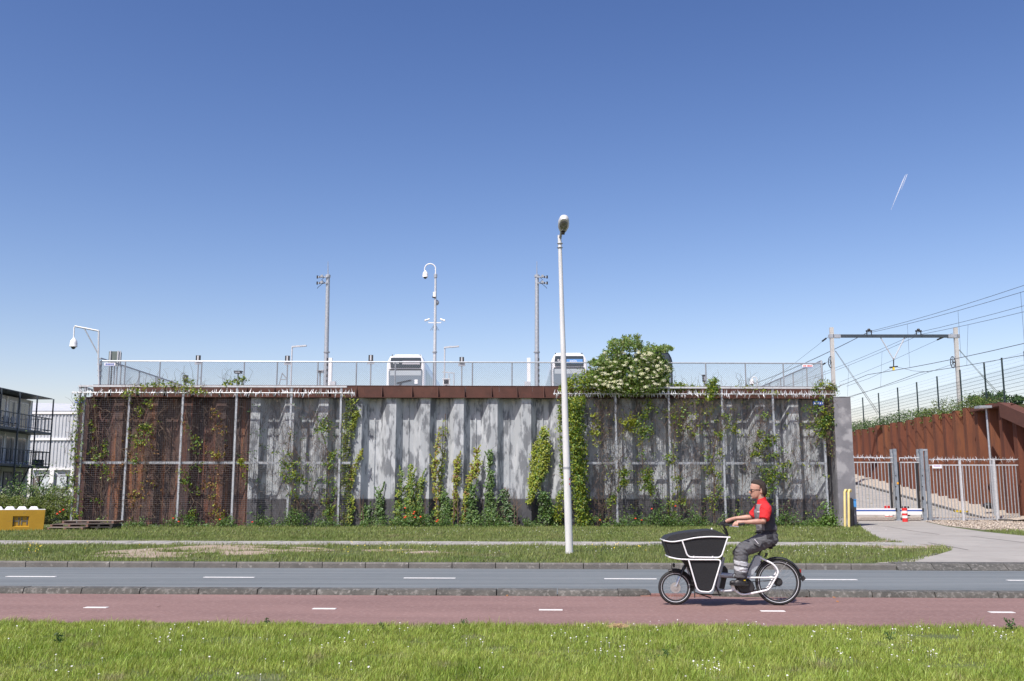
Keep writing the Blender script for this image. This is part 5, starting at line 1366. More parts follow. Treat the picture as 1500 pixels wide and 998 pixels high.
# ramp kerb and gravel shoulder
mb = MB(); mb.add([(31.2, y, rampz(y) + dz) for y in ys for dz in (0, .14)] + [(31.45, y, rampz(y) + .14) for y in ys] , [(2 * i, 2 * i + 2, 2 * i + 3, 2 * i + 1) for i in range(3)] + [(2 * i + 1, 2 * i + 3, 9 + i, 8 + i) for i in range(3)])
struct(mb.build('ramp_kerb', KERB))
mb = MB(); mb.add([(31.45, y, rampz(y) + .10) for y in ys] + [(RX + .6, y, rampz(y) + .38) for y in ys], [(i, 4 + i, 5 + i, i + 1) for i in range(3)])
struct(mb.build('gravel_shoulder', GRAV))
mb = MB(); mb.add([(17.8, 62.9, ZV + .006), (48, 62.9, ZV + .006), (48, 67.5, ZV + .02), (17.8, 67.5, ZV + .02)], [(0, 1, 2, 3)]); struct(mb.build('gravel_yard', GRAV))
mb = MB(); mb.add([(21.5, 65.25, ZV + .03), (33.2, 65.25, ZV + .03), (33.2, 68.2, ZV + .22), (21.5, 68.2, ZV + .22)], [(0, 1, 2, 3)]); struct(mb.build('gravel_strip', GRAV))
# gravel stones (only near the fence)
pts = []
for _ in range(5000):
    g_ = G(R.uniform(1330, 1510), R.uniform(760, 779), ZV + .014)
    pts.append((g_.x, g_.y, ZV + .03))
gx = np.array([p[0] for p in pts]); gy = np.array([p[1] for p in pts]); kk = inpoly(gx, gy, [(1330, 758.5), (1352, 763.5), (1385, 770), (1440, 776), (1520, 779), (1600, 779), (1600, 757)])
V, F = leaves_arr(np.array(pts)[kk], .09, nbias=(0, 0, 1), asp=.8); o = np_mesh('gravel_stones', V, np.concatenate([F[:, [0, 1, 2]], F[:, [0, 2, 3]]]), STONE); o['kind'] = 'stuff'
# corten wall
cw = thing('corten_wall', 'orange brown corten sheet pile wall along the ramp at right', 'wall', (RX, 66, 0))
src = None; y = 104.0; ZTOP = 8.05
yk = 69.0
i = 0
while y > 62.5:
    top = ZTOP + (((i * 37) % 5) - 2) * .035 if y - PW > yk - 2 else ZTOP - max(0, (yk - 2 - (y - PW))) * .36
    zb2 = 0
    loc = (0, y - 66, 0)
    if src is None: src = pile_mb().build('sheet_pile', RUST, cw); o = src; o.location = loc; o.rotation_euler = (0, 0, -math.pi / 2)
    else: o = share(src, 'sheet_pile', loc, cw, -math.pi / 2)
    o.scale = (1, 1, top); y -= PW; i += 1
# near cap beams
def capseg(p, q, h_):
    mb = MB((RX, 66, 0)); mb.add([Vector(p), Vector(q), Vector(q) - Vector((0, 0, h_)), Vector(p) - Vector((0, 0, h_)), Vector(p) + Vector((.9, 0, 0)), Vector(q) + Vector((.9, 0, 0)), Vector(q) + Vector((.9, 0, -h_)), Vector(p) + Vector((.9, 0, -h_))],
           [(0, 1, 2, 3)[::-1], (4, 5, 6, 7), (0, 4, 5, 1)[::-1], (3, 2, 6, 7), (0, 3, 7, 4), (1, 5, 6, 2)]); mb.build('cap_beam', M('corten_cap', (.105, .040, .026), (.085, .032, .021), scale=2, rough=.8) if 'corten_cap' not in MATS else MATS['corten_cap'], cw)
XC = RX - .35
def onx(px, py):   # point on plane X = XC
    d = ray(px, py); k = XC / d.x; return Vector((XC, d.y * k, H + d.z * k))
c0, c1, c2 = onx(1421, 599), onx(1463, 590), onx(1500, 606); c3 = c2 + (c2 - c1) * 1.3
capseg(c0, c1, .22); capseg(c1, c2, .95); capseg(c2, c3, .95)
# wing running out of frame at right of the corten wall
mb = MB((RX, 66, 0)); yw = c3.y
mb.box((RX + 6, yw + .2, 3.2), (12.5, .35, 6.4)); mb.build('wing_wall', RUST, cw)
# embankment behind
mb = MB(); mb.bb((RX + .55, 63.5, -.1), (70, 150, 7.75)); struct(mb.build('embankment', SOIL))
# weeds on the embankment edge
def emb_weeds(label, y0, y1, n, hh, mat, mat2):
    b0 = Vector((RX + .9, (y0 + y1) / 2, 7.75)); t = thing('embankment_weeds', label, 'weeds', b0)
    pts = []
    for _ in range(n):
        y = R.uniform(y0, y1); h_ = hh * (.55 + .6 * noise.noise(Vector((y * .7, 1, 0))) + .3 * noise.noise(Vector((y * 2.3, 5, 0))))
        pts.append((R.uniform(-.75, .5), y - b0.y, R.uniform(-.15, 1) * max(.15, h_)))
    leaf_obj('foliage', pts[::2], .17, mat, t, asp=.3); leaf_obj('foliage', pts[1::2], .15, mat2, t, asp=.4)
emb_weeds('dark bramble trailing over the far half of the corten wall', 82, 106, 9000, 2.0, LEAFD, LEAF)
emb_weeds('pale grass and weeds on the near half of the corten wall', 70, 83, 6500, 1.9, LEAF, GRASSF)
# small trees behind
def small_tree(px, py, rpx, Y, label, n=1500):
    c_ = P(px, py, Y); s_ = Y / 1458; b0 = Vector((c_.x, c_.y, 7.7)); t = thing('tree', label, 'tree', b0)
    mb = MB(b0); mb.tube([b0, b0.lerp(c_, .6), c_], [.12, .08, .04], 7)
    for _ in range(7): mb.tube([b0.lerp(c_, R.uniform(.3, .9)), c_ + Vector((R.uniform(-1, 1), R.uniform(-1, 1), R.uniform(-.5, 1))) * rpx * s_ * .8], [.04, .012], 5)
    mb.build('trunk', BARK, t)
    pts = []
    for _ in range(9):
        cc = c_ + Vector((R.gauss(0, .5), R.gauss(0, .5), R.gauss(0, .4))) * rpx * s_
        for _ in range(n // 9):
            v = Vector((R.gauss(0, 1), R.gauss(0, 1), R.gauss(0, .8))) * rpx * s_ * .22; pts.append(cc + v)
    leaf_obj('crown', pts, .2, LEAFD, t, off=b0)
small_tree(1442, 582, 18, 78, 'small dark tree behind the green fence above the corten cap')
small_tree(1487, 588, 11, 76, 'dark tree top behind the sloping corten cap at the right edge', 900)
small_tree(1466, 586, 12, 79, 'low round tree between the other two behind the green fence', 800)
# green mesh fence on the embankment
XF = RX + .55
gf = thing('green_mesh_fence', 'dark green wire mesh fence on the embankment behind the corten wall', 'fence', (XF, 80, 7.7))
ysf = []
for px in (1250, 1273, 1297, 1326, 1355, 1386, 1421, 1458, 1485, 1520):
    ysf.append(XF * 1458 / .985 / (px - 750))
FT = 11.15
src = None
for y in ysf:
    mb = MB(); mb.box((0, 0, (FT - 7.7) / 2), (.09, .09, FT - 7.7)); 
    if src is None: src = mb.build('post', GREEN, gf); src.location = (0, y - 80, 0)
    else: share(src, 'post', (0, y - 80, 0), gf)
for a, b in zip(ysf[:-1], ysf[1:]):
    mb = MB((XF, 80, 7.7))
    z = 7.9; 
    while z < FT - .75:
        for dx in (-.012, .012): mb.tube([(XF - .05 + dx, a, z), (XF - .05 + dx, b, z)], .009, 3, cap=False)
        z += .26
    k = 0; n_ = int(abs(b - a) / .12)
    for k in range(n_):
        yv = a + (b - a) * k / n_; mb.tube([(XF - .05, yv, 7.85), (XF - .05, yv, FT - .8)], .004, 3, cap=False)
    mb.build('wire_mesh', GREEN, gf)
    mb = MB((XF, 80, 7.7))
    for zz in (FT - .55, FT - .3, FT - .06): mb.tube([(XF, a, zz), (XF, (a + b) / 2, zz - .03), (XF, b, zz)], .007, 3, cap=False)
    mb.build('barbed_wire', GALVD, gf)
# ---- gate and bar fence
YG = 65.0
def gp_(px, py, dy=0.0): return P(px, py, YG + dy)
def bars(t, o, xs, za, zb_, dy=0.0, mat=GALV, r=.022):
    src = None
    for px in xs:
        q = gp_(px, 720, dy); mb = MB(); mb.box((0, 0, (zb_ - za) / 2), (.045, .045, zb_ - za)); loc = (q.x - o.x, q.y - o.y, za - o.z)
        if src is None: src = mb.build('bar', mat, t); src.location = loc
        else: share(src, 'bar', loc, t)
def spikes(t, o, pa, pb):
    mb = MB(o); mb.tube([pa, pb], .035, 8); mb.build('spike_bar', GALVL, t)
    mb = MB(o); L = (pb - pa).length; d = (pb - pa).normalized(); x = .05
    while x < L:
        o_ = pa + d * x
        for q in range(3):
            an = R.uniform(0, 6.28); ln = R.uniform(.16, .30); tip = o_ + Vector((R.uniform(-.12, .12), math.cos(an) * ln, math.sin(an) * ln))
            mb.add([o_ - d * .03, o_ + d * .03, o_ + Vector((0, math.sin(an), math.cos(an))) * .015, tip], [(0, 1, 3), (1, 2, 3), (2, 0, 3)])
        x += R.uniform(.10, .17)
    u = mb.build('spike_blades', GALVL, t); u['kind'] = 'stuff'
ZT_ = gp_(1300, 677.5).z; ZL = gp_(1300, 745).z; ZLb = gp_(1300, 754).z
o = gp_(1300, 762); o.z = ZV
t = thing('sliding_gate', 'galvanised sliding bar gate with white bottom beam and blue stripe closing the ramp', 'gate', o)
mb = MB(o); mb.beam(gp_(1240, 677.5), gp_(1309, 677.5), .07, .07); mb.beam(gp_(1318, 677.5), gp_(1346, 677.5), .07, .07); mb.build('top_rail', GALVL, t)
mb = MB(o); a, b = gp_(1240, 749.5), gp_(1350, 749.5); mb.bb((a.x, YG - .09, ZLb), (b.x, YG + .09, ZL)); mb.build('bottom_beam', WHITE, t)
mb = MB(o); zc = gp_(1300, 748).z; mb.bb((a.x, YG - .10, zc - .045), (b.x, YG - .091, zc + .045)); mb.build('blue_stripe', BLUE, t)
bars(t, o, [1248 + 5.0 * k for k in range(12)] + [1322 + 5.1 * k for k in range(5)], ZL, ZT_)
for px in (1305, 1310, 1317, 1345, 1350):
    mb = MB(o); q = gp_(px, 720, .05); mb.bb((q.x - .07, q.y - .07, ZLb), (q.x + .07, q.y + .07, ZT_ + .02)); mb.build('upright', BLACK if px in (1305, 1317, 1345) else GALV, t)
spikes(t, o, gp_(1240, 670.5), gp_(1308, 671)); spikes(t, o, gp_(1317, 671), gp_(1347, 671))
# gate posts
def gatepost(label, pxs, px_side):
    q = gp_(pxs, 762, -.25); q.z = ZV; t = thing('gate_post', label, 'post', q)
    zt_ = gp_(pxs, 658).z; a = gp_(pxs, 700, -.25); s2 = gp_(px_side, 700, .35)
    mb = MB(q); mb.bb((a.x - .10, a.y - .09, ZV), (a.x + .10, a.y + .09, zt_)); mb.build('front_upright', POSTG, t)
    mb = MB(q); mb.bb((s2.x - .06, s2.y - .09, ZT_), (s2.x + .06, s2.y + .09, zt_)); mb.build('rear_upright', GALV, t)
    mb = MB(q); mb.bb((min(a.x, s2.x), a.y - .05, zt_ - .14), (max(a.x, s2.x), s2.y, zt_ - .002)); mb.build('top_plate', GALV, t)
    mb = MB(q); mb.bb((a.x - .24, a.y - .2, ZV), (a.x + .24, a.y + .2, ZV + .06)); mb.build('foot_plate', GALVD, t)
    mb = MB(q)
    for yy in (697, 713, 730): mb.box(gp_(pxs - .3, yy, -.35), (.06, .02, .07)); 
    mb.box(gp_(pxs + .3, 730, -.35), (.1, .02, .22)); mb.box(gp_(pxs + .6, 747, -.35), (.1, .02, .22)); mb.build('fitting', BLACK, t)
    return t, q
t1, q1 = gatepost('left portal post of the sliding gate with a small orange label', 1312.5, 1307.5)
mb = MB(q1); mb.box(gp_(1315, 708, -.36), (.11, .02, .13)); mb.build('orange_label', M('orange_label', (.75, .35, .02), rough=.5), t1)
t2, q2 = gatepost('right portal post of the sliding gate next to the bar fence', 1351.5, 1346.5)
mb = MB(q2); a = gp_(1358.5, 700, -.1); mb.bb((a.x - .09, a.y - .08, ZV), (a.x + .09, a.y + .08, gp_(1357, 658).z)); mb.build('second_upright', POSTG, t2)
mb = MB(q2); a, b = gp_(1351, 660, -.2), gp_(1357.5, 660, -.2); mb.bb((a.x, a.y, a.z - .02), (b.x, a.y + .2, a.z + .08)); a, b = gp_(1351, 756, -.2), gp_(1357.5, 756, -.2); mb.bb((a.x, a.y, a.z - .1), (b.x, a.y + .2, a.z + .1)); mb.build('cross_plate', GALV, t2)
# bar fence
ZT2 = gp_(1400, 681.5).z; ZB2 = gp_(1400, 760.5).z
o = gp_(1425, 762); o.z = ZV; t = thing('bar_fence', 'galvanised vertical bar fence with spike rail right of the sliding gate', 'fence', o)
bars(t, o, [1363.5 + 4.88 * k for k in range(27)], ZB2, ZT2)
mb = MB(o); mb.beam(gp_(1360, 681.5), gp_(1491, 681.5), .06, .07); mb.build('top_rail', GALVL, t)
mb = MB(o); mb.beam(gp_(1360, 760.5), gp_(1491, 760.5), .06, .07); mb.build('bottom_rail', GALV, t)
spikes(t, o, gp_(1361, 673.5), gp_(1491, 673.5))
for px in (1408.5, 1458.5):
    mb = MB(o); q = gp_(px, 720, -.03); mb.bb((q.x - .065, q.y - .065, ZV), (q.x + .065, q.y + .065, gp_(px, 674).z)); mb.build('post', GALVL, t)
q = gp_(1372.5, 683.5, -.12); tt = thing('sign', 'small white sign with faint red print hung on the bar fence right of the gate', 'sign', q)
mb = MB(); mb.box((0, 0, 0), (.60, .02, .24)); mb.build('plate', SIGNW, tt)
mb = MB()
mb.box((0, -.013, .03), (.46, .006, .05))
mb.build('lettering', M('sign_violet', (.25, .15, .4), rough=.6), tt)
# red white bollards
def bollard(px, py_b, hpx, Y, label):
    q = P(px, py_b, Y); q.z = ZV; s_ = Y / 1458; h_ = hpx * s_; t = thing('bollard', label, 'bollard', q, group='red and white bollards at the gate')
    r_ = .165; zs_ = [0, .42, .56, .70, .84, 1.0]
    mb = MB(); mb.lathe((0, 0, 0), [(r_, 0), (r_, h_ * .98), (r_ * .85, h_)], 20); mb.build('body', REDP, t, smooth=40)
    for a, b in ((.28, .46), (.62, .80)):
        mb = MB(); mb.lathe((0, 0, 0), [(r_ + .004, h_ * a), (r_ + .004, h_ * b)], 20); mb.build('white_band', WHITE, t, smooth=40)
bollard(1326, 765, 20, 62.3, 'red and white banded bollard in front of the gate')
bollard(1300, 758, 20, 68.5, 'left bollard of the pair seen through the sliding gate'); bollard(1304.3, 758, 20, 68.6, 'right bollard of the pair seen through the sliding gate')
for px, la in ((1324, 'left'), (1328.7, 'right')):
    p_ = P(px, 744, 68.8); q = Vector((p_.x, p_.y, ZV)); mb = MB(q); mb.lathe(q, [(.14, 0), (.14, p_.z - ZV), (.12, p_.z - ZV + .1)], 14); tag(mb.build('black_bollard', BLACK, smooth=40), 'dark bollard %s of two just behind the striped one' % la, 'bollard', 'dark bollards behind the gate')
# yellow protection pipes at the column
for px, la in ((1237.8, 'left'), (1243.6, 'right')):
    q = P(px, 772, 51.2); q.z = ZV - .05; s_ = 51.2 / 1458; tp_ = P(px - .7, 718, 51.2); mb = MB(q)
    mb.tube([q, tp_ - Vector((0, 0, .1)), tp_ + Vector((0.05, 0, 0)), tp_ + Vector((.13, .1, .0)), tp_ + Vector((.14, .12, -.1))], .062, 10); tag(mb.build('cable_guard', YCABLE, smooth=60), 'pale yellow hooked pipe standing %s before the grey end column' % la, 'pipe', 'pale yellow pipes by the column')
mb = MB(); q = P(1251.5, 737.5, 52.4); tt = thing('letter_box', 'small light blue box fixed to the right edge of the end column', 'box', q)
mb = MB(); mb.box((0, 0, 0), (.14, .2, .38)); mb.build('case', LBLUE, tt); mb = MB(); mb.box((0, -.01, .20), (.18, .24, .03)); mb.build('lid', LBLUE, tt)
mb = MB(); q = P(1246.5, 745, 52.0); q.z = ZV
mb = MB(q); mb.bb((q.x - .12, q.y - .1, ZV), (q.x + .12, q.y + .1, P(1246, 731, 52).z)); mb.bb((q.x - .10, q.y - .08, P(1246, 731, 52).z), (q.x + .06, q.y + .08, P(1246, 729.5, 52).z)); tag(mb.build('dark_cabinet', BLACK), 'narrow black cabinet behind the yellow pipes at the column', 'cabinet')
# light behind the fence
q = P(1457.5, 752, 67.5); q.z = .2; tp_ = P(1444.5, 598, 67.5); t = thing('yard_lamp', 'leaning grey yard lamp with flat dark head behind the bar fence', 'lamp', q)
mb = MB(q); mb.tube([q, q.lerp(tp_, .5), tp_], [.095, .08, .06], 12); mb.build('pole', GALV, t, smooth=40)
mb = MB(q); mb.bb((tp_.x - .66, tp_.y - .5, tp_.z - .02), (tp_.x + .16, tp_.y + .3, tp_.z + .14)); mb.build('lamp_head', GALVD, t)
mb = MB(q); mb.bb((tp_.x - .60, tp_.y - .45, tp_.z - .04), (tp_.x - .1, tp_.y + .2, tp_.z - .021)); mb.build('lamp_glass', SIGNW, t)
# ramp clutter
mb = MB(); q = P(1448, 742, 68.5); tt = thing('black_bag', 'black lump lying at the foot of the yard lamp', 'bag', q); mb = MB(); mb.ell((0, 0, .05), (.36, .3, .22), 12, 8); mb.ell((.25, 0, -.02), (.2, .2, .18), 10, 7); mb.build('bag', BLACK, tt, smooth=True)
q = P(1404, 749, 67); tt = thing('yellow_block', 'yellow rail block lying on the gravel behind the bar fence', 'block', q); mb = MB(); mb.box((0, 0, 0), (.5, .2, .13)); mb.box((.45, .05, -.02), (.35, .2, .1)); mb.build('body', YELF, tt)

# ---- railway portal and wires
YP = 86.0
pl_, pr_ = P(1219, 600, YP), P(1402, 600, YP)
portal = thing('catenary_portal', 'grey railway catenary portal with two masts and a dark beam above the embankment', 'railway portal', (pl_.x, YP, 7.7))
po = Vector((pl_.x, YP, 7.7))
for px0, px1 in ((1221.5, 1217.5), (1405.5, 1399)):
    a = P(px0, 600, YP); b = P(px1, 480, YP)
    mb = MB(po); mb.beam((a.x, YP, 7.6), b, .26, .26); mb.beam((a.x + .14, YP, 7.6), b + Vector((.14, 0, 0)), .05, .32); mb.build('mast', M('mast_grey%d' % int(px0), (.42, .42, .40), (.5, .5, .48), scale=3, rough=.7), portal)
zbm = P(1310, 492.5, YP).z; a, b = P(1214, 492, YP).x, P(1405, 492, YP).x
mb = MB(po); mb.bb((a + .9, YP - .12, zbm - .13), (b - .9, YP + .12, zbm + .13)); mb.build('beam', DARKST, portal)
for x in (a, b):
    sg = 1 if x == a else -1
    mb = MB(po); mb.bb((min(x, x + sg * 1.0), YP - .16, zbm - .17), (max(x, x + sg * 1.0), YP + .16, zbm + .14)); mb.build('beam_bracket', GALV, portal)
for px in (1273, 1345.5):
    q = P(px, 487, YP); mb = MB(po)
    mb.box(q + Vector((-.2, 0, -.1)), (.06, .1, .5)); mb.box(q + Vector((.2, 0, -.1)), (.06, .1, .5)); mb.box(q + Vector((0, 0, .12)), (.52, .16, .12)); mb.ell(q + Vector((0, 0, .24)), (.14, .14, .10), 8, 6); mb.build('wire_support', BLACK, portal)
mb = MB(po); mb.tube([P(1290, 495, YP), P(1309, 527, YP)], .05, 6); mb.tube([P(1325, 495, YP), P(1309, 527, YP)], .05, 6); mb.build('v_bracket', GALVL, portal)
mb = MB(po); mb.tube([P(1309, 525, YP), P(1309, 538, YP)], .05, 6); mb.tube([P(1303, 538.5, YP), P(1315, 537, YP)], .06, 6); mb.build('insulator', BLACK, portal)
mb = MB(po); mb.box(P(1309, 540.5, YP), (.16, .12, .28)); mb.build('yellow_weight', YELF, portal)
for px, pxm in ((1216.5, 1221), (1395, 1403)):
    q = P(px, 531, YP); mb = MB(po)
    mb.tube([q + Vector((.21 * math.cos(a_), -.1 - .25 * math.cos(a_) * 0, .5 * math.sin(a_))) * 1 for a_ in [2 * math.pi * k / 20 for k in range(20)]], .035, 5, closed=True)
    for k in range(4): a_ = math.pi * k / 4; mb.tube([q + Vector((.21 * math.cos(a_), -.1, .5 * math.sin(a_))), q - Vector((.21 * math.cos(a_), .1, .5 * math.sin(a_)))], .02, 4)
    mb.tube([q + Vector((0, -.1, 0)), P(pxm, 531, YP)], .06, 6); mb.build('tension_wheel', BLACK, portal)
for a, b in (((1223, 514), (1285, 606)), ((1404, 512), (1468, 585))):
    for dx in (0, 3):
        mb = MB(po); A_, B_ = P(a[0] + dx * .3, a[1], YP), P(b[0] + dx, b[1], YP + 6); Mq = A_.lerp(B_, .45)
        mb.tube([A_, Mq], .02, 4); mb.tube([Mq, B_], .028, 4); mb.build('guy_wire', GALVL, portal)
WIRE = M('copper_wire', (.055, .06, .07), rough=.6)
def wire(label, p0, p1, p2, r=.02, droppers=None):
    """from behind (p0) through portal (p1) to a support nearer than the frame (p2)"""
    t = thing('overhead_wire', label, 'wire', p1, group=None); mb = MB(p1)
    def span(a, b, sag, n=16): return [a.lerp(b, k / n) - Vector((0, 0, sag * 4 * (k / n) * (1 - k / n))) for k in range(n + 1)]
    pts = span(p0, p1, .9)[:-1] + span(p1, p2, .9)
    mb.tube(pts, r, 4, cap=False); mb.build('cable', WIRE, t); return t, pts
dirn = Vector((.075, -1, 0))
def through(px, py, dz=0.0, sag=0): p = P(px, py, YP); return p
specs = [('topmost overhead wire passing over the left support of the portal', 1273, 486, 0.0), ('second overhead wire close under the topmost one', 1268, 489, -.25), ('third overhead wire passing over the right support of the portal', 1345.5, 487, 0), ('fourth overhead wire close under the third', 1349, 490, -.3),
         ('upper contact wire crossing below the yellow weight', 1271, 549, 0), ('lower contact wire crossing beside the right portal mast', 1347, 546, 0)]
WP = []
for la, px, py, dz in specs:
    p1 = P(px, py, YP); p2 = p1 + dirn * 62 + Vector((0, 0, -.8 if dz else 0)); p0 = p1 - dirn * 62
    if 'contact' in la: p2 = p1 + dirn * 62
    t_, pp = wire(la, p0, p1, p2, .016 if 'contact' not in la else .022); WP.append((t_, pp, p1))
# anchor wires ending at the portal masts
for la, a, b, Ya, Yb2 in (('anchor wire with insulator rising to the left portal mast', (1120, 563), (1218, 490), 100, 86), ('anchor wire running down left from the left tension wheel', (1125, 580), (1216, 528), 104, 86), ('anchor wire with insulator from the right portal mast down left', (1230, 560), (1398, 487), 110, 86), ('thin cross wire below the yellow weight', (1240, 566), (1309, 538), 96, 86), ('thin short wire right of the yellow weight', (1315, 538), (1360, 545), 86, 86), ('lowest wire crossing behind the green fence', (1240, 582), (1395, 534), 100, 86)):
    A_, B_ = P(a[0], a[1], Ya), P(b[0], b[1], Yb2); t_ = thing('overhead_wire', la, 'wire', B_); mb = MB(B_); mb.tube([A_, A_.lerp(B_, .5) - Vector((0, 0, .12)), B_], .014, 4, cap=False); mb.build('cable', WIRE, t_)
    if 'insulator' in la or 'wheel' in la: mb = MB(B_); q = A_.lerp(B_, .88); mb.tube([q, A_.lerp(B_, .93)], .08, 6); mb.build('insulator', BLACK, t_)
# droppers hang from messenger to contact
for (ti, ci) in ((1, 4), (3, 5)):
    t_, pp, p1 = WP[ti]; cc = WP[ci][1]; src = None
    for k in (9, 12, 14, 18, 20, 22, 24):
        a = pp[k]; b = cc[k]
        mb = MB(p1); mb.tube([a, Vector((a.x * .5 + b.x * .5, a.y, (a.z + b.z) / 2)), Vector((b.x, a.y, b.z))], .011, 3, cap=False); mb.build('dropper', WIRE, t_)

# contrail
a, b = P(1305, 308, 9000), P(1326.5, 256, 9000); mb = MB(a); mb.tube([a, a.lerp(b, .4), a.lerp(b, .8), b], [1, 4, 6, 2], 8)
off = Vector((16, 0, 4)); mb.tube([a.lerp(b, .55) + off * 1.3, b + off], [1.5, 3.5], 8); tag(mb.build('contrail', CLOUD, smooth=True), 'thin short white contrail in the blue sky at upper right', 'contrail')

# ================================================================== CARGO BIKE AND RIDER
YB = 15.44
def Z(zx, zy, y=0.0):
    """zoomed photograph coordinates -> local bike coordinates at side offset y"""
    p = P(950 + zx / 4.754, 690 + zy / 4.754, YB + y); return Vector((p.x - BX, y, p.z))
BX = 0.0; BX = P(950 + 550 / 4.754, 880, YB).x
YBX = YB
bike = thing('cargo_bike', 'white framed cargo bike with a black lidded front box ridden along the red cycle path', 'cargo bike', (BX, YBX, 0), AR)
def zt(pts, y): return [Z(a, b, y) for a, b in pts]
def rounded(pts, r=.05, n=4):
    out = [Vector(pts[0])]
    for i in range(1, len(pts) - 1):
        p, a, b = Vector(pts[i]), Vector(pts[i - 1]), Vector(pts[i + 1]); da, db = a - p, b - p
        ra = min(r, da.length * .45); rb = min(r, db.length * .45); A_, B_ = p + da.normalized() * ra, p + db.normalized() * rb
        for k in range(n + 1): t_ = k / n; out.append(A_ * (1 - t_) ** 2 + p * 2 * t_ * (1 - t_) + B_ * t_ ** 2)
    out.append(Vector(pts[-1])); return out
def wheel(cz, rad_, label, nsp, hub_r, disc=False):
    c = Vector(cz); wh = bpy.data.objects.new('wheel', None); col.objects.link(wh); wh.parent = bike; wh.location = c
    def ring(r, rr, sy=1.0, n=56, m=8):
        mb = MB(); mb.tube([(r * math.cos(2 * math.pi * k / n), 0, r * math.sin(2 * math.pi * k / n)) for k in range(n)], rr, m, closed=True, sy=sy); return mb
    tw = .027
    ring(rad_ - tw, tw).build('tyre', RUBBER, wh, smooth=True)
    for sg in (-1, 1):
        mb = MB(); N = 56; r1, r2 = rad_ - tw * 1.55, rad_ - tw * 1.85; vs_ = []
        for k in range(N): a = 2 * math.pi * k / N; vs_ += [(r1 * math.cos(a), sg * tw * .99, r1 * math.sin(a)), (r2 * math.cos(a), sg * tw * .90, r2 * math.sin(a))]
        mb.add(vs_, [(2 * k, 2 * ((k + 1) % N), 2 * ((k + 1) % N) + 1, 2 * k + 1) for k in range(N)]); mb.build('reflective_stripe', M('tyre_stripe', (.50, .52, .55), rough=.4) if 'tyre_stripe' not in MATS else MATS['tyre_stripe'], wh)
    ring(rad_ - .062, .012, 1.2, 56, 6).build('rim', BLACK, wh, smooth=True)
    mb = MB(); mb.tube([(0, -.05, 0), (0, .05, 0)], hub_r * .6, 16); mb.tube([(0, -.03, 0), (0, -.024, 0)], hub_r, 18); mb.tube([(0, .024, 0), (0, .03, 0)], hub_r, 18); mb.build('hub', ALU if disc else BLACK, wh, smooth=40)
    ri = rad_ - .07; s0 = None
    for k in range(nsp):
        a = 2 * math.pi * k / nsp; a2 = a + (.35 if k % 2 else -.35); sg = -1 if (k // 2) % 2 else 1
        mb = MB(); mb.tube([(hub_r * math.cos(a2), sg * .026, hub_r * math.sin(a2)), (ri * math.cos(a), 0, ri * math.sin(a))], .0016, 4, cap=False); mb.build('spoke', SPK, wh)
    if disc:
        mb = MB(); mb.tube([(0, -.042, 0), (0, -.038, 0)], .078, 24); mb.build('brake_disc', ALU, wh, smooth=40)
        mb = MB(); mb.tube([(0, -.055, 0), (0, -.035, 0)], .035, 14); mb.build('hub_cap', ALU, wh, smooth=40)
    return wh
fc = Z(188, 813); rc = Z(898, 772); rf = fc.z; rr_ = rc.z
wheel(fc, rf, '', 24, .034, True); wheel(rc, rr_, '', 28, .062)
hw = .285
# box : upper tub
top = [(118, 488), (170, 498), (245, 488), (330, 468), (430, 460), (560, 464)]
poly = zt(top, -hw) + zt([(524, 600), (500, 612), (300, 612), (210, 612), (158, 600)], -hw)
mb = MB(); pl2 = [(p.x, p.z) for p in poly]; mb.prism(pl2, -hw + .012, hw - .012, .02); mb.build('box', BLACKT, bike, smooth=30)
# lid
lid = [(118, 480), (126, 468), (140, 455), (190, 440), (250, 427), (330, 416), (400, 411), (452, 409), (485, 418), (562, 452), (562, 462), (430, 456), (330, 464), (240, 484), (170, 494)]
mb = MB(); pp = zt(lid, -hw * .9); mb.prism([(p.x, p.z) for p in pp], -hw + .01, hw - .01, .028); mb.build('lid', M('lid_cover', (.020, .021, .024), (.030, .031, .035), scale=40, rough=.6, spec=.4, bump=.3, bscale=70), bike, smooth=35)
mb = MB(); q = Z(442, 405, -.1); mb.box(q, (.02, .02, .035)); mb.build('lid_knob', WHITE, bike)
mb = MB(); a_, b_ = Z(478, 414, -hw * .8), Z(478, 452, -hw * .8); mb.beam(a_ + Vector((0, 0, .003)), Vector((a_.x, hw * .8, a_.z + .003)), .006, .006); mb.build('lid_seam', BLACK, bike)
# lower box
low = [(298, 624), (502, 624), (506, 636), (452, 835), (440, 842), (362, 836), (350, 826)]
pp = zt(low, -hw * .95); mb = MB(); mb.prism([(p.x, p.z) for p in pp], -hw + .02, hw - .02, .02); mb.build('lower_box', BLACKT, bike, smooth=30)
for s_ in (-1, 1):
    y = s_ * hw; yy = -hw
    def zz(pts): return [Vector((p.x, y, p.z)) for p in zt(pts, yy)]
    mb = MB(); mb.tube(rounded(zz([(114, 486), (172, 497), (242, 486), (330, 466), (430, 458), (576, 463)]), .08), .0105, 10); mb.build('top_frame_tube', WHITEB, bike, smooth=60)
    mb = MB(); mb.tube(rounded(zz([(243, 486), (282, 601), (513, 604), (558, 465)]), .06, 6), .0112, 10); mb.build('side_frame_tube', WHITEB, bike, smooth=60)
    mb = MB(); mb.tube(rounded(zz([(154, 602), (215, 616), (300, 619), (516, 619), (448, 847), (350, 839), (288, 622)]), .07, 6), .0115, 10); mb.build('lower_frame_tube', WHITEB, bike, smooth=60)
mb = MB()
for px in (323, 453): a_ = Z(px, 600, -hw); mb.box(a_ + Vector((0, -.004, 0)), (.02, .03, .03)); mb.box(Vector((a_.x, hw + .004, a_.z)), (.02, .03, .03))
mb.build('frame_clamp', WHITEB, bike)
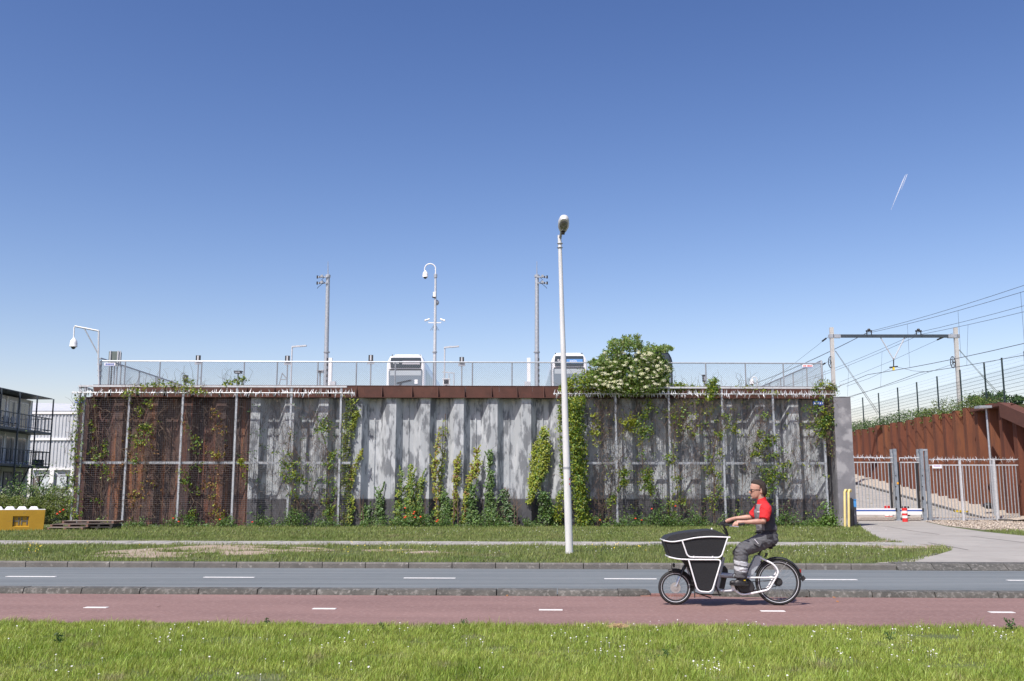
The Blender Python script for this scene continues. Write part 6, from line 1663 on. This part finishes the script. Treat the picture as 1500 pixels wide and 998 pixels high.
a_ = Z(118, 486, -hw); mb = MB(); mb.tube([a_, (a_.x, hw, a_.z)], .013, 8); a_ = Z(156, 602, -hw); mb.tube([a_, (a_.x, hw, a_.z)], .013, 8); mb.build('front_crossbar', WHITEB, bike, smooth=60)
# head tube column, down tube, main tube
mb = MB(); mb.tube([Z(520, 600, 0), Z(470, 840, 0)], .03, 12); mb.build('steering_column', GREYM, bike, smooth=60)
mb = MB(); mb.tube([Z(480, 723, 0), Z(700, 738, 0)], .038, 14, sy=.8); mb.build('main_tube', GREYM, bike, smooth=60)
mb = MB(); mb.prism([(p.x, p.z) for p in zt([(738, 590), (758, 583), (786, 592), (778, 640), (745, 690), (722, 726), (682, 726), (690, 690), (712, 640)], 0)], -.045, .045, .012); mb.build('battery_seat_tube', GREYM, bike, smooth=40)
mb = MB(); mb.tube([Z(765, 585), Z(785, 545), Z(800, 525)], .014, 10); mb.build('seat_post', BLACK, bike, smooth=60)
mb = MB(); mb.ell(Z(838, 518), (.10, .085, .028), 16, 8); mb.ell(Z(795, 514), (.09, .03, .02), 12, 8); mb.ell(Z(848, 535), (.035, .03, .02), 10, 6); mb.build('saddle', BLACK, bike, smooth=True)
mb = MB(); mb.tube([Z(765, 583), Z(768, 573)], .022, 10); mb.build('seat_clamp', BLACK, bike)
for s_ in (-1, 1):
    y = s_ * .075
    mb = MB(); mb.tube(rounded([Vector((p.x, y * (0.4 if i in (0,) else 1), p.z)) for i, p in enumerate(zt([(775, 602), (868, 648), (906, 700), (838, 826), (700, 856), (650, 862), (608, 838), (588, 802)], -.07))], .06, 5), .0145, 10); mb.build('rear_frame_tube', WHITEB, bike, smooth=60)
    mb = MB(); mb.tube([Vector((p.x, y, p.z)) for p in zt([(676, 742), (886, 742)], -.07)], .0125, 10); mb.build('chain_stay', WHITEB, bike, smooth=60)
    if s_ < 0: mb = MB(); mb.tube([Vector((p.x, y * 1.1, p.z)) for p in zt([(961, 632), (835, 800)], -.07)], .0045, 6); mb.build('fender_stay', ALU, bike)
    mb = MB(); mb.tube(rounded([Vector((p.x, s_ * .10, p.z)) for p in zt([(498, 836), (540, 838), (585, 836), (600, 826)], -.1)], .03), .012, 8); mb.build('lower_tube', GREYM, bike, smooth=60)
mb = MB(); mb.prism([(p.x, p.z) for p in zt([(583, 796), (600, 800), (606, 828), (570, 838), (520, 842), (520, 830), (575, 826)], -.1)], -.11, -.095); mb.build('foot_bracket', WHITEB, bike)
mb = MB(); mb.prism([(p.x, p.z) for p in zt([(600, 796), (640, 765), (700, 756), (722, 775), (735, 812), (722, 838), (665, 852), (630, 842)], 0)], -.07, .07, .02); mb.build('motor', BLACK, bike, smooth=40)
crank = Z(660, 795, 0)
mb = MB(); mb.tube([crank + Vector((0, -.085, 0)), crank + Vector((0, .085, 0))], .045, 16); mb.build('chain_ring', BLACK, bike, smooth=40)
pedN, pedF = Z(618, 792, -.15), Z(655, 815, .15)
mb = MB(); mb.beam(crank + Vector((0, -.095, 0)), Vector((pedN.x, -.095, pedN.z)), .012, .024); mb.beam(crank + Vector((0, .095, 0)), Vector((pedF.x, .095, pedF.z)), .012, .024); mb.build('crank', BLACK, bike)
for p_ in (pedN, pedF): mb = MB(); mb.box(p_, (.10, .09, .02)); mb.build('pedal', BLACK, bike)
mb = MB(); mb.tube([Z(720, 770, -.02), Z(890, 760, -.02)], .006, 6); mb.tube([Z(720, 835, -.02), Z(890, 800, -.02)], .006, 6); mb.build('chain_case', BLACK, bike)
# fenders
def fender(c, r, a0, a1, wv, name='fender', n=22, flap=None):
    mb = MB(); vs_ = []; 
    for k in range(n + 1):
        a = a0 + (a1 - a0) * k / n
        for yv, dr in ((-wv, -.012), (-wv * .5, .004), (0, .009), (wv * .5, .004), (wv, -.012), (wv, -.018), (0, .003), (-wv, -.018)):
            vs_.append(c + Vector(((r + dr) * math.cos(a), yv, (r + dr) * math.sin(a))))
    fs = [(i * 8 + j, i * 8 + (j + 1) % 8, (i + 1) * 8 + (j + 1) % 8, (i + 1) * 8 + j) for i in range(n) for j in range(8)]
    mb.add(vs_, fs)
    if flap: mb.beam(flap[0], flap[1], .05, .012, (0, 0, 1)) if False else mb.box((flap[0] + flap[1]) / 2, (.012, .07, (flap[0] - flap[1]).length), mat=(flap[1] - flap[0]).to_track_quat('Z', 'Y').to_matrix())
    return mb.build(name, BLACK, bike, smooth=50)
e1_ = rc + Vector(((rr_ + .02) * math.cos(rad(14)), 0, (rr_ + .02) * math.sin(rad(14))))
fender(rc, rr_ + .022, rad(12), rad(158), .036, 'rear_fender', 26, (e1_ + Vector((0, 0, -.01)), Z(1078, 758)))
fender(fc, rf + .018, rad(-12), rad(112), .034, 'front_fender', 18)
mb = MB(); mb.box(Z(1045, 695) + Vector((.01, 0, 0)), (.02, .05, .05)); mb.build('tail_light', M('tail_light_red', (.25, .01, .01), rough=.3), bike)
mb = MB(); mb.tube([Z(805, 602), Z(820, 575)], .012, 8); mb.box(Z(818, 580), (.03, .05, .04)); mb.tube([Z(795, 640, -.03), Z(780, 628, -.05)], .014, 8); mb.build('rear_lock', BLACK, bike)
# fork
for s_ in (-1, 1):
    mb = MB(); a_, b_ = Z(250, 672), Z(222, 735); mb.tube([Vector((a_.x, s_ * .055, a_.z)), Vector((b_.x, s_ * .055, b_.z))], .017, 10); mb.build('fork_leg', BLACK, bike, smooth=60)
    c_ = Z(192, 806); mb = MB(); mb.tube([Vector((b_.x, s_ * .055, b_.z)), Vector((c_.x, s_ * .055, c_.z))], .014, 10); mb.build('fork_slider', ALU, bike, smooth=60)
mb = MB(); mb.tube([Z(252, 672) + Vector((0, -.06, 0)), Z(252, 672) + Vector((0, .06, 0))], .02, 8); mb.tube([Z(252, 675), Z(270, 630)], .022, 8); mb.build('fork_crown', BLACK, bike)
mb = MB(); mb.prism([(p.x, p.z) for p in zt([(225, 618), (290, 622), (305, 690), (318, 800), (300, 800), (292, 720), (270, 670)], 0)], -.06, .06, .01); mb.build('inner_guard', BLACK, bike)
mb = MB(); mb.tube([Z(178, 655, 0), Z(180, 672, 0)], .014, 8); mb.ell(Z(178, 655, 0), (.02, .022, .024), 10, 7); mb.build('headlight', BLACK, bike, smooth=True)
mb = MB(); mb.tube([Z(330, 848, -.08), Z(440, 886, -.12)], .009, 6); mb.tube([Z(325, 810, -.1), Z(326, 885, -.12)], .009, 6); mb.tube([Z(470, 800, -.13), Z(500, 868, -.13)], .012, 6); mb.tube([Z(350, 858, .1), Z(505, 862, .1)], .009, 6); mb.build('kick_stand', BLACK, bike)
# rear guard seen behind the lower box (far side)
mb = MB(); mb.prism([(p.x, p.z) for p in zt([(512, 668), (530, 662), (548, 685), (552, 720), (538, 760), (525, 822), (492, 820), (505, 760)], .12)], .10, .2, .01); mb.build('leg_guard', BLACK, bike)
# handlebar, turned a little
C0 = Z(540, 385, 0)
mb = MB(); mb.tube([Z(553, 448), Z(530, 400), Z(522, 380)], .016, 10); mb.tube([Z(545, 450), Z(518, 410)], .007, 6); mb.build('stem', BLACK, bike, smooth=60)
nI, nO = Z(585, 377, -.20), Z(668, 369, -.33); fI, fO = Z(508, 366, .20), Z(585, 356, .34); cB = Z(522, 377, 0)
mb = MB(); mb.tube(rounded([nI, Z(540, 378, -.1), cB, Z(505, 372, .1), fI], .05, 4), .012, 10); mb.build('handlebar', BLACK, bike, smooth=60)
for a_, b_ in ((nI, nO), (fI, fO)): mb = MB(); mb.tube([a_, b_], .0165, 12); mb.ell(b_, (.02, .02, .02), 10, 6); mb.build('grip', RUBBER, bike, smooth=60)
mb = MB(); mb.box(Z(512, 362, 0), (.05, .07, .04)); mb.ell(Z(525, 352, .03), (.025, .025, .02), 8, 6); mb.box(Z(545, 372, -.12), (.05, .03, .035)); mb.box(Z(490, 372, .05), (.03, .04, .03)); mb.build('display', BLACK, bike)
mb = MB(); mb.tube([Z(570, 385, -.2), Z(600, 386, -.26), Z(634, 390, -.30)], [.007, .008, .006], 8); mb.build('brake_lever', ALU, bike, smooth=60)
mb = MB(); mb.tube(rounded([Z(500, 372, -.03), Z(505, 400, -.05), Z(530, 425, -.03), Z(552, 450, 0)], .05), .005, 6); mb.tube(rounded([Z(515, 375, -.06), Z(548, 405, -.07), Z(553, 448, 0)], .05), .005, 6); mb.build('brake_cable', BLACK, bike)

# ---------------- rider (local frame of the bike)
def er(c, ax, ay, n=20, tilt=0.0):
    """horizontal-ish elliptical ring; tilt leans in xz"""
    return [c + Vector((ax * math.cos(a) * math.cos(tilt), ay * math.sin(a), ax * math.cos(a) * math.sin(tilt))) for a in [2 * math.pi * k / n for k in range(n)]]
def limb(mb, pts, rs_, n=14, sy=1.0): mb.tube(pts, rs_, n, sy=sy)
body = MB()
# torso
T = lambda a, b, y=0.0: Z(a, b, y)
body.rings([er(T(822, 470), .12, .15), er(T(818, 420), .125, .14), er(T(808, 350), .125, .14), er(T(800, 290), .125, .165), er(T(798, 250), .105, .175), er(T(796, 225), .07, .12)])
body.tube([T(796, 240), T(783, 200), T(768, 165)], [.062, .056, .056], 14)
# head: stacked sections (profile), traced: front x, back x at heights
prof = [(192, 722, 757, .030), (184, 716, 770, .045), (172, 711, 785, .056), (158, 709, 796, .064), (145, 708, 803, .070), (128, 706, 809, .074), (112, 706, 812, .076), (98, 709, 812, .075), (84, 716, 808, .067), (74, 730, 798, .050), (69, 750, 785, .025)]
rgs = []
for zy, xf, xb, hwv in prof:
    a, b = T(xf, zy), T(xb, zy); c_ = (a + b) / 2; ax = (b.x - a.x) / 2
    rg = []
    for k in range(20):
        an = 2 * math.pi * k / 20; cx_ = math.cos(an); sx = math.sin(an)
        rg.append(c_ + Vector((ax * cx_, hwv * (abs(sx) ** .85) * (1 if sx > 0 else -1) * (1 - .18 * max(0, -cx_)), 0)))
    rgs.append(rg)
body.rings(rgs)
body.tube([T(712, 128), T(704, 145), T(700, 151), T(708, 156)], [.008, .011, .0125, .010], 8)       # nose
body.ell(T(714, 166), (.012, .022, .006), 10, 6); body.ell(T(715, 173), (.012, .020, .006), 10, 6)      # lips
body.ell(T(722, 188), (.018, .022, .014), 10, 6)                                                       # chin
for s_ in (-1, 1):
    body.ell(T(776, 146) + Vector((0, s_ * .074, 0)), (.016, .010, .030), 10, 8)                        # ears
    body.ell(T(714, 124) + Vector((0, s_ * .03, 0)), (.010, .022, .006), 8, 6)                          # brow
# arms
shN, elN, wrN = T(822, 255, -.19), T(803, 352, -.27), T(676, 357, -.275)
shF, elF, wrF = T(775, 250, .19), T(712, 322, .27), T(600, 330, .285)
limb(body, [shN, shN.lerp(elN, .5), elN, elN.lerp(wrN, .3), elN.lerp(wrN, .7), wrN], [.055, .048, .043, .044, .034, .028])
limb(body, [shF, shF.lerp(elF, .5), elF, elF.lerp(wrF, .3), elF.lerp(wrF, .7), wrF], [.055, .048, .043, .044, .034, .028])
def hand(gI, gO, wr, sgn):
    g_ = (gO - gI).normalized(); up = Vector((0, 0, 1)); fw = g_.cross(up).normalized()
    if fw.x > 0: fw = -fw           # towards the front
    ctr = gI.lerp(gO, .42)
    if sgn < 0: ctr = gI.lerp(gO, .40)
    # palm on top/back of the grip
    pal = ctr + up * .026 - fw * .012
    kn = ctr + up * .030 + fw * .022
    body.tube([wr, wr.lerp(pal, .5) + up * .004, pal + up * .002], [.029, .030, .036], 12, sy=1.0)
    body.tube([pal - g_ * .030, pal + g_ * .034], [.026, .024], 12)
    for k in range(4):
        off = g_ * (-.034 + k * .0225); L_ = (.92, 1.0, .97, .8)[k] if sgn > 0 else (.92, 1.0, .97, .8)[k]
        c_ = ctr + off; r_ = .028
        pts = [pal + off * .9 + fw * .01]
        for an in (75, 40, 0, -45, -85, -120):
            an2 = 90 - (90 - an) * L_; pts.append(c_ + (fw * math.cos(rad(an2)) + up * math.sin(rad(an2))) * (r_ if an > 60 else .0265))
        body.tube(pts, [.011, .0105, .010, .0095, .009, .0085, .007], 8)
    # thumb leaves the side of the palm (inner side) and closes below
    th = pal - g_ * .030 - fw * .002
    body.tube([th, th - g_ * .022 + fw * .012 - up * .012, ctr - g_ * .046 + fw * .030 - up * .008, ctr - g_ * .040 + fw * .034 - up * .026], [.013, .012, .0105, .009], 8)
hand(nI, nO, wrN, -1); hand(fI, fO, wrF, 1)
# legs (mostly inside the trousers)
hpN, knN, anN = T(832, 470, -.09), T(645, 552, -.13), T(648, 742, -.13)
hpF, knF, anF = T(825, 475, .09), T(622, 560, .13), T(655, 770, .13)
limb(body, [hpN, hpN.lerp(knN, .5), knN, knN.lerp(anN, .35), anN, anN + Vector((0, 0, -.03))], [.085, .075, .055, .055, .036, .036])
limb(body, [hpF, hpF.lerp(knF, .5), knF, knF.lerp(anF, .35), anF, anF + Vector((0, 0, -.03))], [.085, .075, .055, .055, .036, .036])
body.tube([anN + Vector((.02, 0, -.03)), anN + Vector((-.10, 0, -.075))], [.03, .018], 8); body.tube([anF + Vector((.02, 0, -.03)), anF + Vector((-.10, 0, -.075))], [.03, .018], 8)
person = remeshed(body, 'person', SKIN, .0042, None, 4)
person.location = (BX, YBX, 0); person.rotation_euler = (0, 0, AR)
tag(person, 'man in red and grey polo shirt, work trousers and sunglasses riding the cargo bike', 'person')
# shirt
sh = MB()
sh.rings([er(T(818, 415), .150, .168), er(T(820, 405), .152, .170), er(T(812, 370), .146, .165), er(T(806, 330), .148, .170), er(T(800, 290), .146, .185), er(T(799, 262), .128, .195), er(T(797, 240), .105, .180), er(T(793, 222), .075, .12), er(T(786, 210), .064, .072), er(T(784, 203), .062, .068)])
hN = T(800, 338, -.262)
def sleeve(s0, e0, f):
    p = s0.lerp(e0, f); limb(sh, [s0 + Vector((0, (.03 if s0.y < 0 else -.03), .0)), s0.lerp(e0, .18), s0.lerp(e0, .45), p.lerp(s0, .1), p], [.080, .082, .078, .074, .074], 16)
sleeve(shN + Vector((0, .0, -.005)), elN + Vector((.002, 0, 0)), .84); sleeve(shF, elF, .86)
shirt = remeshed(sh, 'shirt', [SHR, SHG, SHD], .008, person, 3)
me = shirt.data
nshD = (elN - shN).normalized(); fshD = (elF - shF).normalized()
def seg_d(p, a, b):
    ab = b - a; t_ = max(0, min(1, (p - a).dot(ab) / ab.dot(ab))); return (p - a - ab * t_).length
refs = {k: T(*v) for k, v in dict(collar=(790, 232), front=(783, 300), under=(800, 352), waist=(800, 372)).items()}
idx = []
for f in me.polygons:
    c_ = f.center; dN = seg_d(c_, shN, elN.lerp(shN, .1)); dF = seg_d(c_, shF, elF.lerp(shF, .1))
    if dN < .098 and c_.y < -.12 or dF < .098 and c_.y > .12: idx.append(0)
    elif c_.z > refs['collar'].z: idx.append(0)
    elif c_.x < refs['front'].x + .012: idx.append(1)
    elif c_.x > T(862, 300).x: idx.append(1 if c_.z < refs['waist'].z else 2)
    else: idx.append(2)
me.polygons.foreach_set('material_index', idx)
wrinkle(shirt, .0075, (7, 7, 13))
# collar
mb = MB(); cN = T(786, 206)
mb.rings([[p + Vector((0, 0, -.018 - .055 * max(0, -(p.x - cN.x) / .08))) for p in er(cN, .080, .084, 20, .15)], er(T(785, 200), .070, .074, 20, .25), er(T(786, 188), .066, .070, 20, .35)], cap=False); mb.build('collar', SHR, person, smooth=True)
mb = MB(); q = T(766, 285, -.168); mb.box(q + Vector((0, -.012, 0)), (.045, .004, .012), mat=Matrix.Rotation(.0, 3, 'Z')); mb.build('chest_logo', SIGNW, person)
mb = MB(); mb.tube([T(748, 240, -.02), T(739, 262, -.02)], [.012, .008], 6); mb.build('collar_opening', SHD, person)
# trousers
tr = MB()
tr.rings([er(T(818, 412), .140, .160), er(T(820, 425), .146, .166), er(T(826, 450), .150, .178), er(T(832, 480), .140, .180), er(T(838, 505), .10, .150)])
def leg(hp, kn, an, fr=1.0):
    limb(tr, [hp + Vector((.0, 0, .0)), hp.lerp(kn, .3), hp.lerp(kn, .65), kn + Vector((.035, 0, .02)), kn + Vector((.005, 0, -.03)), kn.lerp(an, .3), kn.lerp(an, .52), kn.lerp(an, .75), an + Vector((0, 0, .0))], [.125, .118, .104, .098, .098, .098, .100, .093, .092], 18, sy=.86)
leg(hpN, knN + Vector((.005, 0, 0)), anN + Vector((-.01, 0, .0))); leg(hpF, knF + Vector((.01, 0, 0)), anF)
for _ in range(26):      # creases
    kk_, aa_ = (knN, anN) if R.random() < .6 else (hpN, knN)
    f = R.uniform(.1, .95); c_ = kk_.lerp(aa_, f); an = R.uniform(0, 6.28)
    if kk_ is knN: tr.tube([c_ + Vector((.085 * math.cos(an + q * .5), .078 * math.sin(an + q * .5), q * .012)) for q in range(4)], .014, 6)
trous = remeshed(tr, 'trousers', [TRG, TRD, REFL], .008, person, 3)
me = trous.data; idx = []
z1a, z1b, z2a, z2b = T(640, 628, -.13).z, T(640, 656, -.13).z, T(640, 668, -.13).z, T(640, 700, -.13).z
for f in me.polygons:
    c_ = f.center; sl = (c_.x - knN.x) * .22 * -1
    zc_ = c_.z - sl * -.0 + (c_.x - anN.x) * .18
    if c_.x < T(720, 600).x and (z1b < zc_ < z1a or z2b < zc_ < z2a): idx.append(2)
    elif c_.z > T(800, 440).z and c_.x < T(865, 440).x + 1: idx.append(1)
    elif c_.x > T(800, 470).x and c_.z > T(820, 470).z - (c_.x - T(800, 470).x) * .2 and c_.x < T(850, 470).x: idx.append(1)
    elif c_.y > .02 and c_.x < T(625, 560).x and c_.z > T(600, 600).z: idx.append(1)
    else: idx.append(0)
me.polygons.foreach_set('material_index', idx)
wrinkle(trous, .011, (8, 8, 15), 3.0)
mb = MB(); a_, b_ = T(742, 476, -.245), T(768, 508, -.235); mb.tube([a_, b_], .006, 6); mb.build('pocket_stripe', SIGNW, person)
mb = MB(); mb.box(T(765, 500, -.222), (.10, .02, .085), mat=Matrix.Rotation(.5, 3, 'Y')); mb.build('pocket', TRG, person)
mb = MB(); mb.ell(T(765, 428, -.165), (.05, .02, .014), 10, 6); mb.build('belt_pouch', TRD, person)
# shoes
def shoe(an, y, toe, name='shoe'):
    s0 = MB(); h = an
    s0.rings([er(Vector((h.x + .005, y, h.z + .02)), .055, .045), er(Vector((h.x, y, h.z - .02)), .062, .047), er(Vector((h.x - .03, y, h.z - .055)), .095, .048), er(Vector((h.x - .055, y, h.z - .085)), .135, .050), er(Vector((h.x - .055, y, h.z - .105)), .135, .050)])
    s0.ell(Vector((h.x - .135, y, h.z - .08)), (.060, .046, .034), 14, 8)
    o_ = remeshed(s0, 'shoe', BLACK, .007, person, 3)
    m_ = MB(); m_.prism([(h.x - .195, h.z - .102), (h.x + .085, h.z - .106), (h.x + .085, h.z - .124), (h.x - .185, h.z - .122)], y - .048, y + .048, .008); m_.build('sole', RUBBER, o_)
    m_ = MB(); m_.box((h.x + .02, y - .051, h.z - .045), (.03, .004, .014)); m_.build('shoe_tab', YELF, o_)
shoe(T(655, 738, -.13), -.13, 0); shoe(T(668, 772, .13), .13, 0)
# hair
hr = MB(); rgs = []
hp_ = [(160, 786, 806, .066), (148, 780, 811, .072), (138, 774, 814, .078), (126, 766, 817, .081), (112, 752, 817, .082), (100, 734, 817, .083), (90, 716, 815, .079), (80, 709, 809, .070), (70, 714, 798, .056), (61, 732, 784, .034)]
for zy, xf, xb, hwv in hp_:
    a, b = T(xf, zy), T(xb, zy); c_ = (a + b) / 2; ax = (b.x - a.x) / 2
    rgs.append([c_ + Vector((ax * math.cos(2 * math.pi * k / 20), hwv * math.sin(2 * math.pi * k / 20), 0)) for k in range(20)])
hr.rings(rgs)
for _ in range(90):
    a = T(R.uniform(722, 800), 82 + R.uniform(-8, 10), R.uniform(-.05, .05)); hr.tube([a, a + Vector((R.uniform(-.015, .02), R.uniform(-.01, .01), R.uniform(.008, .022)))], [.006, .003], 5)
hr.tube([T(800, 120), T(803, 150), T(798, 178)], [.05, .045, .028], 10)
for s_ in (-1, 1): hr.tube([T(768, 112) + Vector((0, s_ * .070, 0)), T(765, 140) + Vector((0, s_ * .066, 0))], [.012, .006], 6)
remeshed(hr, 'hair', HAIR, .0045, person, 2)
# sunglasses
mb = MB()
for s_ in (-1, 1):
    mb.ell(T(711, 137) + Vector((-.004, s_ * .033, 0)), (.012, .028, .020), 12, 8)
mb.build('sunglasses_lens', DGLASS, person, smooth=True)
mb = MB(); mb.tube([T(706, 130) + Vector((-.004, -.055, 0)), T(705, 130) + Vector((-.006, .055, 0))], .0035, 6)
for s_ in (-1, 1): mb.tube([T(708, 130) + Vector((0, s_ * .060, 0)), T(740, 129) + Vector((0, s_ * .076, 0)), T(774, 134) + Vector((0, s_ * .079, 0))], .0035, 6)
mb.build('sunglasses_frame', BLACK, person)
